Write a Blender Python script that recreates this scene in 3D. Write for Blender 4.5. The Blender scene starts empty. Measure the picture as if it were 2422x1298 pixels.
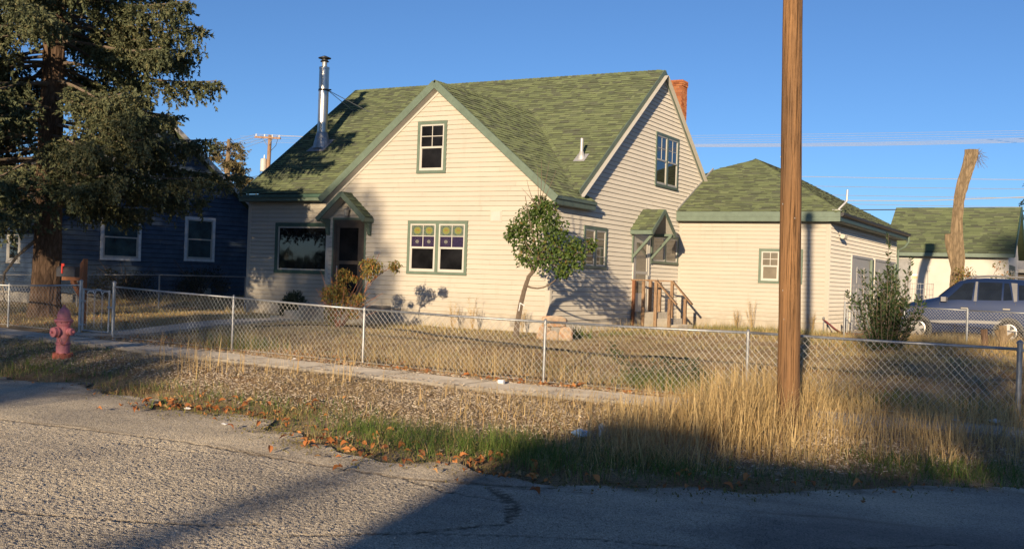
import bpy, math, random
import numpy as np
from mathutils import Vector, Matrix

random.seed(7)
rng = np.random.default_rng(11)
scn = bpy.context.scene
COL = scn.collection

# ------------------------------------------------------------------ camera, sky, sun, exposure
AZ, PITCH, ROLL, FPX = 0.50263, 0.00422, 0.03353, 2581.2
EYE = 1.34
fwd = np.array([-math.sin(AZ) * math.cos(PITCH), math.cos(AZ) * math.cos(PITCH), math.sin(PITCH)])
rgt = np.array([math.cos(AZ), math.sin(AZ), 0.0])
upv = np.cross(rgt, fwd)
cx = math.cos(ROLL) * rgt + math.sin(ROLL) * upv
cy = -math.sin(ROLL) * rgt + math.cos(ROLL) * upv
cam_d = bpy.data.cameras.new('camera')
cam = bpy.data.objects.new('camera', cam_d)
COL.objects.link(cam)
cam.matrix_world = Matrix(((cx[0], cy[0], -fwd[0], 0), (cx[1], cy[1], -fwd[1], 0), (cx[2], cy[2], -fwd[2], EYE), (0, 0, 0, 1)))
cam_d.sensor_width = 36.0
cam_d.lens = 36.0 * FPX / 2422.0
cam_d.clip_start = 0.1
cam_d.clip_end = 3000
scn.camera = cam

SUN_T = 0.227                     # light travels (-0.227, 1) over the ground
SUN_EL = math.radians(10.2)
SUN_AZ = math.atan2(SUN_T, -1.0)  # direction towards the sun, x = sin, y = cos
world = bpy.data.worlds.new('World')
scn.world = world
world.use_nodes = True
wn = world.node_tree
wn.nodes.clear()
sky = wn.nodes.new('ShaderNodeTexSky')
sky.sky_type = 'NISHITA'
sky.sun_disc = False
sky.sun_elevation = SUN_EL
sky.sun_rotation = SUN_AZ
sky.altitude = 1500
sky.air_density = 0.8
sky.dust_density = 1.0
sky.ozone_density = 4.0
bgn = wn.nodes.new('ShaderNodeBackground')
bgn.inputs['Strength'].default_value = 0.061
wo = wn.nodes.new('ShaderNodeOutputWorld')
tint = wn.nodes.new('ShaderNodeMix')
tint.data_type = 'RGBA'
tint.blend_type = 'MULTIPLY'
tint.inputs[0].default_value = 1.0
tint.inputs[7].default_value = (0.97, 0.97, 1.0, 1)
wn.links.new(sky.outputs[0], tint.inputs[6])
wn.links.new(tint.outputs[2], bgn.inputs[0])
wn.links.new(bgn.outputs[0], wo.inputs[0])

sun_d = bpy.data.lights.new('sun', 'SUN')
sun_d.energy = 3.0
sun_d.angle = math.radians(0.55)
sun_d.color = (1.0, 0.78, 0.52)
sun = bpy.data.objects.new('sun', sun_d)
COL.objects.link(sun)
h = math.hypot(SUN_T, 1.0)
light_dir = Vector((-SUN_T / h * math.cos(SUN_EL), 1.0 / h * math.cos(SUN_EL), -math.sin(SUN_EL)))
sun.rotation_euler = light_dir.to_track_quat('-Z', 'Y').to_euler()
sun.location = (10, -40, 20)

scn.view_settings.view_transform = 'Standard'
scn.view_settings.look = 'None'
scn.view_settings.gamma = 1.0
scn.view_settings.use_curve_mapping = False
scn.view_settings.exposure = 1.2

# ------------------------------------------------------------------ materials
def new_mat(name):
    m = bpy.data.materials.new(name)
    m.use_nodes = True
    nt = m.node_tree
    nt.nodes.clear()
    out = nt.nodes.new('ShaderNodeOutputMaterial')
    b = nt.nodes.new('ShaderNodeBsdfPrincipled')
    nt.links.new(b.outputs[0], out.inputs[0])
    return m, nt, b


def N(nt, kind, **kw):
    n = nt.nodes.new('ShaderNode' + kind)
    for k, v in kw.items():
        if k in n.inputs.keys():
            n.inputs[k].default_value = v
        else:
            setattr(n, k, v)
    return n


def ramp(nt, src, stops, interp='LINEAR'):
    r = nt.nodes.new('ShaderNodeValToRGB')
    r.color_ramp.interpolation = interp
    el = r.color_ramp.elements
    while len(el) < len(stops):
        el.new(0.5)
    for e, (p, c) in zip(el, stops):
        e.position = p
        e.color = (c[0], c[1], c[2], 1)
    nt.links.new(src, r.inputs[0])
    return r


def coord(nt, scale=(1, 1, 1), kind='Object'):
    tc = nt.nodes.new('ShaderNodeTexCoord')
    mp = nt.nodes.new('ShaderNodeMapping')
    mp.inputs['Scale'].default_value = scale
    nt.links.new(tc.outputs[kind], mp.inputs[0])
    return mp.outputs[0]


def world_pos(nt, scale=(1, 1, 1)):
    g = nt.nodes.new('ShaderNodeNewGeometry')
    mp = nt.nodes.new('ShaderNodeMapping')
    mp.inputs['Scale'].default_value = scale
    nt.links.new(g.outputs['Position'], mp.inputs[0])
    return mp.outputs[0]


def noise(nt, vec, scale, detail=4, rough=0.6, dist=0.0):
    n = nt.nodes.new('ShaderNodeTexNoise')
    n.inputs['Scale'].default_value = scale
    n.inputs['Detail'].default_value = detail
    n.inputs['Roughness'].default_value = rough
    n.inputs['Distortion'].default_value = dist
    nt.links.new(vec, n.inputs['Vector'])
    return n.outputs[0]


def mix(nt, fac, a, b, mode='MIX'):
    m = nt.nodes.new('ShaderNodeMix')
    m.data_type = 'RGBA'
    m.blend_type = mode
    for sock, v in ((m.inputs[0], fac), (m.inputs[6], a), (m.inputs[7], b)):
        if isinstance(v, (int, float)):
            sock.default_value = v
        elif isinstance(v, tuple):
            sock.default_value = (v[0], v[1], v[2], 1)
        else:
            nt.links.new(v, sock)
    return m.outputs[2]


def bump(nt, b, hgt, strength, dist=0.01):
    n = nt.nodes.new('ShaderNodeBump')
    n.inputs['Strength'].default_value = strength
    n.inputs['Distance'].default_value = dist
    nt.links.new(hgt, n.inputs['Height'])
    nt.links.new(n.outputs[0], b.inputs['Normal'])


def mat_plain(name, c, rough=0.6, metal=0.0, var=0.18, scale=6.0, bmp=0.0, bscale=60.0, spec=0.5, dirt=None, dscale=1.3):
    m, nt, b = new_mat(name)
    p = world_pos(nt)
    n1 = noise(nt, p, scale, 5, 0.65)
    lo = tuple(x * (1 - var) for x in c)
    hi = tuple(min(1, x * (1 + var)) for x in c)
    r = ramp(nt, n1, [(0.3, lo), (0.7, hi)])
    col = r.outputs[0]
    if dirt:
        n2 = noise(nt, p, dscale, 6, 0.7, 0.4)
        f = ramp(nt, n2, [(0.5, (0, 0, 0)), (0.72, (1, 1, 1))])
        col = mix(nt, f.outputs[0], col, dirt)
    nt.links.new(col, b.inputs['Base Color'])
    b.inputs['Roughness'].default_value = rough
    if rough >= 0.75:
        b.inputs['Diffuse Roughness'].default_value = 1.0
    b.inputs['Metallic'].default_value = metal
    b.inputs['Specular IOR Level'].default_value = spec
    if bmp > 0:
        bump(nt, b, noise(nt, p, bscale, 4, 0.6), bmp)
    return m


def island_value(nt):
    g = nt.nodes.new('ShaderNodeNewGeometry')
    o = nt.nodes.new('ShaderNodeObjectInfo')
    a = nt.nodes.new('ShaderNodeMath')
    a.operation = 'ADD'
    nt.links.new(g.outputs['Random Per Island'], a.inputs[0])
    nt.links.new(o.outputs['Random'], a.inputs[1])
    f = nt.nodes.new('ShaderNodeMath')
    f.operation = 'FRACT'
    nt.links.new(a.outputs[0], f.inputs[0])
    return f.outputs[0]


def mat_island(name, stops, rough=0.8, clump=None, spec=0.3, trans=0.0, bmp=0.0, interp='LINEAR', grain=0.0, gscale=300.0):
    """colour differs from piece to piece; clump = (scale, dark factor colour) adds patches"""
    m, nt, b = new_mat(name)
    r = ramp(nt, island_value(nt), stops, interp)
    col = r.outputs[0]
    p = world_pos(nt)
    if clump:
        n2 = noise(nt, p, clump[0], 4, 0.6)
        f = ramp(nt, n2, [(0.38, (0, 0, 0)), (0.66, (1, 1, 1))])
        col = mix(nt, f.outputs[0], col, mix(nt, 1.0, col, clump[1], 'MULTIPLY'))
    if grain:
        n3 = noise(nt, p, gscale, 2, 0.8)
        f3 = ramp(nt, n3, [(0.35, (1 - grain,) * 3), (0.65, (1 + grain,) * 3)])
        col = mix(nt, 1.0, col, f3.outputs[0], 'MULTIPLY')
    nt.links.new(col, b.inputs['Base Color'])
    b.inputs['Roughness'].default_value = rough
    if rough >= 0.85:
        b.inputs['Diffuse Roughness'].default_value = 1.0
    b.inputs['Specular IOR Level'].default_value = spec
    if bmp:
        bump(nt, b, noise(nt, p, 220, 3, 0.7), bmp)
    if trans:
        out = [n for n in nt.nodes if n.type == 'OUTPUT_MATERIAL'][0]
        t = nt.nodes.new('ShaderNodeBsdfTranslucent')
        nt.links.new(col, t.inputs[0])
        ms = nt.nodes.new('ShaderNodeMixShader')
        ms.inputs[0].default_value = trans
        nt.links.new(b.outputs[0], ms.inputs[1])
        nt.links.new(t.outputs[0], ms.inputs[2])
        nt.links.new(ms.outputs[0], out.inputs[0])
    return m


def mat_wood(name, a, bcol, axis_scale=(18, 18, 1.2), rough=0.75, bmp=0.4, dark=(0.05, 0.025, 0.01), crack=0.6):
    m, nt, b = new_mat(name)
    p = world_pos(nt, axis_scale)
    n1 = noise(nt, p, 1.0, 6, 0.7, 0.3)
    n2 = noise(nt, world_pos(nt, (axis_scale[0] * 3.2, axis_scale[1] * 3.2, axis_scale[2] * 1.4)), 1.0, 5, 0.7)
    big = noise(nt, world_pos(nt, (2.2, 2.2, 0.5)), 1.0, 3, 0.5)
    r = ramp(nt, n1, [(0.32, a), (0.68, bcol)])
    col = mix(nt, 0.5, r.outputs[0], ramp(nt, big, [(0.35, a), (0.65, bcol)]).outputs[0])
    f = ramp(nt, n2, [(0.40, (1, 1, 1)), (0.50, (0, 0, 0))])
    ff = nt.nodes.new('ShaderNodeMath')
    ff.operation = 'MULTIPLY'
    ff.inputs[1].default_value = crack
    nt.links.new(f.outputs[0], ff.inputs[0])
    col = mix(nt, ff.outputs[0], col, dark)
    nt.links.new(col, b.inputs['Base Color'])
    b.inputs['Roughness'].default_value = rough
    b.inputs['Specular IOR Level'].default_value = 0.25
    bump(nt, b, n2, bmp, 0.02)
    return m


def mat_bark(name, a, bcol, sc=9.0):
    m, nt, b = new_mat(name)
    p = world_pos(nt, (sc, sc, sc * 0.28))
    v = nt.nodes.new('ShaderNodeTexVoronoi')
    v.feature = 'DISTANCE_TO_EDGE'
    v.inputs['Scale'].default_value = 1.6
    nz = noise(nt, p, 1.0, 5, 0.7)
    vm = nt.nodes.new('ShaderNodeVectorMath')
    vm.operation = 'ADD'
    nt.links.new(p, vm.inputs[0])
    nt.links.new(nz, vm.inputs[1])
    nt.links.new(vm.outputs[0], v.inputs['Vector'])
    r = ramp(nt, v.outputs['Distance'], [(0.0, tuple(x * 0.35 for x in a)), (0.12, a), (0.5, bcol)])
    col = mix(nt, 0.45, r.outputs[0], ramp(nt, nz, [(0.3, a), (0.7, bcol)]).outputs[0])
    nt.links.new(col, b.inputs['Base Color'])
    b.inputs['Roughness'].default_value = 0.95
    b.inputs['Diffuse Roughness'].default_value = 1.0
    b.inputs['Specular IOR Level'].default_value = 0.1
    bump(nt, b, v.outputs['Distance'], 0.9, 0.05)
    return m


def mat_asphalt():
    m, nt, b = new_mat('asphalt')
    p = world_pos(nt)
    v = nt.nodes.new('ShaderNodeTexVoronoi')
    v.inputs['Scale'].default_value = 105.0
    v.inputs['Randomness'].default_value = 1.0
    nt.links.new(p, v.inputs['Vector'])
    sp = nt.nodes.new('ShaderNodeSeparateColor')
    nt.links.new(v.outputs['Color'], sp.inputs[0])
    chips = ramp(nt, sp.outputs[0], [(0.0, (0.29, 0.255, 0.20)), (0.35, (0.47, 0.42, 0.335)), (0.75, (0.54, 0.485, 0.39)), (1.0, (0.64, 0.58, 0.475))])
    big = noise(nt, p, 0.55, 5, 0.6, 0.5)
    worn = ramp(nt, big, [(0.35, (0.78, 0.78, 0.8)), (0.65, (1.12, 1.1, 1.05))])
    col = mix(nt, 1.0, chips.outputs[0], worn.outputs[0], 'MULTIPLY')
    # smoother dark patch of newer tar further along the street
    sx = nt.nodes.new('ShaderNodeSeparateXYZ')
    nt.links.new(p, sx.inputs[0])
    wob = noise(nt, p, 1.1, 4, 0.6)
    ad = nt.nodes.new('ShaderNodeMath')
    ad.operation = 'MULTIPLY_ADD'
    nt.links.new(wob, ad.inputs[0])
    ad.inputs[1].default_value = 1.6
    nt.links.new(sx.outputs[0], ad.inputs[2])
    pf = ramp(nt, ad.outputs[0], [(0.0, (0, 0, 0)), (1.0, (1, 1, 1))])
    mr = nt.nodes.new('ShaderNodeMapRange')
    mr.inputs['From Min'].default_value = -1.9
    mr.inputs['From Max'].default_value = -1.3
    nt.links.new(ad.outputs[0], mr.inputs['Value'])
    my = nt.nodes.new('ShaderNodeMapRange')
    my.inputs['From Min'].default_value = 9.6
    my.inputs['From Max'].default_value = 9.0
    nt.links.new(sx.outputs[1], my.inputs['Value'])
    mm = nt.nodes.new('ShaderNodeMath')
    mm.operation = 'MULTIPLY'
    nt.links.new(mr.outputs[0], mm.inputs[0])
    nt.links.new(my.outputs[0], mm.inputs[1])
    col = mix(nt, mm.outputs[0], col, mix(nt, 1.0, col, (0.55, 0.56, 0.60), 'MULTIPLY'))
    da = nt.nodes.new('ShaderNodeAttribute')
    da.attribute_name = 'dirt'
    dn = noise(nt, p, 9.0, 5, 0.7)
    dmul = nt.nodes.new('ShaderNodeMath')
    dmul.operation = 'MULTIPLY'
    dmul.use_clamp = True
    nt.links.new(da.outputs['Fac'], dmul.inputs[0])
    dsc = ramp(nt, dn, [(0.35, (0.4, 0.4, 0.4)), (0.6, (1, 1, 1))])
    nt.links.new(dsc.outputs[0], dmul.inputs[1])
    col = mix(nt, dmul.outputs[0], col, (0.115, 0.088, 0.058))
    tyre = noise(nt, world_pos(nt, (0.18, 1.5, 1.0)), 1.0, 3, 0.5)
    tf = ramp(nt, tyre, [(0.42, (0.86, 0.86, 0.87)), (0.58, (1.06, 1.05, 1.04))])
    col = mix(nt, 1.0, col, tf.outputs[0], 'MULTIPLY')
    nt.links.new(col, b.inputs['Base Color'])
    b.inputs['Roughness'].default_value = 0.85
    b.inputs['Diffuse Roughness'].default_value = 1.0
    b.inputs['Specular IOR Level'].default_value = 0.25
    hsum = nt.nodes.new('ShaderNodeMath')
    hsum.operation = 'SUBTRACT'
    nt.links.new(sp.outputs[1], hsum.inputs[0])
    dd = nt.nodes.new('ShaderNodeMath')
    dd.operation = 'MULTIPLY'
    dd.inputs[1].default_value = 1.2
    nt.links.new(v.outputs['Distance'], dd.inputs[0])
    nt.links.new(dd.outputs[0], hsum.inputs[1])
    bump(nt, b, hsum.outputs[0], 0.8, 0.006)
    return m


def mat_ground():
    m, nt, b = new_mat('dry_ground')
    p = world_pos(nt)
    n1 = noise(nt, p, 0.9, 6, 0.65, 0.3)
    n2 = noise(nt, p, 26.0, 6, 0.75, 0.5)
    n3 = noise(nt, p, 2.7, 4, 0.6)
    base = ramp(nt, n2, [(0.28, (0.15, 0.108, 0.068)), (0.48, (0.42, 0.32, 0.20)), (0.72, (0.62, 0.50, 0.32))])
    alt = ramp(nt, n2, [(0.3, (0.15, 0.095, 0.052)), (0.7, (0.44, 0.29, 0.16))])
    f1 = ramp(nt, n1, [(0.42, (0, 0, 0)), (0.6, (1, 1, 1))])
    col = mix(nt, f1.outputs[0], base.outputs[0], alt.outputs[0])
    gr = ramp(nt, n3, [(0.60, (0, 0, 0)), (0.72, (1, 1, 1))])
    col = mix(nt, gr.outputs[0], col, ramp(nt, n2, [(0.3, (0.05, 0.06, 0.02)), (0.7, (0.17, 0.19, 0.07))]).outputs[0])
    nt.links.new(col, b.inputs['Base Color'])
    b.inputs['Roughness'].default_value = 0.95
    b.inputs['Diffuse Roughness'].default_value = 1.0
    b.inputs['Specular IOR Level'].default_value = 0.1
    bump(nt, b, n2, 1.0, 0.06)
    return m


def mat_pane(name, c=(0.012, 0.014, 0.016), ior=1.75, rough=0.03, var=0.6):
    m, nt, b = new_mat(name)
    p = world_pos(nt)
    n1 = noise(nt, p, 1.9, 3, 0.6)
    r = ramp(nt, n1, [(0.3, tuple(x * (1 - var) for x in c)), (0.7, tuple(x * (1 + var) for x in c))])
    nt.links.new(r.outputs[0], b.inputs['Base Color'])
    b.inputs['Roughness'].default_value = rough
    b.inputs['IOR'].default_value = ior
    bump(nt, b, noise(nt, p, 1.4, 2, 0.5), 0.03, 0.05)
    return m


def mat_paint(name, c):
    m, nt, b = new_mat(name)
    p = world_pos(nt)
    n1 = noise(nt, p, 3.0, 5, 0.65)
    dustf = ramp(nt, n1, [(0.4, (0, 0, 0)), (0.75, (1, 1, 1))])
    col = mix(nt, dustf.outputs[0], c, tuple(x * 0.9 + 0.007 for x in c))
    nt.links.new(col, b.inputs['Base Color'])
    b.inputs['Metallic'].default_value = 0.1
    b.inputs['Roughness'].default_value = 0.45
    b.inputs['Specular IOR Level'].default_value = 0.25
    b.inputs['Coat Weight'].default_value = 0.35
    b.inputs['Coat Roughness'].default_value = 0.08
    return m


def mat_siding(name, c, grime):
    m, nt, b = new_mat(name)
    p = world_pos(nt)
    n1 = noise(nt, world_pos(nt, (0.7, 0.7, 2.0)), 1.0, 5, 0.65, 0.3)
    r = ramp(nt, n1, [(0.3, tuple(x * 0.93 for x in c)), (0.7, c)])
    isl = nt.nodes.new('ShaderNodeObjectInfo')
    rr = ramp(nt, isl.outputs['Random'], [(0, (0.965, 0.965, 0.965)), (1, (1.02, 1.02, 1.02))])
    col = mix(nt, 1.0, r.outputs[0], rr.outputs[0], 'MULTIPLY')
    streak = noise(nt, world_pos(nt, (5, 5, 0.5)), 1.0, 5, 0.7)
    f = ramp(nt, streak, [(0.58, (0, 0, 0)), (0.8, (0.55, 0.55, 0.55))])
    col = mix(nt, f.outputs[0], col, grime)
    sz = nt.nodes.new('ShaderNodeSeparateXYZ')
    nt.links.new(p, sz.inputs[0])
    mrz = nt.nodes.new('ShaderNodeMapRange')
    mrz.inputs['From Min'].default_value = 0.95
    mrz.inputs['From Max'].default_value = 0.35
    mrz.inputs['To Max'].default_value = 0.8
    nt.links.new(sz.outputs[2], mrz.inputs['Value'])
    spl = noise(nt, world_pos(nt, (2.5, 2.5, 5)), 1.0, 6, 0.75)
    sr = ramp(nt, spl, [(0.38, (0, 0, 0)), (0.68, (1, 1, 1))])
    sm_ = nt.nodes.new('ShaderNodeMath')
    sm_.operation = 'MULTIPLY'
    nt.links.new(mrz.outputs[0], sm_.inputs[0])
    nt.links.new(sr.outputs[0], sm_.inputs[1])
    col = mix(nt, sm_.outputs[0], col, grime)
    nt.links.new(col, b.inputs['Base Color'])
    b.inputs['Roughness'].default_value = 0.55
    b.inputs['Diffuse Roughness'].default_value = 1.0
    b.inputs['Specular IOR Level'].default_value = 0.3
    bump(nt, b, noise(nt, world_pos(nt, (1.0, 1.0, 0.6)), 2.0, 3, 0.5), 0.25, 0.02)
    return m


M = {}
M['siding'] = mat_siding('cream_vinyl_siding', (0.56, 0.523, 0.452), (0.42, 0.38, 0.31))
M['lap_joint'] = mat_plain('lap_shadow_line', (0.38, 0.33, 0.26), 0.8, var=0.25, scale=3)  # darker lip colour stands in for the shadow line under each board
M['blue_siding'] = mat_plain('dark_blue_siding', (0.062, 0.095, 0.145), 0.7, var=0.25, scale=3, bmp=0.2)
M['stucco'] = mat_plain('white_stucco', (0.64, 0.61, 0.555), 0.9, var=0.06, scale=2, bmp=0.5, bscale=40)
M['concrete'] = mat_plain('concrete', (0.36, 0.33, 0.28), 0.9, var=0.22, scale=3, bmp=0.5, bscale=50, dirt=(0.2, 0.17, 0.13))
M['slab'] = mat_plain('sidewalk_concrete', (0.34, 0.31, 0.265), 0.9, var=0.2, scale=2.2, bmp=0.6, bscale=45, dirt=(0.25, 0.21, 0.16), dscale=2.0)
M['foundation'] = mat_plain('painted_foundation', (0.48, 0.44, 0.37), 0.9, var=0.15, scale=4, bmp=0.5, bscale=18, dirt=(0.4, 0.34, 0.26))
M['green'] = mat_plain('sage_green_paint', (0.125, 0.172, 0.130), 0.55, var=0.14, scale=5, bmp=0.15)
M['dark_green'] = mat_plain('dark_green_paint', (0.05, 0.10, 0.075), 0.5, var=0.15)
M['white'] = mat_plain('white_vinyl', (0.53, 0.51, 0.46), 0.45, var=0.05)
M['brown'] = mat_plain('dark_brown_paint', (0.075, 0.058, 0.045), 0.5, var=0.2)
M['roof_felt'] = mat_plain('roof_felt', (0.045, 0.06, 0.03), 0.95, var=0.2, bmp=0.3)
SH = [(0.0, (0.074, 0.087, 0.058)), (0.22, (0.100, 0.121, 0.068)), (0.45, (0.140, 0.170, 0.086)), (0.70, (0.120, 0.143, 0.080)), (0.86, (0.082, 0.091, 0.068)), (1.0, (0.160, 0.188, 0.100))]
M['shingle'] = mat_island('green_asphalt_shingle', SH, 0.95, clump=(0.8, (0.92, 0.93, 0.93)), spec=0.12, bmp=0.35, grain=0.12, gscale=160.0)
M['shingle_edge'] = mat_plain('dark_asphalt_shingle_edge', (0.034, 0.038, 0.026), 0.95, var=0.3)  # butt edges show dark asphalt
M['grey_shingle'] = mat_island('dark_grey_shingle', [(0, (0.028, 0.029, 0.033)), (0.5, (0.045, 0.046, 0.05)), (1, (0.065, 0.065, 0.07))], 0.95, spec=0.12, bmp=0.35, grain=0.2)
M['brick'] = mat_island('orange_brick', [(0, (0.26, 0.085, 0.035)), (0.5, (0.38, 0.13, 0.05)), (1, (0.44, 0.19, 0.08))], 0.9, grain=0.2)
M['mortar'] = mat_plain('mortar', (0.30, 0.22, 0.16), 0.95)
M['pane'] = mat_pane('dark_window_glass')
M['pane_screen'] = mat_pane('screened_window_glass', (0.010, 0.010, 0.011), 1.22, 0.25)
M['pane_blue'] = mat_pane('blue_green_glass', (0.03, 0.06, 0.07))
M['pane_beige'] = mat_pane('beige_window_glass', (0.20, 0.175, 0.135), 1.6, 0.06, 0.25)
M['steel'] = mat_plain('galvanised_steel', (0.36, 0.375, 0.385), 0.45, 0.6, var=0.2, scale=9, bmp=0.1, dirt=(0.24, 0.225, 0.205))
M['bright_steel'] = mat_plain('polished_stovepipe_steel', (0.50, 0.49, 0.47), 0.34, 0.9, var=0.08, scale=3, bmp=0.05, bscale=8)
M['wire'] = mat_plain('galvanised_wire', (0.52, 0.515, 0.49), 0.5, 0.1, var=0.2, scale=2.0, dirt=(0.30, 0.24, 0.18))
M['black_wire'] = mat_plain('dark_cable', (0.05, 0.05, 0.055), 0.7)
M['pale_wire'] = mat_plain('bare_aluminium_wire', (0.5, 0.5, 0.5), 0.5, 0.3, var=0.05)
M['black'] = mat_plain('black_metal', (0.025, 0.026, 0.028), 0.5, var=0.2)
M['grey_paint'] = mat_plain('grey_paint', (0.28, 0.28, 0.28), 0.6)
M['pole_wood'] = mat_wood('weathered_pole_wood', (0.145, 0.088, 0.05), (0.39, 0.205, 0.085), (22, 22, 0.55), bmp=1.0, crack=0.85)
M['rail_wood'] = mat_wood('stained_rail_wood', (0.22, 0.135, 0.08), (0.38, 0.255, 0.155), (14, 14, 4), bmp=0.3)
M['red_wood'] = mat_wood('red_brown_post_wood', (0.20, 0.085, 0.045), (0.31, 0.145, 0.075), (14, 14, 2), bmp=0.3, crack=0.3)
M['far_pole'] = mat_wood('pole_wood_far', (0.30, 0.19, 0.12), (0.42, 0.27, 0.17), (6, 6, 0.5))
M['bark'] = mat_bark('spruce_bark', (0.13, 0.085, 0.058), (0.25, 0.17, 0.12), 7)
M['pale_bark'] = mat_bark('cottonwood_bark', (0.20, 0.15, 0.095), (0.40, 0.30, 0.19), 6)
M['twig'] = mat_plain('twig_bark', (0.15, 0.115, 0.085), 0.9, var=0.3, scale=20)
M['dead_twig'] = mat_plain('dead_twig_bark', (0.27, 0.225, 0.18), 0.9, var=0.3, scale=20)
M['red_twig'] = mat_plain('red_twig_bark', (0.26, 0.12, 0.075), 0.85, var=0.3, scale=20)
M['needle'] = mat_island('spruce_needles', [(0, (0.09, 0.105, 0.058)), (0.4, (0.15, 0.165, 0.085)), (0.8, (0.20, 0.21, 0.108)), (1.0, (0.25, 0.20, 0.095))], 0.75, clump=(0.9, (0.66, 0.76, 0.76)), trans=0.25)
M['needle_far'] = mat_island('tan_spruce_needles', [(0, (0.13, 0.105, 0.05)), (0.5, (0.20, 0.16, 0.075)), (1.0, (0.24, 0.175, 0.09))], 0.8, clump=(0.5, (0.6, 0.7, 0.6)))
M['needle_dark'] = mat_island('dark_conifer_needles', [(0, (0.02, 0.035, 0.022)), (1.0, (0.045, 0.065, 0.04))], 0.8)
M['leaf_green'] = mat_island('green_leaves', [(0, (0.045, 0.085, 0.018)), (0.6, (0.085, 0.14, 0.028)), (0.92, (0.13, 0.17, 0.035)), (1.0, (0.22, 0.14, 0.05))], 0.55, trans=0.25)
M['leaf_deep'] = mat_island('deep_green_leaves', [(0, (0.025, 0.05, 0.018)), (0.6, (0.05, 0.085, 0.03)), (1.0, (0.10, 0.12, 0.045))], 0.45, trans=0.2)
M['leaf_mixed'] = mat_island('turning_leaves', [(0, (0.10, 0.12, 0.03)), (0.45, (0.20, 0.18, 0.045)), (0.7, (0.32, 0.20, 0.05)), (0.9, (0.34, 0.11, 0.035)), (1.0, (0.12, 0.14, 0.03))], 0.6, trans=0.25)
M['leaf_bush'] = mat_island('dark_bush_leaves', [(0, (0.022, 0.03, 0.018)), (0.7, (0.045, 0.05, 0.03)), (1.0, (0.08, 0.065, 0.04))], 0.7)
M['dry_grass'] = mat_island('dry_grass', [(0, (0.34, 0.235, 0.10)), (0.4, (0.56, 0.40, 0.18)), (0.8, (0.70, 0.53, 0.26)), (1.0, (0.42, 0.26, 0.12))], 0.8, trans=0.25)
M['lawn_grass'] = mat_island('half_dry_lawn_grass', [(0, (0.42, 0.31, 0.13)), (0.5, (0.66, 0.50, 0.24)), (0.85, (0.50, 0.42, 0.18)), (1.0, (0.22, 0.25, 0.08))], 0.8, trans=0.25)
M['green_grass'] = mat_island('green_grass', [(0, (0.07, 0.12, 0.025)), (0.5, (0.125, 0.20, 0.04)), (0.85, (0.20, 0.25, 0.065)), (1.0, (0.34, 0.27, 0.11))], 0.65, trans=0.3)
M['chips'] = mat_island('wood_chips', [(0, (0.20, 0.155, 0.12)), (0.5, (0.37, 0.305, 0.235)), (0.85, (0.50, 0.425, 0.33)), (1.0, (0.64, 0.57, 0.47))], 0.9)
M['dead_leaf'] = mat_island('fallen_leaves', [(0, (0.16, 0.075, 0.03)), (0.4, (0.34, 0.155, 0.06)), (0.75, (0.52, 0.20, 0.06)), (1.0, (0.42, 0.30, 0.14))], 0.75, trans=0.15)
M['orange_leaf'] = mat_island('orange_leaves', [(0, (0.28, 0.11, 0.045)), (0.5, (0.46, 0.17, 0.055)), (0.85, (0.54, 0.24, 0.08)), (1.0, (0.50, 0.34, 0.15))], 0.7, trans=0.15)
M['moss'] = mat_island('low_ground_weed', [(0, (0.11, 0.095, 0.03)), (0.6, (0.19, 0.165, 0.05)), (0.85, (0.27, 0.20, 0.08)), (1.0, (0.14, 0.17, 0.045))], 0.85)
M['hydrant'] = mat_plain('faded_red_hydrant_paint', (0.52, 0.175, 0.195), 0.6, var=0.18, scale=14, bmp=0.25, bscale=60, dirt=(0.30, 0.15, 0.14), dscale=5)
M['hydrant_rust'] = mat_plain('rusty_red_hydrant_base', (0.40, 0.12, 0.075), 0.75, var=0.3, scale=14, bmp=0.4)
M['mailbox'] = mat_plain('dark_mailbox_metal', (0.045, 0.045, 0.052), 0.5, var=0.2)
M['red'] = mat_plain('red_plastic', (0.55, 0.05, 0.035), 0.45, var=0.1)
M['hose'] = mat_plain('maroon_hose_rubber', (0.16, 0.025, 0.03), 0.5)
M['rock'] = mat_plain('tan_boulder', (0.40, 0.31, 0.22), 0.9, var=0.4, scale=7, bmp=0.8, bscale=18, dirt=(0.38, 0.16, 0.06), dscale=5)
M['car'] = mat_paint('steel_blue_car_paint', (0.014, 0.031, 0.092))
M['car_glass'] = mat_pane('car_window_glass', (0.014, 0.018, 0.024), 1.6, 0.02, 0.3)
M['car_trim'] = mat_plain('pale_grey_car_trim', (0.20, 0.20, 0.205), 0.4, var=0.1)
M['rubber'] = mat_plain('tyre_rubber', (0.024, 0.023, 0.022), 0.85, var=0.3, dirt=(0.12, 0.10, 0.08))
M['alloy'] = mat_plain('alloy_wheel', (0.30, 0.29, 0.28), 0.35, 0.7, var=0.1)
M['amber'] = mat_plain('amber_lens', (0.75, 0.16, 0.02), 0.3)
M['lamp_glass'] = mat_plain('frosted_lamp_glass', (0.50, 0.47, 0.40), 0.25)
M['paper'] = mat_plain('white_litter', (0.72, 0.72, 0.72), 0.6, var=0.12)
M['blue_litter'] = mat_plain('pale_blue_litter', (0.35, 0.52, 0.70), 0.5, var=0.3, scale=12)
M['edging'] = mat_plain('black_garden_edging', (0.03, 0.026, 0.022), 0.8, var=0.3)
M['porcelain'] = mat_plain('white_insulator', (0.75, 0.75, 0.74), 0.3)
M['yellow_paint'] = mat_plain('pale_yellow_paint', (0.62, 0.47, 0.22), 0.6)
M['dark_wall'] = mat_plain('dark_brown_wall', (0.10, 0.085, 0.07), 0.85, var=0.2)
M['glass_green'] = mat_plain('stained_glass_teal', (0.09, 0.13, 0.09), 0.2, var=0.5, scale=60)
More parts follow.
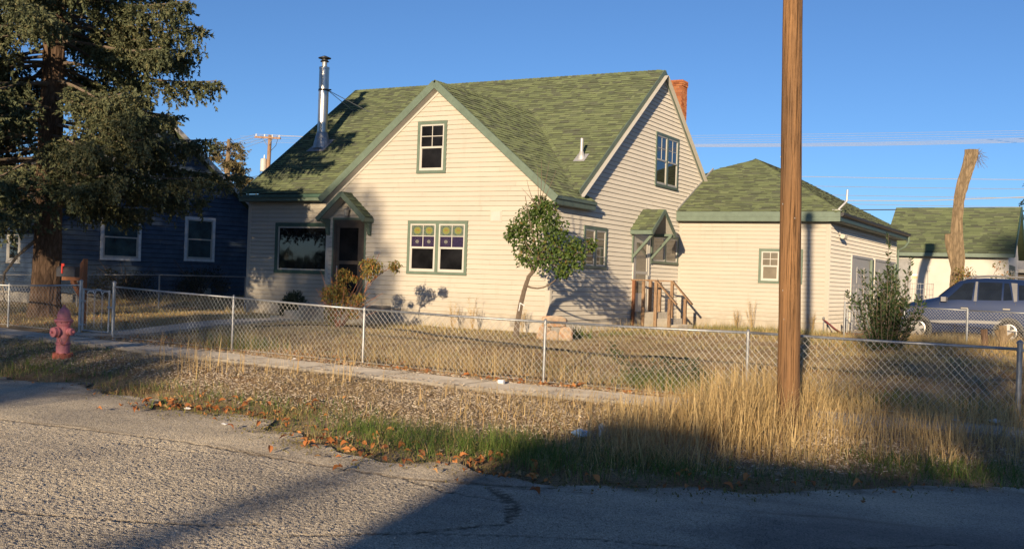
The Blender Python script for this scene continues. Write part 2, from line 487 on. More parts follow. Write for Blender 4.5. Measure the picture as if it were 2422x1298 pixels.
M['glass_lime'] = mat_plain('stained_glass_lime', (0.21, 0.215, 0.06), 0.2, var=0.25, scale=40)
M['glass_red'] = mat_plain('stained_glass_red', (0.33, 0.07, 0.03), 0.2)
M['glass_purple'] = mat_plain('stained_glass_purple', (0.032, 0.022, 0.055), 0.15, var=0.4, scale=30)
M['glass_grey'] = mat_plain('stained_glass_grey', (0.17, 0.165, 0.15), 0.2, var=0.2, scale=40)
M['asphalt'] = mat_asphalt()
M['ground'] = mat_ground()

# ------------------------------------------------------------------ mesh helpers
def offset(o):
    v = np.zeros(3)
    while o is not None:
        v += np.array(o.location)
        o = o.parent
    return v


def link(name, me, parent=None):
    o = bpy.data.objects.new(name, me)
    COL.objects.link(o)
    if parent is not None:
        o.parent = parent
    return o


def tag(o, label=None, cat=None, group=None, kind=None):
    if label:
        o['label'] = label
    if cat:
        o['category'] = cat
    if group:
        o['group'] = group
    if kind:
        o['kind'] = kind
    return o


def thing(name, loc, label, cat, group=None):
    o = bpy.data.objects.new(name, None)
    COL.objects.link(o)
    o.empty_display_size = 0.2
    o.location = loc
    return tag(o, label, cat, group)


class MB:
    def __init__(self):
        self.v = []
        self.f = []
        self.m = []

    def add(self, vs, fs, mi=0):
        b = len(self.v)
        self.v.extend([tuple(map(float, q)) for q in vs])
        for f in fs:
            self.f.append(tuple(b + i for i in f))
            self.m.append(mi)
        return self

    def hexa(self, p, mi=0):
        # p: 8 corners, first 4 the bottom ring, last 4 the top ring
        return self.add(p, [(3, 2, 1, 0), (4, 5, 6, 7), (0, 1, 5, 4), (1, 2, 6, 5), (2, 3, 7, 6), (3, 0, 4, 7)], mi)

    def box(self, a, b, mi=0):
        (x0, y0, z0), (x1, y1, z1) = a, b
        x0, x1 = min(x0, x1), max(x0, x1)
        y0, y1 = min(y0, y1), max(y0, y1)
        z0, z1 = min(z0, z1), max(z0, z1)
        return self.hexa([(x0, y0, z0), (x1, y0, z0), (x1, y1, z0), (x0, y1, z0), (x0, y0, z1), (x1, y0, z1), (x1, y1, z1), (x0, y1, z1)], mi)

    def beam(self, a, b, w, hgt, up=(0, 0, 1), mi=0):
        a = np.array(a, float)
        b = np.array(b, float)
        d = b - a
        d /= np.linalg.norm(d)
        s = np.cross(d, np.array(up, float))
        if np.linalg.norm(s) < 1e-5:
            s = np.cross(d, (0, 1, 0))
        s /= np.linalg.norm(s)
        u = np.cross(s, d)
        s = s * w / 2
        u = u * hgt / 2
        return self.hexa([a - s - u, a + s - u, b + s - u, b - s - u, a - s + u, a + s + u, b + s + u, b - s + u], mi)

    def tube(self, pts, rad, n=8, mi=0, cap=True):
        pts = [np.array(p, float) for p in pts]
        if isinstance(rad, (int, float)):
            rad = [rad] * len(pts)
        b = len(self.v)
        prev = None
        for i, p in enumerate(pts):
            d = pts[min(i + 1, len(pts) - 1)] - pts[max(i - 1, 0)]
            d /= (np.linalg.norm(d) + 1e-12)
            if prev is None:
                ref = np.array((0, 0, 1.0)) if abs(d[2]) < 0.9 else np.array((1.0, 0, 0))
                s = np.cross(d, ref)
            else:
                s = prev - d * (prev @ d)
            s /= (np.linalg.norm(s) + 1e-12)
            prev = s
            u = np.cross(d, s)
            for k in range(n):
                a = 2 * math.pi * k / n
                self.v.append(tuple(p + rad[i] * (math.cos(a) * s + math.sin(a) * u)))
        for i in range(len(pts) - 1):
            for k in range(n):
                k2 = (k + 1) % n
                self.f.append((b + i * n + k, b + i * n + k2, b + (i + 1) * n + k2, b + (i + 1) * n + k))
                self.m.append(mi)
        if cap:
            self.f.append(tuple(b + k for k in reversed(range(n))))
            self.m.append(mi)
            e = b + (len(pts) - 1) * n
            self.f.append(tuple(e + k for k in range(n)))
            self.m.append(mi)
        return self

    def bark_tube(self, pts, rad, n=30, step=.12, ridge=.06, mi=0):
        P, R = [], []
        for i in range(len(pts) - 1):
            a, b = np.array(pts[i], float), np.array(pts[i + 1], float)
            k = max(1, int(np.linalg.norm(b - a) / step))
            for j in range(k):
                t = j / k
                P.append(a * (1 - t) + b * t)
                R.append(rad[i] * (1 - t) + rad[i + 1] * t)
        P.append(np.array(pts[-1], float))
        R.append(rad[-1])
        s0 = len(self.v)
        self.tube(P, R, n, mi)
        off = [random.uniform(-1, 1) for _ in range(n)]
        for i in range(len(P)):
            for k in range(n):
                if random.random() < .12:
                    off[k] = random.uniform(-1, 1)
                q = np.array(self.v[s0 + i * n + k])
                self.v[s0 + i * n + k] = tuple(P[i] + (q - P[i]) * (1 + ridge * (off[k] + .4 * random.uniform(-1, 1))))
        return self

    def lathe(self, c, prof, n=20, axis='z', mi=0):
        b = len(self.v)
        c = np.array(c, float)
        for r, t in prof:
            for k in range(n):
                a = 2 * math.pi * k / n
                if axis == 'z':
                    q = (r * math.cos(a), r * math.sin(a), t)
                elif axis == 'y':
                    q = (r * math.cos(a), t, r * math.sin(a))
                else:
                    q = (t, r * math.cos(a), r * math.sin(a))
                self.v.append(tuple(c + q))
        for i in range(len(prof) - 1):
            for k in range(n):
                k2 = (k + 1) % n
                self.f.append((b + i * n + k, b + i * n + k2, b + (i + 1) * n + k2, b + (i + 1) * n + k))
                self.m.append(mi)
        self.f.append(tuple(b + k for k in reversed(range(n))))
        self.m.append(mi)
        e = b + (len(prof) - 1) * n
        self.f.append(tuple(e + k for k in range(n)))
        self.m.append(mi)
        return self

    def prism(self, ring, vec, mi=0):
        n = len(ring)
        r2 = [tuple(np.array(p) + np.array(vec)) for p in ring]
        self.add(list(ring) + r2, [tuple(reversed(range(n))), tuple(range(n, 2 * n))] + [(i, (i + 1) % n, n + (i + 1) % n, n + i) for i in range(n)], mi)
        return self

    def build(self, name, mat, parent=None, smooth=False, fix=False):
        o = np.zeros(3) if parent is None else offset(parent)
        me = bpy.data.meshes.new(name)
        vv = (np.array(self.v) - o) if self.v else np.zeros((0, 3))
        me.from_pydata(vv.tolist(), [], self.f)
        mats = mat if isinstance(mat, (list, tuple)) else [mat]
        for m_ in mats:
            me.materials.append(m_)
        if len(mats) > 1:
            me.polygons.foreach_set('material_index', self.m)
        if smooth:
            me.polygons.foreach_set('use_smooth', [True] * len(me.polygons))
        if fix:
            import bmesh
            bm = bmesh.new()
            bm.from_mesh(me)
            bmesh.ops.recalc_face_normals(bm, faces=bm.faces)
            bm.to_mesh(me)
            bm.free()
        me.update()
        return link(name, me, parent)


def np_mesh(name, V, faces, mat, parent=None, smooth=False):
    """V (n,3) array, faces (m,k) int array with k equal for all faces"""
    o = np.zeros(3) if parent is None else offset(parent)
    V = np.asarray(V, float) - o
    F = np.asarray(faces, np.int32)
    me = bpy.data.meshes.new(name)
    me.vertices.add(len(V))
    me.vertices.foreach_set('co', V.astype(np.float32).ravel())
    k = F.shape[1]
    me.loops.add(F.size)
    me.loops.foreach_set('vertex_index', F.ravel())
    me.polygons.add(len(F))
    me.polygons.foreach_set('loop_start', np.arange(0, F.size, k, dtype=np.int32))
    me.polygons.foreach_set('loop_total', np.full(len(F), k, np.int32))
    if smooth:
        me.polygons.foreach_set('use_smooth', np.ones(len(F), bool))
    me.materials.append(mat)
    me.update(calc_edges=True)
    me.validate()
    return link(name, me, parent)


# ------------------------------------------------------------------ terrain
def sstep(t):
    t = np.clip(t, 0, 1)
    return t * t * (3 - 2 * t)


FX = [-400, -40, -21.6, -18, -11.8, -8, 0, 400]
FZ = [0.02, 0.0, -0.07, -0.15, -0.26, -0.33, -0.34, -0.34]
EX = [-400, -60, -30, -15.2, -13.9, -11.6, -10.8, -9.0, -7.5, -6.2, -5.2, -4.3, -3.3, -2.4, -1.6, -0.7, 2, 40, 400]
EY = [11.3, 11.3, 11.3, 11.1, 11.4, 10.6, 10.2, 10.3, 9.1, 8.75, 8.75, 8.75, 9.2, 10.0, 10.7, 11.3, 11.6, 11.6, 11.6]
ROAD_Z = -0.49


def edge_y(x):
    return np.interp(x, EX, EY) + .10 * np.sin(x * 2.1 + .6) * np.sin(x * .9) + .06 * np.sin(x * 5.3)


def G(x, y):
    x = np.asarray(x, float)
    y = np.asarray(y, float)
    zf = np.interp(x, FX, FZ)
    house = 0.0 + 0.34 * sstep((-x - 24.5) / 5.0) * sstep((y - 24) / 6.0) 
    back = 0.85 * sstep((y - 43) / 11.0)
    house = np.maximum(house, back)
    ey = edge_y(x)
    a = sstep((y - ey) / np.maximum(13.6 - ey, 0.5))
    z = ROAD_Z - 0.03 + (zf - ROAD_Z + 0.0) * a
    z = np.where(y > 13.6, zf - 0.03, z)
    b = sstep((y - 16.2) / 5.6)
    z = np.where(y > 16.2, (zf - 0.03) * (1 - b) + house * b, z)
    return z


def build_grid(name, xs, ys, zfun, mat, kind='structure'):
    X, Y = np.meshgrid(xs, ys)
    Z = zfun(X, Y)
    V = np.stack([X.ravel(), Y.ravel(), Z.ravel()], 1)
    nx, ny = len(xs), len(ys)
    i = np.arange(nx * ny).reshape(ny, nx)
    F = np.stack([i[:-1, :-1].ravel(), i[:-1, 1:].ravel(), i[1:, 1:].ravel(), i[1:, :-1].ravel()], 1)
    o = np_mesh(name, V, F, mat, smooth=True)
    return tag(o, kind=kind)


def axis(segs):
    r = []
    for a, b, s in segs:
        r.append(np.arange(a, b, s))
    r.append([segs[-1][1]])
    return np.concatenate(r)


def bumpy(x, y):
    r = np.sin(x * 2.3 + 1.7 * np.sin(y * 1.9)) * np.sin(y * 2.9 + 1.1 * np.sin(x * 1.3))
    r2 = np.sin(x * 7.1 + y * 3.3) * np.sin(y * 8.3 - x * 2.1)
    return r * 0.012 + r2 * 0.006


def ground_z(x, y):
    z = G(x, y)
    off_house = sstep((y - edge_y(x)) / 0.8) * (y < 40)
    return z + bumpy(x, y) * off_house


xs = axis([(-900, -100, 100), (-100, -34, 4), (-34, 4, 0.16), (4, 40, 3), (40, 900, 86)])
ys = axis([(-900, -60, 105), (-60, 4, 4), (4, 27, 0.16), (27, 60, 1.0), (60, 120, 6), (120, 1500, 138)])
build_grid('ground', xs, ys, ground_z, M['ground'])
rx = axis([(-400, -40, 20), (-40, -18, 1.0), (-18, 2, 0.12), (2, 40, 2), (40, 400, 20)])
RV, RF = [], []
nrow = 30
rx_edge = edge_y(rx) + 0.10 * np.sin(rx * 3.1) + 0.07 * np.sin(rx * 7.7 + 1) + 0.12
tt = np.linspace(0, 1, nrow) ** 0.7
RX = np.repeat(rx[None, :], nrow, 0)
RY = -1.2 + (rx_edge[None, :] + 1.2) * tt[:, None]
RZ = np.full_like(RX, ROAD_Z) + 0.008 * np.sin(RX * 0.9 + RY * 0.7)
RZ -= 0.03 * ((RX > -16.5) & (RX < 0.6) & (RY > 3.4))
i = np.arange(RX.size).reshape(RX.shape)
QF = np.stack([i[:-1, :-1].ravel(), i[:-1, 1:].ravel(), i[1:, 1:].ravel(), i[1:, :-1].ravel()], 1)
# the stretch in front of the viewer carries the relief of the rolled stone chips
gx = np.arange(-16.6, 0.7, 0.0165)
ny_ = 420
ge = edge_y(gx) + 0.10 * np.sin(gx * 3.1) + 0.07 * np.sin(gx * 7.7 + 1) + 0.12
gt = np.linspace(0, 1, ny_)
GX = np.repeat(gx[None, :], ny_, 0)
GY = 3.3 + (ge[None, :] - 3.3) * gt[:, None]
smooth_tar = sstep((GX + 2.6 + .35 * np.sin(GY * 2.1)) / .6) * sstep((9.5 - GY) / .5)
crk = np.zeros_like(GX)


def seam_y(x):
    return np.interp(x, [-17, -14, -11.9, -8.6, -5.6, -4.3, 1], [9.0, 8.7, 8.35, 8.6, 8.2, 8.5, 9.6]) + .04 * np.sin(x * 6)




def crack(pts, wdt, depth):
    global crk
    for (xa, ya), (xb, yb) in zip(pts[:-1], pts[1:]):
        d = np.array((xb - xa, yb - ya))
        L2 = d @ d
        t = np.clip(((GX - xa) * d[0] + (GY - ya) * d[1]) / L2, 0, 1)
        wob = .025 * np.sin(GX * 23 + GY * 17) + .018 * np.sin(GX * 51 - GY * 37)
        dist = np.hypot(GX - xa - t * d[0] + wob, GY - ya - t * d[1] + wob * .6)
        crk = np.maximum(crk, np.clip(1.3 - dist / wdt, 0, 1) * depth * .22)


crack([(-11.9, 8.2), (-10.4, 8.35), (-8.6, 8.5), (-7.0, 8.3), (-5.6, 8.2), (-4.9, 8.35), (-4.3, 8.6)], .045, .045)
crack([(-9.0, 8.0), (-8.1, 8.05), (-7.4, 8.35)], .035, .035)
crack([(-7.9, 5.2), (-6.9, 5.35), (-6.2, 5.6), (-5.7, 5.8), (-5.4, 6.05)], .04, .040)
crack([(-5.0, 5.9), (-4.3, 6.5), (-3.9, 7.2), (-4.2, 7.8), (-4.7, 8.3)], .04, .040)
crack([(-4.3, 6.5), (-3.2, 7.1), (-2.2, 7.4), (-1.0, 8.6)], .035, .035)
crack([(-5.6, 8.2), (-4.9, 7.9), (-4.3, 7.85)], .035, .035)
crack([(-9.8, 6.3), (-8.8, 6.4), (-7.8, 6.6)], .03, .03)
GZ = ROAD_Z + (rng.normal(0, 1, GX.shape) * .0034 + rng.normal(0, 1, GX.shape).clip(0, 3) ** 2 * .0009) * (1 - .72 * smooth_tar) * (.55 + .45 * sstep((seam_y(GX) - GY) / .25)) - crk
GZ += .006 * np.sin(GX * .9 + GY * .7)
GX2 = GX + rng.uniform(-.005, .005, GX.shape)
GY2 = GY + rng.uniform(-.005, .005, GX.shape)
i2 = np.arange(GX.size).reshape(GX.shape) + RX.size
QG = np.stack([i2[:-1, :-1].ravel(), i2[:-1, 1:].ravel(), i2[1:, 1:].ravel(), i2[1:, :-1].ravel()], 1)
VV = np.concatenate([np.stack([RX.ravel(), RY.ravel(), RZ.ravel()], 1), np.stack([GX2.ravel(), GY2.ravel(), GZ.ravel()], 1)])
o = np_mesh('road', VV, np.concatenate([QF, QG]), M['asphalt'], smooth=False)
dirt = np.concatenate([np.zeros(RX.size), (np.clip(np.exp(-(ge[None, :] - GY) / .38) * (.55 + .8 * np.sin(GX * 3.7 + 2 * np.sin(GY * 5)) * np.sin(GY * 4.1 + GX)) + .6 * np.exp(-((GY - seam_y(GX)) / .05) ** 2) * (.5 + .5 * np.sin(GX * 2.3)), 0, 1) + crk * 130).clip(0, 1).ravel()])
at = o.data.attributes.new('dirt', 'FLOAT', 'POINT')
at.data.foreach_set('value', dirt.astype(np.float32))
tag(o, kind='structure')

# sidewalk: slabs one by one
sw = bpy.data.objects.new('sidewalk', None)
COL.objects.link(sw)
tag(sw, kind='structure')
x = -30.0
while x < 1.0:
    w = 1.52
    mb = MB()
    a, b_ = x + 0.012, x + w - 0.012
    y0, y1 = 14.17 + random.uniform(-.02, .02), 15.24 + random.uniform(-.02, .02)
    t = random.uniform(-0.008, 0.008)
    za, zb = float(G(a, 14.7)) + 0.045 + t, float(G(b_, 14.7)) + 0.045 - t
    mb.hexa([(a, y0, za - .1), (b_, y0, zb - .1), (b_, y1, zb - .1), (a, y1, za - .1), (a, y0, za), (b_, y0, zb), (b_, y1, zb), (a, y1, za)])
    mb.build('slab', M['slab'], sw)
    x += w
# path from the gate to the front door
pth = bpy.data.objects.new('path', None)
COL.objects.link(pth)
tag(pth, kind='structure')
pc = [(-18.75, 15.3), (-18.78, 16.3), (-18.9, 17.5), (-19.15, 18.7), (-19.4, 19.9), (-19.6, 21.1), (-19.7, 22.3), (-19.75, 23.3)]
for (xa, ya), (xb, yb) in zip(pc[:-1], pc[1:]):
    mb = MB()
    za, zb = float(G(xa, ya)) + 0.055, float(G(xb, yb)) + 0.055
    hw = 0.52
    mb.hexa([(xa - hw, ya + .012, za - .1), (xa + hw, ya + .012, za - .1), (xb + hw, yb - .012, zb - .1), (xb - hw, yb - .012, zb - .1),
             (xa - hw, ya + .012, za), (xa + hw, ya + .012, za), (xb + hw, yb - .012, zb), (xb - hw, yb - .012, zb)])
    mb.build('slab', M['slab'], pth)

# ------------------------------------------------------------------ house kit
class Frame:
    """a wall plane: s along the wall, z up, o outwards"""
    def __init__(self, org, d, n):
        self.o = np.array((org[0], org[1], 0.0))
        self.d = np.array((d[0], d[1], 0.0))
        self.n = np.array((n[0], n[1], 0.0))

    def P(self, s, z, o=0.0):
        return self.o + self.d * s + self.n * o + np.array((0, 0, z))

    def box(self, mb, s0, s1, z0, z1, o0, o1, mi=0):
        P = self.P
        mb.hexa([P(s0, z0, o0), P(s1, z0, o0), P(s1, z0, o1), P(s0, z0, o1), P(s0, z1, o0), P(s1, z1, o0), P(s1, z1, o1), P(s0, z1, o1)], mi)


def poly_span(poly, z):
    xs_ = []
    n = len(poly)
    for i in range(n):
        (s0, z0), (s1, z1) = poly[i], poly[(i + 1) % n]
        if z0 == z1:
            continue
        if min(z0, z1) - 1e-9 <= z <= max(z0, z1) + 1e-9:
            xs_.append(s0 + (s1 - s0) * (z - z0) / (z1 - z0))
    if len(xs_) < 2:
        return None
    return min(xs_), max(xs_)


def siding(fr, poly, openings, mat, parent, exposure, z_start, proud=0.024, lap=True, wob=0.0, joint=None):
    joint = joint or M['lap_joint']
    ztop = max(p[1] for p in poly)
    z = z_start
    count = 0
    while z < ztop - 0.02:
        z1 = min(z + exposure, ztop - 0.005)
        cuts = {z, z1}
        for (a, b, c, d) in openings:
            for q in (c, d):
                if z < q < z1:
                    cuts.add(q)
        cuts = sorted(cuts)
        pieces = []
        dz0 = random.uniform(-wob, wob)
        for za, zb in zip(cuts[:-1], cuts[1:]):
            zm = (za + zb) / 2
            sp0, sp1 = poly_span(poly, za + 1e-4), poly_span(poly, zb - 1e-4)
            if not sp0 or not sp1:
                continue
            gaps = sorted([(a, b) for (a, b, c, d) in openings if c - 1e-6 <= zm <= d + 1e-6])
            segs = []
            l0, l1 = sp0[0], sp1[0]
            for (a, b) in gaps:
                if a > l0:
                    segs.append((l0, a, l1, a))
                l0 = l1 = max(b, l0)
            if sp0[1] > l0:
                segs.append((l0, sp0[1], l1, sp1[1]))
            oa = proud - (proud - 0.004) * (za - z) / exposure + dz0 * 0.3
            ob = proud - (proud - 0.004) * (zb - z) / exposure + dz0 * 0.3
            for (a0, a1, b0, b1) in segs:
                if a1 - a0 < 0.01:
                    continue
                P = fr.P
                if abs(za - z) < 1e-6:
                    lip = 0.013
                    vs = [P(a0, za + lip, oa), P(a1, za + lip, oa), P(b1, zb, ob), P(b0, zb, ob), P(a0, za, 0.002), P(a1, za, 0.002)]
                else:
                    vs = [P(a0, za, oa), P(a1, za, oa), P(b1, zb, ob), P(b0, zb, ob), P(a0, za, 0.0), P(a1, za, 0.0)]
                hit = [pc_ for pc_ in pieces if pc_[0] < a1 - 0.01 and pc_[1] > a0 + 0.01]
                if hit:
                    pc_ = hit[0]
                    for extra in hit[1:]:
                        pc_[2].add(extra[2].v, extra[2].f)
                        pc_[2].m[-len(extra[2].m):] = extra[2].m
                        pieces.remove(extra)
                    pc_[0], pc_[1] = min([a0] + [q[0] for q in hit]), max([a1] + [q[1] for q in hit])
                else:
                    pc_ = [a0, a1, MB()]
                    pieces.append(pc_)
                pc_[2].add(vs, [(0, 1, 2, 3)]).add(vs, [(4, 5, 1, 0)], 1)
        for pc_ in pieces:
            boards = []
            if len(pc_[2].f) == 2:
                a0, a1 = pc_[0], pc_[1]
                joints = []
                q = a0 + random.uniform(.6, 3.6)
                while q < a1 - .5:
                    joints.append(q)
                    q += 3.66
                v = [np.array(t_) for t_ in pc_[2].v]      # 0..3 face, 4,5 the back of the lip
                lo = np.array([v[0], v[1]])
                lng = (v[1] - v[0]) @ fr.d
                top0, top1 = (v[3] - v[0]) @ fr.d, (v[2] - v[1]) @ fr.d
                cutsx = [0.0] + [(q - a0) for q in joints] + [lng]
                for u0, u1 in zip(cutsx[:-1], cutsx[1:]):
                    g0, g1 = (u0 + .002 if u0 > 0 else 0.0), (u1 - .002 if u1 < lng else lng)
                    e0, e1 = random.uniform(-.003, .003), random.uniform(-.003, .003)
                    dn = fr.n * random.uniform(0, .003)
                    up0, up1 = np.array((0, 0, e0)), np.array((0, 0, e1))
                    A = v[0] + fr.d * g0 + up0 + dn
                    B_ = v[0] + fr.d * g1 + up1 + dn
                    dz_ = v[3] - v[0] - fr.d * top0
                    t0 = max(g0, top0) if u0 == 0 else g0
                    t1 = min(g1, lng + top1) if u1 == lng else g1
                    C_ = v[0] + fr.d * t1 + dz_ + up1 * .5
                    D_ = v[0] + fr.d * t0 + dz_ + up0 * .5
                    bk = v[4] - v[0]
                    if t1 - t0 < .01:
                        continue
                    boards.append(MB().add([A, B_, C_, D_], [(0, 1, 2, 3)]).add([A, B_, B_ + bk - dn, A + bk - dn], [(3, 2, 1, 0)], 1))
            else:
                boards.append(pc_[2])
            for q in boards:
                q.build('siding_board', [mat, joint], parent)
                count += 1
        z += exposure
    return count


def wall_back(name, fr, poly, thick, mat, parent):
    mb = MB()
    ring = [fr.P(s, z, 0.0) for s, z in poly]
    mb.prism(ring, -fr.n * thick)
    return mb.build(name, mat, parent, fix=True)


def window(house, fr, s0, s1, z0, z1, units, casing='green', cw=0.085, stained=False, grid_top=True, pane='pane', split=0.5, sill=True, double=True, o_base=0.0):
    """units: number of sashes side by side"""
    mb = MB()
    B = fr.box
    pr = 0.042 + o_base
    B(mb, s0, s1, z1 - cw, z1, o_base, pr)
    B(mb, s0, s1, z0, z0 + cw * 0.9, o_base, pr + (0.012 if sill else 0))
    B(mb, s0, s0 + cw, z0 + cw * 0.9, z1 - cw, o_base, pr)
    B(mb, s1 - cw, s1, z0 + cw * 0.9, z1 - cw, o_base, pr)
    inner0, inner1 = s0 + cw, s1 - cw
    mull = 0.10
    uw = (inner1 - inner0 - mull * (units - 1)) / units
    for k in range(units - 1):
        a = inner0 + uw * (k + 1) + mull * k
        B(mb, a, a + mull, z0 + cw * 0.9, z1 - cw, o_base, pr - 0.003)
    w = mb.build('window', M[casing], house)
    zz0, zz1 = z0 + cw * 0.9, z1 - cw
    for k in range(units):
        a = inner0 + k * (uw + mull)
        b = a + uw
        f = 0.042
        zmid = zz0 + (zz1 - zz0) * split
        sm = MB()
        fo = 0.030 + o_base
        B(sm, a, b, zz1 - f, zz1, o_base, fo)
        B(sm, a, b, zz0, zz0 + f, o_base, fo)
        B(sm, a, a + f, zz0 + f, zz1 - f, o_base, fo)
        B(sm, b - f, b, zz0 + f, zz1 - f, o_base, fo)
        sm.build('sash_frame', M['white'], w)
        if double:
            rm = MB()
            B(rm, a + f, b - f, zmid - 0.025, zmid + 0.025, o_base, fo + 0.008)
            B(rm, a + f, a + f + 0.022, zz0 + f, zmid - 0.025, o_base, fo - 0.008)
            B(rm, b - f - 0.022, b - f, zz0 + f, zmid - 0.025, o_base, fo - 0.008)
            B(rm, a + f + .022, b - f - .022, zz0 + f, zz0 + f + 0.03, o_base, fo - 0.008)
            rm.build('lower_sash', M['white'], w)
            pm = MB()
            B(pm, a + f + 0.022, b - f - 0.022, zz0 + f + 0.03, zmid - 0.025, o_base, o_base + 0.010)
            pm.build('pane', M[pane], w)
            ta, tb, tz0, tz1 = a + f, b - f, zmid + 0.025, zz1 - f
            if grid_top:
                sm_, zm_ = (ta + tb) / 2, (tz0 + tz1) / 2
                mm = MB()
                B(mm, sm_ - 0.010, sm_ + 0.010, tz0, tz1, o_base, o_base + 0.020)
                mm.build('muntin', M['white'], w)
                mm = MB()
                B(mm, ta, sm_ - 0.010, zm_ - 0.010, zm_ + 0.010, o_base, o_base + 0.018)
                B(mm, sm_ + 0.010, tb, zm_ - 0.010, zm_ + 0.010, o_base, o_base + 0.018)
                mm.build('muntin', M['white'], w)
                for qi, (qa, qb) in enumerate(((ta, sm_ - 0.01), (sm_ + 0.01, tb))):
                    for ri, (ra, rb) in enumerate(((tz0, zm_ - 0.01), (zm_ + 0.01, tz1))):
                        pm = MB()
                        if not stained:
                            B(pm, qa, qb, ra, rb, o_base, o_base + 0.010)
                            pm.build('pane', M[pane], w)
                            continue
                        c, cz = (qa + qb) / 2, (ra + rb) / 2
                        hw, hh = (qb - qa) / 2, (rb - ra) / 2
                        P = fr.P

                        def disc(r1, r2, o, n, mi, rot=0.0, cc=c, cc2=cz):
                            vs = [P(cc + r1 * math.cos(rot + 2 * math.pi * q / n), cc2 + r2 * math.sin(rot + 2 * math.pi * q / n), o) for q in range(n)]
                            pm.add(vs, [tuple(range(n))], mi)
                        if ri == 1:     # lime diamond on teal
                            B(pm, qa, qb, ra, rb, o_base, 0.010, 0)
                            disc(hw * 0.98, hh * 0.98, 0.0115, 4, 3)
                            disc(hw * 0.86, hh * 0.86, 0.0125, 4, 0)
                            disc(hw * 0.62, hh * 0.66, 0.0135, 12, 1)
                            for sgn in (-1, 1):
                                disc(0.020, 0.014, 0.0145, 6, 2, 0.0, c + sgn * 0.025, cz + 0.01)
                            for sx_ in (-1, 1):
                                for sz_ in (-1, 1):
                                    disc(hw * 0.16, hh * 0.16, 0.0115, 6, 3, 0.3, c + sx_ * hw * 0.78, cz + sz_ * hh * 0.78)
                            pm.build('pane', [M['glass_green'], M['glass_lime'], M['glass_red'], M['glass_grey']], w)
                        else:           # purple with a grey rosette
                            B(pm, qa, qb, ra, rb, o_base, 0.010, 0)
                            if not (k == 1 and qi == 1):
                                disc(hw * 0.34, hh * 0.36, 0.0125, 12, 1)
                                for q in range(12):
                                    an = 2 * math.pi * q / 12
                                    disc(hw * 0.05, hh * 0.05, 0.0125, 4, 1, 0.0, c + hw * 0.62 * math.cos(an), cz + hh * 0.62 * math.sin(an))
                            pm.build('pane', [M['glass_purple'], M['glass_grey']], w)
            else:
                pm = MB()
                B(pm, ta, tb, tz0, tz1, o_base, o_base + 0.010)
                pm.build('pane', M[pane], w)
        else:
            pm = MB()
            B(pm, a + f, b - f, zz0 + f, zz1 - f, o_base, o_base + 0.010)
            pm.build('pane', M[pane], w)
    return w


CAM = np.array((0, 0, EYE))


class Roof:
    """collects shingles of all planes of one thing; the largest in view become single parts"""
    def __init__(self):
        self.items = []

    def plane(self, poly, keep=None, exposure=0.135, wmin=0.12, wmax=0.40, lift=0.012):
        P = [np.array(p, float) for p in poly]
        n = np.zeros(3)
        for i in range(len(P)):
            n += np.cross(P[i] - P[0], P[(i + 1) % len(P)] - P[0])
        n /= np.linalg.norm(n)
        if n[2] < 0:
            n = -n
        eu = np.cross((0, 0, 1), n)
        eu /= np.linalg.norm(eu)
        ev = np.cross(n, eu)
        o = P[0]
        uv = [((p - o) @ eu, (p - o) @ ev) for p in P]
        v0, v1 = min(q[1] for q in uv), max(q[1] for q in uv)
        v = v0
        while v < v1 - 0.02:
            vt = min(v + exposure * 1.18, v1)
            spa, spb = poly_span(uv, min(v + 0.012, v1)), poly_span(uv, vt - 1e-4)
            if not spa or not spb:
                v += exposure
                continue
            lo, hi = min(spa[0], spb[0]), max(spa[1], spb[1])
            u = lo - random.uniform(0, wmax)
            while u < hi:
                w = random.uniform(wmin, wmax)
                if random.random() < 0.25:
                    w *= 0.6
                a0, b0 = max(u, spa[0]), min(u + w, spa[1])
                a1, b1 = max(u, spb[0]), min(u + w, spb[1])
                u += w
                if b0 - a0 < 0.02 or b1 - a1 < 0.005:
                    continue
                c = o + eu * (a0 + b0) / 2 + ev * (v + vt) / 2
                if keep is not None and not keep(c):
                    continue
                th = lift + (0.011 if random.random() < 0.45 else 0.0) + random.uniform(0, 0.002)
                dv = random.uniform(-0.006, 0.004)
                q = [o + eu * a0 + ev * (v + dv) + n * th, o + eu * b0 + ev * (v + dv) + n * th, o + eu * b1 + ev * vt + n * 0.004, o + eu * a1 + ev * vt + n * 0.004,
                     o + eu * a0 + ev * (v + dv) + n * 0.0005, o + eu * b0 + ev * (v + dv) + n * 0.0005]
                d = CAM - c
                dist = np.linalg.norm(d)
                area = (b0 - a0) * exposure * max(0.0, (n @ d) / dist) / dist ** 2
                self.items.append((area, q))
            v += exposure

    def build(self, parent, mat, singles=300):
        it = sorted(self.items, key=lambda t: -t[0])
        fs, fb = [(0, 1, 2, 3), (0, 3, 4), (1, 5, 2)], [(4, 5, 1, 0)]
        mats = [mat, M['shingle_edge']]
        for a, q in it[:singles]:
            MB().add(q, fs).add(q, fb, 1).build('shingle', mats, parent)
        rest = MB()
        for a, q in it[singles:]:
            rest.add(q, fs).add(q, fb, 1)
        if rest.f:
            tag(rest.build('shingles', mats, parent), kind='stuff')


def roof_slabs(polys, thick, mat, parent):
    r = None
    for p in polys:
        q = MB()
        slab(p, thick, q)
        o_ = q.build('roof', mat, parent, fix=True)
        r = r or o_
    return r


def slab(poly, thick, mb):
    if isinstance(mb, list):
        mb.append(poly)
        return
    P = [np.array(p, float) for p in poly]
    n = np.cross(P[1] - P[0], P[2] - P[0])
    n /= np.linalg.norm(n)
    if n[2] < 0:
        n = -n
    mb.prism([p - n * 0.002 for p in P], -n * thick)

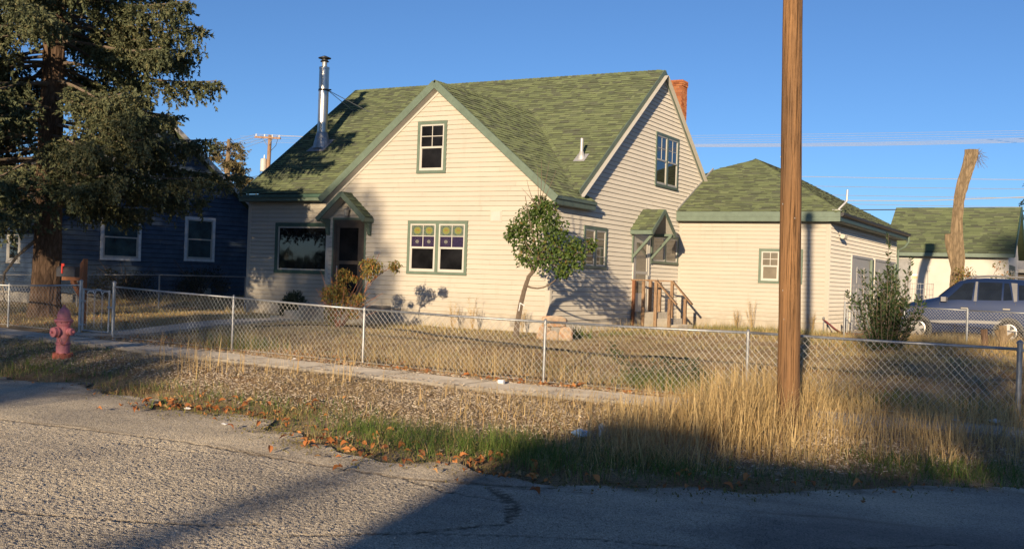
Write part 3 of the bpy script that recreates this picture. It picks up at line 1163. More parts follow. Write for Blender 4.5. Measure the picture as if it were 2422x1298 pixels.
#PART2
# ------------------------------------------------------------------ the cream house
YF, YM, YG = 24.587, 26.42, 33.797
XW, XL, XG = -12.421, -24.15, -7.58
house = thing('house', (-16, 30, 0), 'cream sided house with green shingle roofs and an attached hip roofed garage', 'house')
F_front = Frame((0, YF), (1, 0), (0, -1))
F_main = Frame((0, YM), (1, 0), (0, -1))
F_side = Frame((XW, 0), (0, 1), (1, 0))
F_gar = Frame((0, YG), (1, 0), (0, -1))
F_gside = Frame((XG, 0), (0, 1), (1, 0))
GA, GAZ, GSL = -15.89, 6.526, 0.828          # front gable apex and slope
MEY, MEZ, MSL = 26.02, 3.73, 0.7253          # main roof eave and slope
RY_, RZ_ = 31.88, 7.98


def gz(xx):
    return GAZ - GSL * abs(xx - GA)


# front gable wall
fl, frr = -19.56, XW
front_poly = [(fl, 0.42), (frr, 0.42), (frr, gz(frr) - 0.13), (GA, GAZ - 0.13), (fl, gz(fl) - 0.13)]
wf = wall_back('wall', F_front, [(s, max(z, -0.3) if z > 0.5 else -0.3) for s, z in front_poly], 0.12, M['foundation'], house)
UW = (-16.55, -15.62, 4.10, 5.50)
LW = (-16.77, -14.87, 1.39, 2.83)
DR = (-19.27, -18.22, 0.56, 2.84)
cp = 0.11
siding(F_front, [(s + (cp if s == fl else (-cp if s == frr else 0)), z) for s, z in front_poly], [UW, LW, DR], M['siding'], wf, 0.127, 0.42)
for s0, s1 in ((fl, fl + cp), (frr - cp, frr + 0.02)):
    mb = MB()
    F_front.box(mb, s0, s1, 0.40, gz(s0) - 0.16, 0.0, 0.024)
    mb.build('corner_trim', M['siding'], wf)
# main front wall with the picture window
main_poly = [(XL, 0.35), (fl - 0.02, 0.35), (fl - 0.02, 3.62), (XL, 3.62)]
wm = wall_back('wall', F_main, [(XL, -0.3), (fl + 0.4, -0.3), (fl + 0.4, 3.62), (XL, 3.62)], 0.12, M['foundation'], house)
PW = (-23.02, -20.25, 1.29, 2.86)
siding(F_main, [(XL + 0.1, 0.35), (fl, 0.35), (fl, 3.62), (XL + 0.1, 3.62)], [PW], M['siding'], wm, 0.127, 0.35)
mb = MB()
F_main.box(mb, XL - .02, XL + 0.1, 0.33, 3.6, 0.0, 0.024)
mb.build('corner_trim', M['siding'], wm)
# side gable wall
side_poly = [(YF + 0.003, 0.30), (37.6, 0.30), (37.6, MEZ + MSL * (2 * RY_ - 37.6 - MEY) - 0.12), (RY_, RZ_ - 0.12), (26.35, MEZ + MSL * (26.35 - MEY) - 0.12), (26.34, 3.45), (YF + 0.003, 3.42)]
ws = wall_back('wall', F_side, [(s, -0.3 if z < 0.5 else z) for s, z in side_poly], 0.12, M['foundation'], house)
GW = (31.47, 33.45, 4.36, 6.03)
SW1 = (26.47, 27.98, 1.70, 2.84)
SD = (29.92, 31.24, 0.50, 2.80)
SW2 = (31.42, 33.70, 1.97, 2.88)
siding(F_side, [(s + (0.1 if s < 25 else 0), z) for s, z in side_poly], [GW, SW1, SD, SW2], M['siding'], ws, 0.127, 0.30)
mb = MB()
F_side.box(mb, YF + 0.003, YF + 0.1, 0.28, 3.40, 0.0, 0.024)
mb.build('corner_trim', M['siding'], ws)
# hidden sides close the volume
mb = MB()
mb.box((XL + 0.01, YM + .13, -.3), (XL + .12, 37.6, 3.6))
mb.box((XL + .01, 37.5, -.3), (XW - .13, 37.62, 3.6))
mb.prism([(XL + 0.013, YM + .13, 3.6), (XL + 0.013, RY_, RZ_ - .15), (XL + 0.013, 37.6, 3.6)], (0.1, 0, 0))
mb.box((fl + 0.01, YF + 0.13, -.3), (fl + .12, YM - 0.003, 3.2))
mb.build('wall', M['siding'], house, fix=True)
# garage
ga_poly = [(XW + .02, 0.30), (XG, 0.30), (XG, 3.66), (XW + .02, 3.66)]
wg = wall_back('wall', F_gar, [(XW + .02, -.3), (XG, -.3), (XG, 3.66), (XW + .02, 3.66)], 0.12, M['foundation'], house)
GWN = (-9.74, -8.36, 1.48, 2.56)
siding(F_gar, [(XW + .1, 0.30), (XG - .1, 0.30), (XG - .1, 3.66), (XW + .1, 3.66)], [GWN], M['siding'], wg, 0.127, 0.30)
for a, b in ((XW + .02, XW + .1), (XG - .1, XG + .02)):
    mb = MB()
    F_gar.box(mb, a, b, 0.28, 3.64, 0, 0.024)
    mb.build('corner_trim', M['siding'], wg)
wgs = wall_back('wall', F_gside, [(YG + .003, -.3), (45.5, -.3), (45.5, 3.66), (YG + .003, 3.66)], 0.12, M['foundation'], house)
D1 = (37.05, 40.45, 0.02, 2.44)
D2 = (41.05, 45.2, 0.02, 2.44)
siding(F_gside, [(YG + .1, 0.30), (45.4, 0.30), (45.4, 3.66), (YG + .1, 3.66)], [D1, D2], M['siding'], wgs, 0.127, 0.30)
for a, b in ((YG + .003, YG + .1), (45.4, 45.5)):
    mb = MB()
    F_gside.box(mb, a, b, 0.28, 3.64, 0, 0.024)
    mb.build('corner_trim', M['siding'], wgs)
mb = MB()
mb.box((-14.5, 45.4, -.3), (XG - .13, 45.5, 3.66))
mb.box((-14.5, 37.7, -.3), (-14.4, 45.4, 3.66))
mb.build('wall', M['siding'], house)

# windows
window(house, F_front, *UW, 1, pane='pane_screen')
window(house, F_front, *LW, 2, stained=True, pane='pane_screen')
window(house, F_side, *GW, 2, pane='pane_beige' if False else 'pane')
window(house, F_side, *SW1, 2, double=False, pane='pane')
window(house, F_side, *SW2, 2, double=False, pane='pane_beige')  # beige pane colour imitates the reflected garage siding
window(house, F_gar, *GWN, 2, double=True, split=0.5, pane='pane_beige')
w = window(house, F_main, *PW, 1, casing='dark_green', cw=0.12, double=False)
# little white bars in the lower window of the side wall
mb = MB()
for k in range(2):
    for q in range(1, 4):
        zz = 1.70 + .09 + q * 0.24
        F_side.box(mb, 26.60 + k * .72, 27.16 + k * .72, zz, zz + .016, 0, .016)
mb.build('window_grille', M['white'], house)

# roofs
RT = Roof()
under = []
xr = -12.355
lx = -24.22
main_front = [(lx, MEY, MEZ), (xr, MEY, MEZ), (xr, RY_, RZ_), (lx, RY_, RZ_)]
RT.plane(main_front, keep=lambda c: c[2] > gz(c[0]) + 0.02 or c[1] < YF)
# main slab is cut where the front gable opens into it
slab([(lx, MEY, MEZ), (-20.2, MEY, MEZ), (-19.55, MEY, MEZ), (-19.55, RY_, RZ_), (lx, RY_, RZ_)], 0.10, under)
vy = MEY + (GAZ - MEZ) / MSL
slab([(-19.55, MEY, MEZ), (GA, vy, GAZ), (GA, RY_, RZ_), (-19.55, RY_, RZ_)], 0.10, under)
slab([(GA, vy, GAZ), (xr, MEY - .3, MEZ - .3 * MSL), (xr, RY_, RZ_), (GA, RY_, RZ_)], 0.10, under)
back_z = MEZ
slab([(lx, RY_, RZ_), (xr, RY_, RZ_), (xr, 2 * RY_ - MEY, MEZ), (lx, 2 * RY_ - MEY, MEZ)], 0.10, under)
RT.plane([(lx, 2 * RY_ - MEY, MEZ), (xr, 2 * RY_ - MEY, MEZ), (xr, RY_, RZ_), (lx, RY_, RZ_)], exposure=0.3, wmax=1.0)
# front gable
gy0 = YF - 0.30
gl, gr = -19.57, -12.21


def valley_y(xx):
    return MEY + (gz(xx) - MEZ) / MSL


right_pl = [(gr, gy0, gz(gr)), (gr, 26.75, gz(gr)), (gr - 0.25, max(26.75, valley_y(gr - .25)) if False else 26.3, gz(gr - .25)), (GA, vy, GAZ), (GA, gy0, GAZ)]
right_pl = [(gr, gy0, gz(gr)), (gr, 26.72, gz(gr)), (XW + 0.02, 26.72, gz(XW + .02)), (XW + .02, valley_y(XW) + .03, gz(XW + .02)), (GA, vy, GAZ), (GA, gy0, GAZ)]
RT.plane([right_pl[0], right_pl[1], (gr - .7, valley_y(gr - .7), gz(gr - .7)), right_pl[4], right_pl[5]])
slab([(gr, gy0, gz(gr)), (gr, 26.70, gz(gr)), (gr - .7, valley_y(gr - .7), gz(gr - .7)), (GA, vy, GAZ), (GA, gy0, GAZ)], 0.10, under)
left_pl = [(gl, gy0, gz(gl)), (gl, valley_y(gl) + .1, gz(gl)), (GA, vy, GAZ), (GA, gy0, GAZ)]
RT.plane(left_pl)
slab(left_pl, 0.10, under)
# garage hip roof
ga_ap = np.array((-11.163, 37.9, 5.858))
rb_ = np.array((-11.163, 41.2, 5.858))
ey_, ez_ = YG - 0.35, 3.70
ex_ = XG + 0.36
kf = (ga_ap[2] - ez_) / (ga_ap[1] - ey_)
yl = ey_ + (5.40 - ez_) / kf
g_front = [(XW + .02, ey_, ez_), (ex_, ey_, ez_), tuple(ga_ap), (XW + .02, yl, 5.40)]
RT.plane(g_front)
slab(g_front, 0.10, under)
g_right = [(ex_, ey_, ez_), (ex_, 45.9, ez_), tuple(rb_), tuple(ga_ap)]
RT.plane(g_right)
slab(g_right, 0.10, under)
mleft = (5.858 - 5.40) / (ga_ap[0] - XW)
g_left = [(-14.5, 45.9, 5.858 - mleft * (14.5 - 11.163)), (-14.5, 35.9, 5.858 - mleft * (14.5 - 11.163)), (XW, yl, 5.40), tuple(ga_ap), tuple(rb_)]
slab([tuple(rb_), tuple(ga_ap), (-14.5, 36.05, 4.645), (-14.5, 45.9, 4.645)], 0.08, under)
slab([tuple(rb_), (ex_, 45.9, ez_), (-14.5, 45.9, ez_)], 0.08, under)
RT.plane([(-14.5, 45.9, 4.645), (-14.5, 37.9, 4.645), tuple(ga_ap), tuple(rb_)], exposure=.3, wmax=1.0)
roof_o = roof_slabs(under, 0.10, M['roof_felt'], house)
RT.build(roof_o, M['shingle'])


# ridge and hip caps, each cap a piece
def caps(a, b, parent, step=0.145, half=0.13, drop=0.10, mat='shingle', nrm=None):
    a = np.array(a, float)
    b = np.array(b, float)
    L = np.linalg.norm(b - a)
    d = (b - a) / L
    s = np.cross(d, (0, 0, 1))
    s /= np.linalg.norm(s)
    u = np.cross(s, d)
    n = int(L / step)
    mb = MB()
    for k in range(n):
        p = a + d * (k * step)
        q = a + d * min(k * step + step * 1.15, L)
        up0, up1 = 0.030 + random.uniform(0, .005), 0.016
        mb.add([p + u * up0, p + s * half + u * (up0 - drop), p - s * half + u * (up0 - drop), q + u * up1, q + s * half + u * (up1 - drop), q - s * half + u * (up1 - drop),
                p + u * (up0 - .014), p + s * half + u * (up0 - drop - .014), p - s * half + u * (up0 - drop - .014)],
               [(0, 1, 4, 3), (2, 0, 3, 5), (0, 6, 7, 1), (2, 8, 6, 0)])
    o_ = mb.build('ridge_caps', M[mat], parent)
    return tag(o_, kind='stuff')


caps((lx, RY_, RZ_), (xr, RY_, RZ_), roof_o)
caps((GA, gy0, GAZ), (GA, vy, GAZ), roof_o, drop=0.11)
caps((ex_, ey_, ez_), ga_ap, roof_o, drop=0.05, half=0.15)
caps(ga_ap, rb_, roof_o, drop=0.06)
# valley lines of overlapping shingles
caps((gr - .5, valley_y(gr - .5), gz(gr - .5)), (GA, vy, GAZ), roof_o, half=0.09, drop=-0.035)

# rake boards, fascias, soffits, white trim
def rake(a, b, w, hh, off, mat, name, parent=None):
    a = np.array(a, float) + off
    b = np.array(b, float) + off
    mb = MB()
    mb.beam(a, b, w, hh)
    return mb.build(name, M[mat], parent or house)


o_ = np.array((0, 0.0, -0.09))
rake((GA, gy0 + .0, GAZ + .02), (gl - .04, gy0, gz(gl - .04) + .02), 0.035, 0.19, o_, 'green', 'rake_board')
rake((GA, gy0 + .003, GAZ + .02), (gr + .04, gy0 + .003, gz(gr + .04) + .02), 0.035, 0.19, o_, 'green', 'rake_board')
for xe in (gl, gr):
    mb = MB()
    s_ = 1 if xe > GA else -1
    P0 = np.array((GA, gy0 + .018, GAZ - .19))
    P1 = np.array((xe, gy0 + .018, gz(xe) - .19))
    q = np.array((0, 0.28, 0))
    mb.add([P0, P1, P1 + q, P0 + q], [(0, 1, 2, 3)])
    mb.build('soffit', M['white'], house)
    mb = MB()
    mb.beam((GA, YF - 0.03, GAZ - 0.225), (xe, YF - 0.03, gz(xe) - 0.225), 0.03, 0.05)
    mb.build('frieze_trim', M['white'], house)
# eave fascia on the gable's side, with its soffit
mb = MB()
mb.box((gr - .02, gy0, gz(gr) - .22), (gr + .02, 26.72, gz(gr) - .02))
mb.build('fascia', M['green'], house)
mb = MB()
mb.box((gr - .2, gy0 + .01, gz(gr) - .232), (gr + .014, 26.70, gz(gr) - .222))
mb.build('soffit', M['green'], house)
mb = MB()
mb.box((gr + .02, gy0, gz(gr) - .09), (gr + .06, 26.72, gz(gr) - .005))
mb.build('drip_edge', M['green'], house)
# main eave
mb = MB()
mb.box((lx, MEY - .02, MEZ - .22), (gl, MEY + .02, MEZ - .015))
mb.box((lx, MEY + .02, MEZ - .225), (gl, YM - .003, MEZ - .205))
mb.build('fascia', M['green'], house)
mb = MB()
mb.box((lx, MEY - .07, MEZ - .12), (gl, MEY - .02, MEZ - .02))
mb.build('gutter', M['dark_green'], house)
# main gable rakes
o2 = np.array((0.0, 0, -0.085))
rake((xr, RY_, RZ_ + .02), (xr, MEY, MEZ + .02), 0.035, 0.13, o2, 'green', 'rake_board')
rake((xr + .002, RY_, RZ_ + .02), (xr + .002, 2 * RY_ - MEY, MEZ + .02), 0.035, 0.19, o2, 'green', 'rake_board')
rake((lx, RY_, RZ_ + .02), (lx, MEY, MEZ + .02), 0.035, 0.19, o2, 'green', 'rake_board')
for sg in (-1, 1):
    mb = MB()
    e = np.array((XW + .02, RY_ + sg * 5.86, MEZ - .17))
    a = np.array((XW + .02, RY_, RZ_ - .17))
    q = np.array((0.19, 0, 0))
    mb.add([a, e, e + q, a + q], [(0, 1, 2, 3)])
    mb.build('soffit', M['white'], house)
    mb = MB()
    mb.beam((XW + .03, RY_, RZ_ - .20), (XW + .03, RY_ + sg * 5.7, RZ_ - .20 - 5.7 * MSL), 0.03, 0.05)
    mb.build('frieze_trim', M['white'], house)
# garage eaves
mb = MB()
mb.box((XW + .03, ey_ - .02, ez_ - .16), (ex_ + .02, ey_ + .02, ez_ - .005))
mb.box((XW + .03, ey_ - .012, ez_ - .30), (ex_ + .02, ey_ + .03, ez_ - .163))
mb.build('fascia', M['green'], house)
mb = MB()
mb.box((XW + .03, ey_ + .03, ez_ - .30), (ex_ - .03, YG - .003, ez_ - .285))
mb.box((XG + .003, ey_ + .03, ez_ - .30), (ex_ - .03, 45.9, ez_ - .285))
mb.build('soffit', M['green'], house)
mb = MB()
mb.box((ex_ - .02, ey_ + .03, ez_ - .28), (ex_ + .02, 45.9, ez_ - .02))
mb.build('fascia', M['dark_green'], house)
gm = MB()
for k in range(5):
    pass
ring = [(ex_ + .02, ey_, ez_ - .03), (ex_ + .13, ey_, ez_ - .03), (ex_ + .12, ey_, ez_ - .10), (ex_ + .08, ey_, ez_ - .15), (ex_ + .02, ey_, ez_ - .15)]
gm.prism(ring, (0, 45.95 - ey_, 0))
gm.build('gutter', M['black'], house, fix=True)
gm = MB()
gm.tube([(ex_ + .07, 45.75, ez_ - .14), (ex_ + .07, 45.75, ez_ - .35), (ex_ - .05, 45.7, ez_ - .55), (XG + .06, 45.65, ez_ - .7), (XG + .06, 45.65, 1.2)], 0.04, 8)
gm.build('downspout', M['green'], house)
# white flashing where the garage roof meets the gable wall
mb = MB()
mb.beam((XW + .035, ey_, ez_ + .05), (XW + .035, yl, 5.45), 0.03, 0.05)
mb.build('wall_flashing', M['white'], house)

# brick chimney behind the gable rake
ch = MB()
cx0, cx1, cy0, cy1, cz0, cz1 = -13.12, -12.62, 34.20, 34.68, 5.7, 8.06
mb = MB()
mb.box((cx0, cy0, cz0), (cx1, cy1, cz1 - .01))
chim = mb.build('chimney', M['mortar'], roof_o)
ch = MB()
bh, bl = 0.067, 0.20
z = cz0
row = 0
while z < cz1:
    crown = 0.022 if z > cz1 - 0.15 else 0.0
    for (ax, lo, hi) in (('x', cx0, cx1), ('y', cy0, cy1)):
        p = lo - (bl / 2 if row % 2 else 0)
        while p < hi:
            a, b = max(p, lo - crown), min(p + bl - .01, hi + crown)
            p += bl
            if b - a < 0.02:
                continue
            j = random.uniform(0.004, 0.009) + crown
            if ax == 'x':
                ch.box((a, cy0 - j, z), (b, cy0 + .02, z + bh - .01))
            else:
                ch.box((cx1 - .02, a, z), (cx1 + j, b, z + bh - .01))
    z += bh
    row += 1
ch.box((cx0 - .02, cy0 - .02, cz1), (cx1 + .02, cy1 + .02, cz1 + .05))
tag(ch.build('bricks', M['brick'], chim), kind='stuff')

# stovepipe with flashing cone, rain cap and two guy rods
sx, sy = -23.0, 28.5
zb = MEZ + MSL * (sy - MEY)
sp = MB()
sp.lathe((sx, sy, 0), [(0.165, zb + .25), (0.165, 7.0), (0.168, 7.0), (0.168, 7.02), (0.165, 7.02), (0.165, 8.06), (0.175, 8.06), (0.175, 8.12), (0.13, 8.13)], 24)
pipe = sp.build('stovepipe', M['bright_steel'], house, smooth=False)
mb = MB()
mb.lathe((sx, sy, 0), [(0.085, 8.12), (0.085, 8.33)], 16)
mb.build('flue', M['steel'], pipe)
mb = MB()
mb.lathe((sx, sy, 0), [(0.14, 8.30), (0.15, 8.31), (0.10, 8.35), (0.10, 8.38), (0.21, 8.41), (0.21, 8.43), (0.03, 8.50)], 20)
mb.build('rain_cap', M['black'], pipe)
mb = MB()
mb.lathe((sx, sy, 0), [(0.30, zb - .1), (0.26, zb + .12), (0.185, zb + .42), (0.17, zb + .44)], 20)
mb.build('flashing_cone', M['steel'], pipe)
mb = MB()
n_ = np.array((0, -MSL, 1.0)) / math.hypot(MSL, 1)
c_ = np.array((sx, sy, zb)) + n_ * .03
ey2 = np.array((0, 1, MSL)) / math.hypot(MSL, 1)
ex2 = np.array((1.0, 0, 0))
mb.prism([c_ + ex2 * a + ey2 * b for a, b in ((-.36, -.42), (.36, -.42), (.30, .36), (-.30, .36))], n_ * .006)
mb.build('flashing_plate', M['grey_paint'], pipe, fix=True)
for q in ((-23.25, 30.46), (-22.45, 30.33)):
    mb = MB()
    mb.tube([(sx + .16, sy, 7.36), (q[0], q[1], MEZ + MSL * (q[1] - MEY) + .03)], 0.011, 6)
    mb.build('guy_rod', M['steel'], pipe)
mb = MB()
mb.lathe((sx, sy, 0), [(0.176, 7.33), (0.176, 7.39)], 20)
mb.box((sx + .15, sy - .03, 7.34), (sx + .30, sy + .03, 7.38))
mb.build('pipe_band', M['black'], pipe)
# plumbing vent
vx, vyy = -13.0, 27.42
vz = MEZ + MSL * (vyy - MEY)
mb = MB()
mb.tube([(vx, vyy, vz - .1), (vx, vyy, vz + .56)], 0.045, 12)
vent = mb.build('vent_pipe', M['pale_wire'], roof_o)
mb = MB()
mb.lathe((vx, vyy, 0), [(0.13, vz - .10), (0.10, vz + .07), (0.055, vz + .20)], 14)
c_ = np.array((vx, vyy, vz)) + n_ * .03
mb.prism([c_ + ex2 * a + ey2 * b for a, b in ((-.17, -.2), (.17, -.2), (.17, .2), (-.17, .2))], n_ * .005)
mb.build('vent_flashing', M['pale_wire'], vent)

# front door: frame, slab, storm glass
mb = MB()
F_front.box(mb, DR[0], DR[0] + .09, DR[2], DR[3], 0, .045)
F_front.box(mb, DR[1] - .09, DR[1], DR[2], DR[3], 0, .045)
F_front.box(mb, DR[0] + .09, DR[1] - .09, DR[3] - .10, DR[3], 0, .045)
door = mb.build('front_door', M['brown'], house)
mb = MB()
F_front.box(mb, DR[0] + .09, DR[0] + .20, DR[2] + .05, DR[3] - .10, 0, .030)
F_front.box(mb, DR[1] - .20, DR[1] - .09, DR[2] + .05, DR[3] - .10, 0, .030)
F_front.box(mb, DR[0] + .20, DR[1] - .20, DR[3] - .22, DR[3] - .10, 0, .030)
F_front.box(mb, DR[0] + .20, DR[1] - .20, 1.60, 1.70, 0, .030)
F_front.box(mb, DR[0] + .20, DR[1] - .20, DR[2] + .05, DR[2] + .25, 0, .030)
mb.build('storm_frame', M['brown'], door)
for z0_, z1_ in ((1.70, DR[3] - .22), (DR[2] + .25, 1.60)):
    mb = MB()
    F_front.box(mb, DR[0] + .20, DR[1] - .20, z0_, z1_, 0, .014)
    mb.build('pane', M['pane_screen'], door)
mb = MB()
F_front.box(mb, DR[0] + .13, DR[0] + .16, 1.25, 1.55, .03, .06)
mb.build('handle', M['grey_paint'], door)
mb = MB()
F_front.box(mb, DR[0] - .03, DR[1] + .03, DR[2] - .05, DR[2], 0, .08)
mb.build('threshold', M['grey_paint'], door)
mb = MB()
F_front.box(mb, DR[0] - .06, DR[0], DR[2], DR[3] + .06, 0.004, .03)
F_front.box(mb, DR[1], DR[1] + .06, DR[2], DR[3] + .06, 0.004, .03)
F_front.box(mb, DR[0], DR[1], DR[3], DR[3] + .06, 0.004, .03)
mb.build('door_trim', M['green'], door)


def canopy(cxy, out, along, half, z_ap, z_ea, proj, name):
    """small gabled hood; out = outward unit, along = unit along the wall"""
    c = np.array((cxy[0], cxy[1], 0.0))
    out = np.array((out[0], out[1], 0.0))
    al = np.array((along[0], along[1], 0.0))
    z = np.array((0, 0, 1.0))
    un = MB()
    R2 = Roof()
    for sg in (-1, 1):
        pl = [c + al * sg * half + z * z_ea + out * proj, c + al * sg * half + z * z_ea + out * .006, c + z * z_ap + out * .006, c + z * z_ap + out * proj]
        slab(pl, 0.05, un)
        R2.plane([pl[0], pl[1], pl[2], pl[3]] if True else pl, exposure=.14, wmin=.15, wmax=.35, lift=.010)
    cn = un.build(name, M['green'], house, fix=True)
    R2.build(cn, M['shingle'])
    slope = (z_ap - z_ea) / half
    for sg in (-1, 1):
        mb = MB()
        a = c + z * (z_ap - .055) + out * (proj + .002 * sg)
        b = c + al * sg * (half + .03) + z * (z_ea - .055 - .03 * slope) + out * (proj + .002 * sg)
        mb.beam(a, b, .035, .13)
        mb.build('rake_board', M['green'], cn)
        mb = MB()
        mb.beam(c + al * sg * (half + .012) + z * (z_ea - .07) + out * (proj - .02), c + al * sg * (half + .012) + z * (z_ea - .07) + out * .03, .03, .11)
        mb.build('eave_board', M['green'], cn)
        mb = MB()
        q = [c + al * sg * (half - .02) + z * (z_ea - .06) + out * (proj - .02), c + al * sg * (half - .02) + z * (z_ea - .06) + out * .03, c + z * (z_ap - .075) + out * .03, c + z * (z_ap - .075) + out * (proj - .02)]
        mb.add(q, [(0, 1, 2, 3)])
        mb.build('soffit', M['white'], cn)
    return cn, c, out, al, z


can, c, out, al, zz = canopy((-18.745, YF), (0, -1), (1, 0), 0.80, 3.60, 2.90, 0.46, 'door_canopy')
for sg in (-1, 1):
    mb = MB()
    P = c + al * sg * .72
    ring = [P + zz * 2.86 + out * .03, P + zz * 2.40 + out * .03, P + zz * 2.44 + out * .10, P + zz * 2.62 + out * .14, P + zz * 2.74 + out * .24, P + zz * 2.78 + out * .40, P + zz * 2.86 + out * .42]
    mb.prism([r - al * .045 for r in ring], al * .09)
    mb.build('bracket', M['green'], can, fix=True)
# porch light under the canopy
mb = MB()
lx_, ly_ = -18.78, YF - .10
mb.box((lx_ - .05, YF - .045, 3.06), (lx_ + .05, YF - .02, 3.20))
mb.tube([(lx_, YF - .04, 3.17), (lx_ + .02, YF - .10, 3.22), (lx_, YF - .15, 3.16)], .012, 6)
mb.lathe((lx_, YF - .15, 0), [(.03, 3.16), (.085, 3.12), (.085, 3.11)], 12)
mb.lathe((lx_, YF - .15, 0), [(.05, 2.92), (.055, 2.93), (.02, 2.945)], 12)
pl_ = mb.build('porch_light', M['grey_paint'], house)
mb = MB()
mb.lathe((lx_, YF - .15, 0), [(.05, 2.945), (.078, 3.11)], 12)
mb.build('lamp_glass', M['lamp_glass'], pl_)
# front stoop
mb = MB()
mb.box((-19.55, 23.45, -.2), (-17.25, YF - .02, 0.50))
st = mb.build('stoop', M['concrete'], house)
mb = MB()
mb.box((-20.05, 23.45, -.2), (-19.553, YF - .02, 0.27))
mb.build('step', M['concrete'], st)
mb = MB()
mb.box((-20.55, 23.45, -.2), (-20.053, YF - .02, 0.10))
mb.build('step', M['concrete'], st)
# mail slot and cover plate on the facade
mb = MB()
F_front.box(mb, -17.87, -17.64, 1.885, 1.985, .005, .04)
ms = mb.build('mail_slot', M['white'], house)
mb = MB()
F_front.box(mb, -17.855, -17.655, 1.90, 1.97, .04, .046)
mb.build('slot_flap', M['grey_paint'], ms)
mb = MB()
F_front.box(mb, -14.20, -13.86, 2.80, 3.10, .003, .035)
vb = mb.build('vent_cover', M['siding'], house)
mb = MB()
F_front.box(mb, -14.165, -13.895, 2.835, 3.065, .035, .048)
mb.build('cover_panel', M['white'], vb)
# foundation vent
mb = MB()
F_front.box(mb, -13.52, -13.12, 0.12, 0.40, .002, .03)
mb.build('foundation_vent', M['concrete'], house)

# side door, hood, steps and rails
mb = MB()
F_side.box(mb, SD[0], SD[0] + .11, SD[2], SD[3], 0, .05)
F_side.box(mb, SD[1] - .11, SD[1], SD[2], SD[3], 0, .05)
F_side.box(mb, SD[0] + .11, SD[1] - .11, SD[3] - .11, SD[3], 0, .05)
sd = mb.build('side_door', M['white'], house)
mb = MB()
a, b = SD[0] + .11, SD[1] - .11
F_side.box(mb, a, a + .12, SD[2], SD[3] - .11, 0, .034)
F_side.box(mb, b - .12, b, SD[2], SD[3] - .11, 0, .034)
F_side.box(mb, a + .12, b - .12, SD[3] - .25, SD[3] - .11, 0, .034)
F_side.box(mb, a + .12, b - .12, 1.62, 1.70, 0, .034)
F_side.box(mb, a + .12, b - .12, SD[2], 1.05, 0, .03)
mb.build('storm_frame', M['white'], sd)
for q0, q1 in ((1.05, 1.62), (1.70, SD[3] - .25)):
    mb = MB()
    F_side.box(mb, a + .12, b - .12, q0, q1, 0, .014)
    mb.build('pane', M['pane_beige'], sd)
mb = MB()
F_side.box(mb, b - .09, b - .03, 1.42, 1.58, .034, .075)
mb.build('handle', M['grey_paint'], sd)
can2, c, out, al, zz = canopy((XW, 30.60), (1, 0), (0, 1), 0.93, 3.56, 2.90, 0.72, 'door_canopy')
for sg, yy in ((-1, 29.86), (1, 31.33)):
    mb = MB()
    mb.beam((XW + .66, yy, 2.80), (XW + .05, yy, 2.12), .075, .075)
    mb.build('brace', M['green'], can2)
    mb = MB()
    mb.box((XW + .02, yy - .04, 1.95), (XW + .06, yy + .04, 2.86))
    mb.build('wall_post', M['green'], can2)
    mb = MB()
    mb.beam((XW + .02, yy, 2.83), (XW + .70, yy, 2.83), .07, .07)
    mb.build('beam', M['green'], can2)
mb = MB()
mb.box((XW + .002, 29.93, -.2), (-11.62, 31.25, 0.50))
lnd = mb.build('side_landing', M['concrete'], house)
for q0, q1, q2 in ((-11.617, -11.28, .33), (-11.277, -10.95, .16)):
    mb = MB()
    mb.box((q0, 29.96, -.2), (q1, 31.22, q2))
    mb.build('step', M['concrete'], lnd)
rl = MB()
rail = None
for yy in (29.90, 31.22):
    segs = [((-12.33, yy, .0), (-12.33, yy, 1.42)), ((-12.02, yy, .1), (-12.02, yy, 1.40)), ((-11.63, yy, .0), (-11.63, yy, 1.44)), ((-11.20, yy, -.05), (-11.20, yy, .92))]
    first = MB()
    first.box((-12.40, yy - .06, 1.42), (-11.58, yy + .06, 1.46))
    hr = first.build('handrail', M['rail_wood'], lnd)
    for a_, b_ in segs:
        p_ = MB()
        p_.beam(a_, b_, .085, .085, up=(0, 1, 0))
        p_.build('post', M['rail_wood'] if yy < 30 or a_[0] > -11.5 else M['red_wood'], hr) if False else p_.build('rail_post', M['red_wood'] if random.random() < .45 else M['rail_wood'], lnd)
    p_ = MB()
    p_.beam((-11.60, yy, 1.42), (-10.98, yy, .76), .12, .04, up=(0, 0, 1))
    p_.build('sloping_rail', M['rail_wood'], lnd)
p_ = MB()
p_.box((-12.36, 29.96, 1.36), (-12.30, 31.16, 1.40))
# garage doors in the side wall
for D in (D1, D2):
    mb = MB()
    F_gside.box(mb, D[0] - .08, D[0], D[2], D[3] + .08, .003, .05)
    F_gside.box(mb, D[1], D[1] + .08, D[2], D[3] + .08, .003, .05)
    F_gside.box(mb, D[0], D[1], D[3], D[3] + .08, .003, .05)
    gd = mb.build('garage_door', M['white'], house)
    mb = MB()
    F_gside.box(mb, D[0], D[0] + .7, D[2], D[3], .0, .03)
    F_gside.box(mb, D[0] + .7, D[1], D[2], D[3], .0, .012)
    mb.build('door_leaf', M['white'], gd)
    for k in range(3):
        for r in range(2):
            mb = MB()
            a_ = D[0] + .9 + r * (D[1] - D[0] - 1.0) / 2
            F_gside.box(mb, a_, a_ + (D[1] - D[0] - 1.4) / 2, .15 + k * .72, .70 + k * .72, .012, .022)
            mb.build('panel', M['white'], gd)
    mb = MB()
    F_gside.box(mb, D[1] - .30, D[1], D[2], D[3], .03, .11)
    mb.build('door_jamb', M['green'], gd)
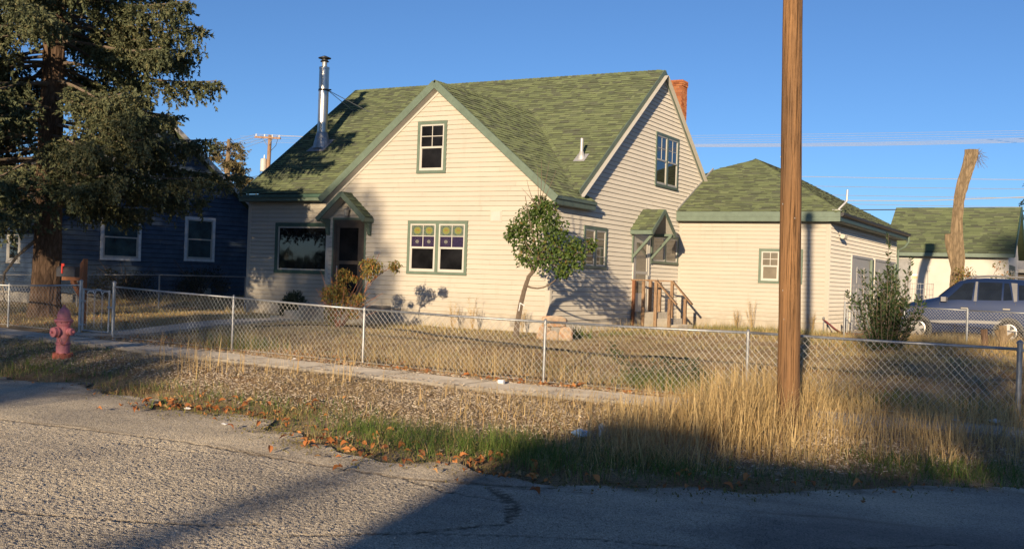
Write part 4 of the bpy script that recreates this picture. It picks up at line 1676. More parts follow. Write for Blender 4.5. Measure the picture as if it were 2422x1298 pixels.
# floodlight on the garage side
mb = MB()
mb.lathe((XG + .04, 35.0, 3.12), [(.06, -.02), (.06, .02)], 12, 'x')
mb.tube([(XG + .05, 35.0, 3.12), (XG + .12, 35.0, 3.05)], .02, 6)
fl_ = mb.build('floodlight', M['white'], house)
mb = MB()
mb.lathe((XG + .16, 34.95, 3.02), [(.03, .1), (.05, .03), (.075, -.08)], 12, 'y')
mb.build('lamp_glass', M['lamp_glass'], fl_)
mb = MB()
mb.lathe((XG + .16, 35.18, 3.0), [(.03, -.1), (.05, -.03), (.075, .08)], 12, 'y')
mb.build('lamp_glass', M['lamp_glass'], fl_)
# bent dish mast at the garage corner
mb = MB()
mb.tube([(-7.33, 33.62, 3.74), (-7.20, 33.70, 3.90), (-7.10, 33.78, 4.03), (-7.09, 33.80, 4.38)], .032, 10)
dm = mb.build('dish_mast', M['pale_wire'], house)
mb = MB()
mb.box((-7.46, 33.50, 3.72), (-7.22, 33.74, 3.76))
mb.build('mast_foot', M['pale_wire'], dm)


def text_mesh(name, s, size, mat, loc, rot, parent, depth=.004):
    cu = bpy.data.curves.new(name, 'FONT')
    cu.body = s
    cu.size = size
    cu.extrude = depth
    cu.align_x = 'CENTER'
    tmp = bpy.data.objects.new(name, cu)
    COL.objects.link(tmp)
    dg = bpy.context.evaluated_depsgraph_get()
    me = bpy.data.meshes.new_from_object(tmp.evaluated_get(dg))
    bpy.data.objects.remove(tmp)
    me.materials.clear()
    me.materials.append(mat)
    o = link(name, me, parent)
    o.matrix_world = Matrix.Translation(Vector(loc)) @ rot
    if parent is not None:
        o.matrix_parent_inverse = Matrix.Identity(4)
        o.location = Vector(loc) - Vector(offset(parent))
        o.rotation_euler = rot.to_euler()
    return o


for zc in (2.86, 3.22):
    text_mesh('house_number', '2', 0.21, M['black'], (-8.50, YG - .024, zc), Matrix.Rotation(math.pi / 2, 4, 'X'), house)

#PART3
# ------------------------------------------------------------------ chain link fence along the sidewalk
FY = 16.0
POSTX = [(-30.0, .80), (-26.0, .82), (-21.62, .82), (-19.28, .90)]
POSTX2 = [(-18.27, .90), (-14.95, .80), (-11.81, .705), (-8.14, .655), (-4.74, .660), (-1.05, .635)]


def chain_link(mb, pts, r=0.0026, cell=0.102, low=0.03, zf=None, warp=0.0, fy=None):
    """pts: list of (x, y, ztop) along the run; wires cross diagonally between ground and rail"""
    P = [np.array(p, float) for p in pts]
    L = [0.0]
    for a, b in zip(P[:-1], P[1:]):
        L.append(L[-1] + float(np.hypot(*(b - a)[:2])))

    def at(s):
        s = min(max(s, 0.0), L[-1])
        i = max(0, min(len(L) - 2, int(np.searchsorted(L, s)) - 1))
        t = (s - L[i]) / max(L[i + 1] - L[i], 1e-6)
        q = P[i] * (1 - t) + P[i + 1] * t
        return q

    def surf(s, h):
        q = at(s)
        zb = float(G(q[0], q[1])) + low
        zz_ = zb + (q[2] - zb) * h
        off = warp * math.sin(s * 1.3) * math.sin(h * 3.14) * 0.05
        return np.array((q[0], q[1] + off, zz_))
    H = 0.98
    n = int((L[-1] + H) / cell)
    for sg in (1, -1):
        for k in range(-1, n + 1):
            s0 = k * cell - (0 if sg > 0 else 0)
            path = []
            for j in range(5):
                h_ = j / 4
                s = s0 - H * 0.0 + sg * h_ * H * 0.92 + (0 if sg > 0 else 0) - (H * .0)
                s += (0.0 if sg > 0 else 0.0)
                path.append((s, h_))
            path = [(s, h_) for s, h_ in path if -1e-3 <= s <= L[-1] + 1e-3]
            if len(path) < 2:
                continue
            wv = 0.004 * sg
            pts3 = [surf(s, h_) + np.array((0, wv * (1 if q % 2 else -1), 0)) for q, (s, h_) in enumerate(path)]
            mb.tube(pts3, r, 3, cap=False)


def post(parent, x, y, ztop, r, name='fence_post', dome=True):
    mb = MB()
    zb = float(G(x, y)) - .1
    mb.lathe((x, y, 0), [(r, zb), (r, ztop), (r * 1.25, ztop), (r * 1.25, ztop + .02), (r * .7, ztop + .045), (.005, ztop + .055)] if dome else [(r, zb), (r, ztop)], 14)
    return mb.build(name, M['steel'], parent, smooth=False)


fence = thing('chain_link_fence', (-9, FY, -.3), 'galvanised chain link fence with pipe top rail between the sidewalk and the dry yard', 'fence')


def rail(parent, pts, r=0.021, name='top_rail', mat='steel'):
    mb = MB()
    mb.tube(pts, r, 10)
    return mb.build(name, M[mat], parent, smooth=True)


for run in (POSTX, POSTX2):
    mb = MB()
    chain_link(mb, [(x, FY - .03, z - .01) for x, z in run], warp=1.0)
    tag(mb.build('chain_link_mesh', M['wire'], fence), kind='stuff')
    for (xa, za), (xb, zb) in zip(run[:-1], run[1:]):
        rail(fence, [(xa, FY, za), ((xa + xb) / 2, FY, (za + zb) / 2 - .008), (xb, FY, zb)])
    for i_, (x, z) in enumerate(run):
        end = x in (-19.28, -18.27, -1.05)
        p_ = post(fence, x, FY, z + (.07 if end else .0), .036 if end else .024)
        for zz_ in ((z - .02, z - .30, z - .60) if end else (z - .02,)):
            mb = MB()
            mb.lathe((x, FY, 0), [((.042 if end else .03), zz_ - .013), ((.042 if end else .03), zz_ + .013)], 12)
            mb.build('band', M['steel'], p_)
# far corner of the fence turns back along the lot line
rail(fence, [(-1.05, FY, .62), (1.6, FY + 3.0, .55)])
mb = MB()
mb.tube([(-30, FY - .03, float(G(-30, FY)) + .05), (-21.6, FY - .03, float(G(-21.6, FY)) + .05), (-19.3, FY - .03, float(G(-19.3, FY)) + .05)], .004, 4)
mb.tube([(-18.2, FY - .03, float(G(-18.2, FY)) + .04), (-11.8, FY - .03, float(G(-11.8, FY)) + .04), (-8, FY - .03, float(G(-8, FY)) + .04), (-1, FY - .03, float(G(-1, FY)) + .04)], .004, 4)
mb.build('tension_wire', M['wire'], fence)

gate = thing('gate', (-19.2, FY - .02, -.15), 'galvanised chain link walk gate between two taller posts beside the brown mailbox post', 'gate')
g0, g1, gzt, gzb = -19.17, -18.38, .84, -.06
mb = MB()
mb.tube([(g0, FY - .02, gzb), (g0, FY - .02, gzt)], .021, 10)
mb.tube([(g1, FY - .02, gzb), (g1, FY - .02, gzt - .02)], .021, 10)
mb.tube([(g0, FY - .02, gzt - .02), (g1, FY - .02, gzt - .04)], .019, 10)
mb.tube([(g0, FY - .02, gzb + .01), (g1, FY - .02, gzb + .0)], .019, 10)
mb.build('gate_frame', M['steel'], gate)
mb = MB()
chain_link(mb, [(g0, FY - .04, gzt - .02), (g1, FY - .04, gzt - .04)], low=.09)
tag(mb.build('chain_link_mesh', M['wire'], gate), kind='stuff')
mb = MB()
mb.box((g0 - .10, FY - .05, .55), (g0 + .04, FY + .02, .59))
mb.box((g0 - .10, FY - .05, .05), (g0 + .04, FY + .02, .09))
mb.build('hinge', M['steel'], gate)
mb = MB()
mb.box((g1 - .02, FY - .06, .45), (g1 + .12, FY, .48))
mb.build('latch', M['steel'], gate)

# back fence between the yards
bf = thing('back_fence', (-27, 23.5, 0), 'dark chain link fence in the shade in front of the blue house', 'fence')
run = [(-40.0, 23.3, .86), (-36.5, 23.4, .88), (-33, 23.5, .91), (-29, 23.6, 1.00), (-25.0, 23.7, 1.09), (-21.7, 23.8, 1.14), (-20.9, 23.85, 1.14)]
run = [(-35.0, 20.5, .90), (-32.5, 21.2, .92), (-30.2, 22.0, .94), (-28.3, 23.35, 1.02), (-26.3, 24.8, 1.10), (-24.38, 26.6, 1.12)]
mb = MB()
chain_link(mb, run, r=.0022)
tag(mb.build('chain_link_mesh', M['black_wire'], bf), kind='stuff')
for a_, b_ in zip(run[:-1], run[1:]):
    rail(bf, [a_, b_], .018, mat='grey_paint')
for q in run:
    mb = MB()
    mb.lathe((q[0], q[1], 0), [(.025, float(G(q[0], q[1])) - .1), (.025, q[2])], 10)
    mb.build('fence_post', M['grey_paint'], bf)

# ------------------------------------------------------------------ utility poles and wires
def round_pole(name, base, top, r0, r1, label, cat, mat):
    t_ = thing(name, base, label, cat)
    mb = MB()
    n_seg = 14
    pts, rad = [], []
    for i_ in range(n_seg + 1):
        f = i_ / n_seg
        pts.append(np.array(base) * (1 - f) + np.array(top) * f + np.array((random.uniform(-1, 1), random.uniform(-1, 1), 0)) * .003)
        rad.append(r0 + (r1 - r0) * f)
    mb.tube(pts, rad, 28)
    mb.build('shaft', mat, t_, smooth=True)
    return t_


pole = round_pole('utility_pole', (-3.37, 13.2, -.75), (-3.545, 13.2, 7.35), .137, .108, 'thick weathered brown wooden utility pole rising out of tall dry grass', 'utility pole', M['pole_wood'])
for k in range(7):
    zq = random.uniform(-.1, 5.2)
    an = random.uniform(math.pi, 2 * math.pi)
    rr_ = .137 - .029 * (zq + .75) / 8.1
    cxp = -3.37 - .175 * (zq + .75) / 8.1
    mb = MB()
    mb.box((cxp + rr_ * math.cos(an) - .003, 13.2 + rr_ * math.sin(an) - .004, zq - .008), (cxp + rr_ * math.cos(an) + .003, 13.2 + rr_ * math.sin(an) + .004, zq + .008))
    mb.build('staple', M['steel'], pole)
mb = MB()
mb.lathe((-3.545, 13.2, 0), [(.155, 7.0), (.16, 7.3), (.10, 7.42)], 14)
mb.build('pole_cap', M['grey_paint'], pole)
mb = MB()
for sg in (-1, 1):
    mb.tube([(-3.545 + sg * .15, 13.2, 7.0), (-3.54 + sg * .3, 13.2, 7.15)], .03, 6)
mb.build('wire_hook', M['steel'], pole)

dp = round_pole('utility_pole', (-57.2, 64.2, -.1), (-56.85, 64.2, 11.75), .19, .14, 'distant utility pole with wooden crossarm and pale transformer can beyond the roof slope', 'utility pole', M['far_pole'])
dpx, dpy = -56.87, 64.2
mb = MB()
mb.beam((dpx - 1.33, dpy - .2, 11.62), (dpx + 1.22, dpy - .2, 11.42), .11, .14)
arm = mb.build('crossarm', M['far_pole'], dp)
for q in (-1.2, -.35, .42, 1.1):
    mb = MB()
    mb.lathe((dpx + q, dpy - .2, 11.62 - (q + 1.2) * .08), [(.03, .0), (.06, .08), (.04, .12), (.07, .18), (.03, .24)], 10)
    mb.build('insulator', M['porcelain'], arm)
for sg in (-1, 1):
    mb = MB()
    mb.beam((dpx + sg * .1, dpy - .2, 10.95), (dpx + sg * .5, dpy - .2, 11.48), .04, .03)
    mb.build('arm_brace', M['grey_paint'], dp)
mb = MB()
mb.lathe((dpx - .45, dpy - .1, 0), [(.22, 8.95), (.25, 9.0), (.25, 9.85), (.20, 9.93), (.05, 9.96)], 18)
tr = mb.build('transformer', M['white'], dp)
mb = MB()
mb.lathe((dpx - .40, dpy - .1, 0), [(.04, 9.95), (.05, 10.05), (.03, 10.22)], 8)
mb.build('bushing', M['porcelain'], tr)
mb = MB()
mb.tube([(dpx - .62, dpy - .1, 9.85), (dpx - .72, dpy - .15, 9.3), (dpx - .72, dpy - .15, 8.8)], .02, 6)
mb.tube([(dpx + .95, dpy - .2, 11.35), (dpx + .80, dpy - .2, 10.9), (dpx + .15, dpy - .1, 10.45)], .02, 6)
mb.build('jumper_wire', M['black_wire'], dp)


def wire(name, a, b, sag, r, mat, label, group):
    mb = MB()
    a = np.array(a, float)
    b = np.array(b, float)
    pts = []
    for i_ in range(25):
        f = i_ / 24
        p = a * (1 - f) + b * f
        p[2] -= sag * 4 * f * (1 - f)
        pts.append(p)
    mb.tube(pts, r, 5, cap=False)
    return tag(mb.build(name, M[mat], None), label, 'power line', group)


for k, (z0_, z1_) in enumerate(((12.64, 11.60), (12.46, 11.47), (12.27, 11.33), (12.12, 11.18))):
    sl = (z1_ - z0_) / 21.5
    wire('power_line', (-70, 75, z0_ + sl * (-70 + 26.55) * .25 + .35), (30, 75, z1_ + sl * 35 * .25 + .2), .5, .009, 'pale_wire', ('highest', 'second highest', 'third highest', 'lowest')[k] + ' of the four close pale wires above the garage roof', 'four close wires above the garage')
low = [((-15.6, 8.10), (-4.3, 7.53), 'pale_wire', .016, 'highest thin pale wire crossing behind the topped tree trunk'),
       ((-15.2, 7.53), (-4.3, 7.07), 'grey_paint', .013, 'thin grey wire second from the top behind the topped tree trunk'),
       ((-14.5, 7.0), (-4.3, 6.61), 'grey_paint', .013, 'thin grey wire just above the thick pale cable behind the topped trunk'),
       ((-13.5, 6.47), (-4.3, 6.13), 'grey_paint', .013, 'thin grey wire just under the thick pale cable behind the topped trunk')]
for (xa, za), (xb, zb), mt, r_, lb in low:
    sl = (zb - za) / (xb - xa)
    wire('power_line', (xa - 25, 65, za - sl * 25 * .6 + .3), (xb + 25, 65, zb + sl * 25 * .4 + .3), .45, r_, mt, lb, 'lower wires beyond the garage')
mb = MB()
mb.tube([(-40, 65, 6.9), (-13.7, 65, 6.56), (-9.5, 65, 6.52), (-4.3, 65, 6.70), (15, 65, 7.6)], .026, 6)
tag(mb.build('power_line', M['pale_wire']), 'thick pale service cable sagging above the white stucco house', 'power line', 'lower wires beyond the garage')
wire('power_line', (-40, 62, 6.0), (-6.0, 62, 5.83), .1, .03, 'black_wire', 'thick dark cable meeting the roof ridge of the white stucco house', 'lower wires beyond the garage')
for k, q in enumerate((-1.2, -.35, .42, 1.1)):
    wire('power_line', (dpx + q, dpy - .2, 11.82 - (q + 1.2) * .08), (-100 + q * 3, 80, 11.2 - k * .55), .5, .014, 'grey_paint', 'thin wire from the ' + ('spruce side end', 'inner spruce side', 'inner house side', 'house side end')[k] + ' of the crossarm towards the spruce', 'wires at the distant pole')
    wire('power_line', (dpx + q, dpy - .2, 11.82 - (q + 1.2) * .08), (10, 79 + k * .2, 11.9 - k * .05), .9, .014, 'pale_wire', 'thin wire from the ' + ('spruce side end', 'inner spruce side', 'inner house side', 'house side end')[k] + ' of the crossarm behind the house roof', 'wires at the distant pole')
wire('power_line', (dpx - .4, dpy - .1, 8.7), (-75, 66, 5.6), .3, .02, 'black_wire', 'dark service wire dropping from the transformer towards the spruce', 'wires at the distant pole')
wire('power_line', (dpx - .3, dpy - .1, 8.7), (-75, 58, 7.0), .5, .02, 'black_wire', 'slack dark service wire drooping from beneath the transformer', 'wires at the distant pole')

# ------------------------------------------------------------------ hydrant
hx, hy = -15.95, 12.9
hz = float(G(hx, hy)) + .02
hyd = thing('fire_hydrant', (hx, hy, hz), 'faded pinkish red fire hydrant standing in green weeds', 'hydrant')
mb = MB()
mb.lathe((hx, hy, hz), [(.115, .03), (.115, .20), (.128, .21), (.128, .235), (.108, .245), (.108, .52), (.115, .53), (.125, .55), (.125, .60)], 24)
mb.build('barrel', M['hydrant'], hyd)
mb = MB()
mb.lathe((hx, hy, hz), [(.17, -.08), (.175, -.04), (.175, .02), (.165, .035), (.12, .05)], 24)
fl_ = mb.build('base_flange', M['hydrant_rust'], hyd)
for k in range(8):
    a = 2 * math.pi * k / 8 + .2
    mb = MB()
    mb.lathe((hx + .148 * math.cos(a), hy + .148 * math.sin(a), hz), [(.018, .03), (.018, .06)], 6)
    mb.build('bolt', M['hydrant_rust'], fl_)
mb = MB()
mb.lathe((hx, hy, hz), [(.155, .60), (.16, .61), (.16, .635), (.115, .65), (.113, .70), (.10, .76), (.075, .81), (.04, .84), (.035, .85)], 24)
bon = mb.build('bonnet', M['hydrant'], hyd)
mb = MB()
mb.lathe((hx, hy, hz), [(.028, .84), (.026, .89)], 5)
mb.build('operating_nut', M['hydrant'], bon)
for k in range(6):
    a = 2 * math.pi * k / 6
    mb = MB()
    mb.lathe((hx + .135 * math.cos(a), hy + .135 * math.sin(a), hz), [(.015, .575), (.015, .60)], 6)
    mb.build('bolt', M['hydrant'], bon)
vd = np.array((.78, -.63, 0))      # direction towards the viewer side
sd_ = np.array((.63, .78, 0))
def nozzle(dirv, r, ln, zz_, name):
    mb = MB()
    c0 = np.array((hx, hy, hz + zz_))
    pts = [c0 + dirv * .07, c0 + dirv * .125, c0 + dirv * .126, c0 + dirv * (.125 + ln * .3), c0 + dirv * (.126 + ln * .3), c0 + dirv * (.125 + ln), c0 + dirv * (.13 + ln)]
    mb.tube(pts, [r * .85, r * .85, r * 1.12, r * 1.12, r, r, r * .6], 18)
    mb.tube([c0 + dirv * (.125 + ln), c0 + dirv * (.17 + ln)], r * .28, 5)
    return mb.build(name, M['hydrant'], hyd)
nozzle(-sd_ * .8 + vd * .6, .085, .09, .42, 'pumper_nozzle')
nozzle(sd_ * .75 + vd * .66, .062, .07, .43, 'hose_nozzle')
nozzle(-sd_ * .4 - vd * .92, .062, .07, .43, 'hose_nozzle')
mb = MB()
cpts = []
for k in range(14):
    f = k / 13
    p = np.array((hx, hy, hz)) + vd * (.14 + .02 * math.sin(f * 3)) + sd_ * (-.09 + .17 * f) + np.array((0, 0, .36 - .16 * math.sin(f * 3.14)))
    cpts.append(p)
mb.tube(cpts, .006, 5)
mb.build('cap_chain', M['hydrant_rust'], hyd)

# ------------------------------------------------------------------ mailbox
mx, my = -21.02, 17.5
mail = thing('mailbox', (mx, my, -.1), 'dark grey mailbox with red flag on a red brown wooden post behind the gate', 'mailbox')
mb = MB()
mb.hexa([(mx - .06, my - .06, -.3), (mx + .06, my - .06, -.3), (mx + .06, my + .06, -.3), (mx - .06, my + .06, -.3), (mx - .06, my - .06, 1.36), (mx + .06, my - .06, 1.48), (mx + .06, my + .06, 1.48), (mx - .06, my + .06, 1.36)])
mb.build('post', M['red_wood'], mail)
mb = MB()
mb.box((mx - .66, my - .07, .96), (mx - .063, my + .07, 1.04))
mb.build('support_arm', M['red_wood'], mail)
mb = MB()
mb.beam((mx - .36, my, .96), (mx - .05, my, .60), .09, .10)
mb.build('brace', M['red_wood'], mail)
ring = [(mx - .80, my - .10, 1.045)] + [(mx - .80, my - .10 * math.cos(a), 1.19 + .10 * math.sin(a)) for a in np.linspace(0, math.pi, 9)] + [(mx - .80, my + .10, 1.045)]
mb = MB()
mb.prism(ring, (.62, 0, 0))
bx = mb.build('box', M['mailbox'], mail, fix=True)
mb = MB()
mb.box((mx - .62, my - .125, 1.12), (mx - .585, my - .105, 1.35))
mb.box((mx - .585, my - .125, 1.29), (mx - .53, my - .105, 1.35))
mb.build('flag', M['red'], bx)
mb = MB()
mb.prism([(p[0] - .012, my + (p[1] - my) * 1.06, 1.045 + (p[2] - 1.045) * 1.04) for p in ring], (.02, 0, 0))
mb.build('lid', M['mailbox'], bx, fix=True)
# white bent wire hoops behind the gate
mb = MB()
for k in range(3):
    xx = -20.50 + k * .25
    z0_ = .70
    hh = (.04, .09, .04)[k]
    mb.tube([(xx, 17.2, -.1), (xx, 17.2, z0_)], .004, 4)
    mb.tube([(xx, 17.2, z0_), (xx + .04, 17.2, z0_ + hh), (xx + .18, 17.2, z0_ + hh), (xx + .22, 17.2, z0_ - .01)], .012, 6)
    mb.tube([(xx + .22, 17.2, z0_), (xx + .22, 17.2, -.1)], .004, 4)
tag(mb.build('plant_hoop', M['porcelain']), 'white bent wire plant hoops standing just behind the walk gate', 'hoop')

# ------------------------------------------------------------------ blue house behind the spruce
ang = math.radians(75)
bu = np.array((math.cos(ang), math.sin(ang)))
bnv = np.array((bu[1], -bu[0]))
B0 = np.array((-29.216, 32.0))
pk = B0 + bu * -3.54
blue = thing('blue_house', (pk[0], pk[1], .3), 'dark blue clapboard house with white trimmed windows in the shade of the spruce', 'house')
F_bg = Frame(B0, bu, bnv)
bp = [(-8.2, .35), (1.1, .35), (1.1, 2.75), (-3.54, 6.35), (-8.2, 2.75)]
wb = wall_back('wall', F_bg, [(s, -.3 if z < .5 else z) for s, z in bp], .12, M['concrete'], blue)
bw1 = (-5.95, -4.45, 1.53, 3.16)
bw2 = (-2.75, -1.50, 1.60, 3.24)
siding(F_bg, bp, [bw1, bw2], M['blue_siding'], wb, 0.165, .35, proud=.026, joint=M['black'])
window(blue, F_bg, *bw1, 1, casing='porcelain', cw=.10, grid_top=False, pane='pane_blue')
window(blue, F_bg, *bw2, 1, casing='porcelain', cw=.10, grid_top=False, pane='pane_blue')
# street side wall
F_bs = Frame(B0 + bu * -8.2, -bnv, -bu)
bp2 = [(0.02, .35), (9.5, .35), (9.5, 2.75), (0.02, 2.75)]
wb2 = wall_back('wall', F_bs, [(s, -.3 if z < .5 else z) for s, z in bp2], .12, M['concrete'], blue)
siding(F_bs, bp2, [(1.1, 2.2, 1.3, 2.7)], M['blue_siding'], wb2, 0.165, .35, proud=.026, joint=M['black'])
window(blue, F_bs, 1.1, 2.2, 1.3, 2.7, 1, casing='white', cw=.12, grid_top=True)
bpl = []
RB = Roof()


def bpnt(s, o, z):
    p = B0 + bu * s + bnv * o
    return (p[0], p[1], z)


for sg, s_e in ((-1, -8.6), (1, 1.5)):
    pl = [bpnt(s_e, .35, 2.53), bpnt(s_e, -9.6, 2.53), bpnt(-3.54, -9.6, 6.5), bpnt(-3.54, .35, 6.5)]
    bpl.append(pl)
    if sg < 0:
        RB.plane(pl, exposure=.15, wmin=.2, wmax=.6)
rb_o = roof_slabs(bpl, .1, M['roof_felt'], blue)
RB.build(rb_o, M['grey_shingle'])
for s_e in (-8.65, 1.55):
    mb = MB()
    mb.beam(bpnt(-3.54, .37, 6.46), bpnt(s_e, .37, 2.45), .04, .16)
    mb.build('rake_board', M['white'] if s_e > 0 else M['blue_siding'], blue)
mb = MB()
mb.beam(bpnt(-8.63, .35, 2.45), bpnt(-8.63, -9.6, 2.45), .04, .14)
mb.build('fascia', M['blue_siding'], blue)
mb = MB()
mb.prism([bpnt(-8.2, -9.6, -.3), bpnt(1.1, -9.6, -.3), bpnt(1.1, -9.6, 2.75), bpnt(-3.54, -9.6, 6.35), bpnt(-8.2, -9.6, 2.75)], (-bnv[0] * -.1, -bnv[1] * -.1, 0))
mb.prism([bpnt(1.1, -.13, -.3), bpnt(1.1, -9.5, -.3), bpnt(1.1, -9.5, 2.75), bpnt(1.1, -.13, 2.75)], (-bu[0] * .1, -bu[1] * .1, 0))
mb.build('wall', M['blue_siding'], blue, fix=True)
mb = MB()
p0 = bpnt(1.2, -3.0, 0)
mb.tube([(p0[0], p0[1], 3.4), (p0[0], p0[1], 4.45), (p0[0] - .05, p0[1], 4.55)], .09, 10)
mb.build('vent_pipe', M['grey_paint'], blue)
mb = MB()
F_bg.box(mb, -2.2, -1.6, .36, .62, .02, .05)
mb.build('foundation_vent', M['white'], blue)

# ------------------------------------------------------------------ white stucco house beyond the garage
wh = thing('white_house', (-6.7, 56, .85), 'small white stucco house with green shingle roof behind the parked car', 'house')
F_w = Frame((0, 54.0), (1, 0), (0, -1))
mb = MB()
mb.box((-9.25, 54.0, .3), (-4.13, 60.0, 3.15))
mb.prism([(-4.13, 54.0, 3.15), (-4.13, 60.0, 3.15), (-4.13, 57.0, 5.25)], (-.1, 0, 0))
mb.prism([(-9.15, 54.0, 3.15), (-9.15, 60.0, 3.15), (-9.15, 57.0, 5.25)], (-.1, 0, 0))
mb.build('wall', M['stucco'], wh, fix=True)
RW = Roof()
wp = [(-9.55, 53.55, 3.22), (-3.85, 53.55, 3.22), (-3.85, 57.0, 5.55), (-9.55, 57.0, 5.55)]
RW.plane(wp, exposure=.15, wmin=.2, wmax=.7)
wr = roof_slabs([wp, [(-9.55, 60.45, 3.22), (-3.85, 60.45, 3.22), (-3.85, 57.0, 5.55), (-9.55, 57.0, 5.55)]], .12, M['roof_felt'], wh)
RW.build(wr, M['shingle'], 300)
mb = MB()
mb.box((-9.55, 53.50, 3.04), (-3.85, 53.55, 3.21))
mb.build('fascia', M['green'], wh)
for yy in (53.55, 60.45):
    mb = MB()
    mb.beam((-3.84, 57.0, 5.50), (-3.84, yy, 3.15), .05, .20)
    mb.build('rake_board', M['dark_green'], wh)
mb = MB()
F_w.box(mb, -8.95, -8.28, .90, 2.93, .003, .05)
wd = mb.build('door', M['grey_paint'], wh)
mb = MB()
F_w.box(mb, -8.28, -8.22, .90, 2.98, .003, .07)
F_w.box(mb, -9.01, -8.95, .90, 2.98, .003, .07)
F_w.box(mb, -8.95, -8.28, 2.93, 2.99, .003, .07)
mb.build('door_frame', M['white'], wd)
mb = MB()
F_w.box(mb, -8.23, -7.98, 2.13, 2.22, .003, .015)
sg_ = mb.build('sign', M['porcelain'], wh)
mb = MB()
F_w.box(mb, -8.23, -7.98, 2.02, 2.09, .003, .015)
mb.build('sign_strip', M['yellow_paint'], sg_)
mb = MB()
mb.tube([(-7.51, 53.93, 1.0), (-7.51, 53.93, 2.42)], .035, 8)
mb.box((-7.58, 53.87, 2.38), (-7.44, 53.99, 2.52))
mb.build('wall_conduit', M['white'], wh)
F_we = Frame((-4.13, 0), (0, 1), (1, 0))
window(wh, F_we, 54.6, 57.6, 1.3, 2.75, 2, casing='dark_green', cw=.2, double=False)
mb = MB()
mb.box((-9.6, 53.2, .45), (-8.0, 53.9, .92))
mb.build('step', M['concrete'], wh)

nb = thing('brown_house', (-3, 66, .85), 'dark brown house with a dark eave showing past the end of the white house', 'house')
mb = MB()
mb.box((-4.6, 66, .3), (4, 73, 2.75))
mb.build('wall', M['dark_wall'], nb)
roof_slabs([[(-5.3, 65.4, 2.8), (4.6, 65.4, 2.8), (4.6, 69.5, 4.6), (-5.3, 69.5, 4.6)], [(-5.3, 73.6, 2.8), (4.6, 73.6, 2.8), (4.6, 69.5, 4.6), (-5.3, 69.5, 4.6)]], .2, M['grey_paint'], nb)

# ------------------------------------------------------------------ car
CX0, CYN, CZ0 = -5.45, 33.0, -0.03
CYC = CYN + .90
car = thing('parked_car', (CX0 + 2.2, CYC, CZ0), 'dusty steel blue estate style utility car parked beyond the yard fence', 'car')
#  x, zbottom, zbelt, ztop, half width belt, half width top
ST = [(0.00, .30, .52, .60, .62, .50), (.05, .24, .66, .76, .76, .62), (.18, .22, .78, .90, .83, .68), (.40, .20, .88, .985, .87, .72), (.70, .20, .95, 1.05, .89, .73), (.95, .20, 1.00, 1.10, .90, .74),
      (1.10, .22, 1.03, 1.14, .90, .72), (1.38, .24, 1.05, 1.37, .905, .66), (1.62, .24, 1.06, 1.545, .905, .63), (1.85, .24, 1.065, 1.615, .905, .62), (2.3, .24, 1.07, 1.645, .905, .62), (2.9, .24, 1.08, 1.635, .905, .62),
      (3.5, .24, 1.09, 1.605, .90, .61), (3.95, .25, 1.10, 1.56, .885, .60), (4.20, .28, 1.11, 1.48, .865, .60), (4.36, .32, 1.08, 1.22, .82, .66), (4.46, .36, .95, 1.05, .74, .60)]

ST = [(x_, zb * 1.08, zm_ * 1.10, zt * 1.115, hb, ht) for x_, zb, zm_, zt, hb, ht in ST]


def ring_half(st):
    x_, zb, zm_, zt, hb, ht = st
    return [(hb * .80, zb), (hb * .97, zb + .06), (hb * 1.0, zb + .28), (hb * 1.005, (zb + .28 + zm_) / 2 + .05), (hb * .985, zm_), ((hb * .985 + ht) / 2 + .012, (zm_ + zt) / 2), (ht, zt - .05), (ht * .86, zt - .008), (ht * .45, zt + .012), (0, zt + .018)]


def car_pt(x_, y_, z_):
    return (CX0 + x_, CYC + y_, CZ0 + z_)


mb = MB()
rows = []
for st in ST:
    hf = ring_half(st)
    full = [(-y_, z_) for y_, z_ in hf] + [(y_, z_) for y_, z_ in reversed(hf[:-1])]
    rows.append([car_pt(st[0], y_, z_) for y_, z_ in full])
nr = len(rows[0])
vs = [p for r_ in rows for p in r_]
fs = []
for i_ in range(len(rows) - 1):
    for k in range(nr - 1):
        fs.append((i_ * nr + k, i_ * nr + k + 1, (i_ + 1) * nr + k + 1, (i_ + 1) * nr + k))
    fs.append((i_ * nr + nr - 1, i_ * nr, (i_ + 1) * nr, (i_ + 1) * nr + nr - 1))
fs.append(tuple(range(nr)))
fs.append(tuple(reversed(range((len(rows) - 1) * nr, len(rows) * nr))))
mb.add(vs, fs)
body = mb.build('body', M['car'], car, smooth=True, fix=True)


def side_pt(x_, f, out=.006):
    xs_ = [s_[0] for s_ in ST]
    v_ = [np.interp(x_, xs_, [s_[k] for s_ in ST]) for k in range(1, 6)]
    hf = ring_half((x_, *v_))
    if f >= 0:      # belt to roof edge
        a, m_, b = np.array(hf[4]), np.array(hf[5]), np.array(hf[6])
        q = a + (m_ - a) * (f * 2) if f < .5 else m_ + (b - m_) * (f * 2 - 1)
    else:
        q = np.array(hf[4]) + (np.array(hf[2]) - np.array(hf[4])) * (-f)
    return car_pt(x_, -(q[0] + out), q[1])


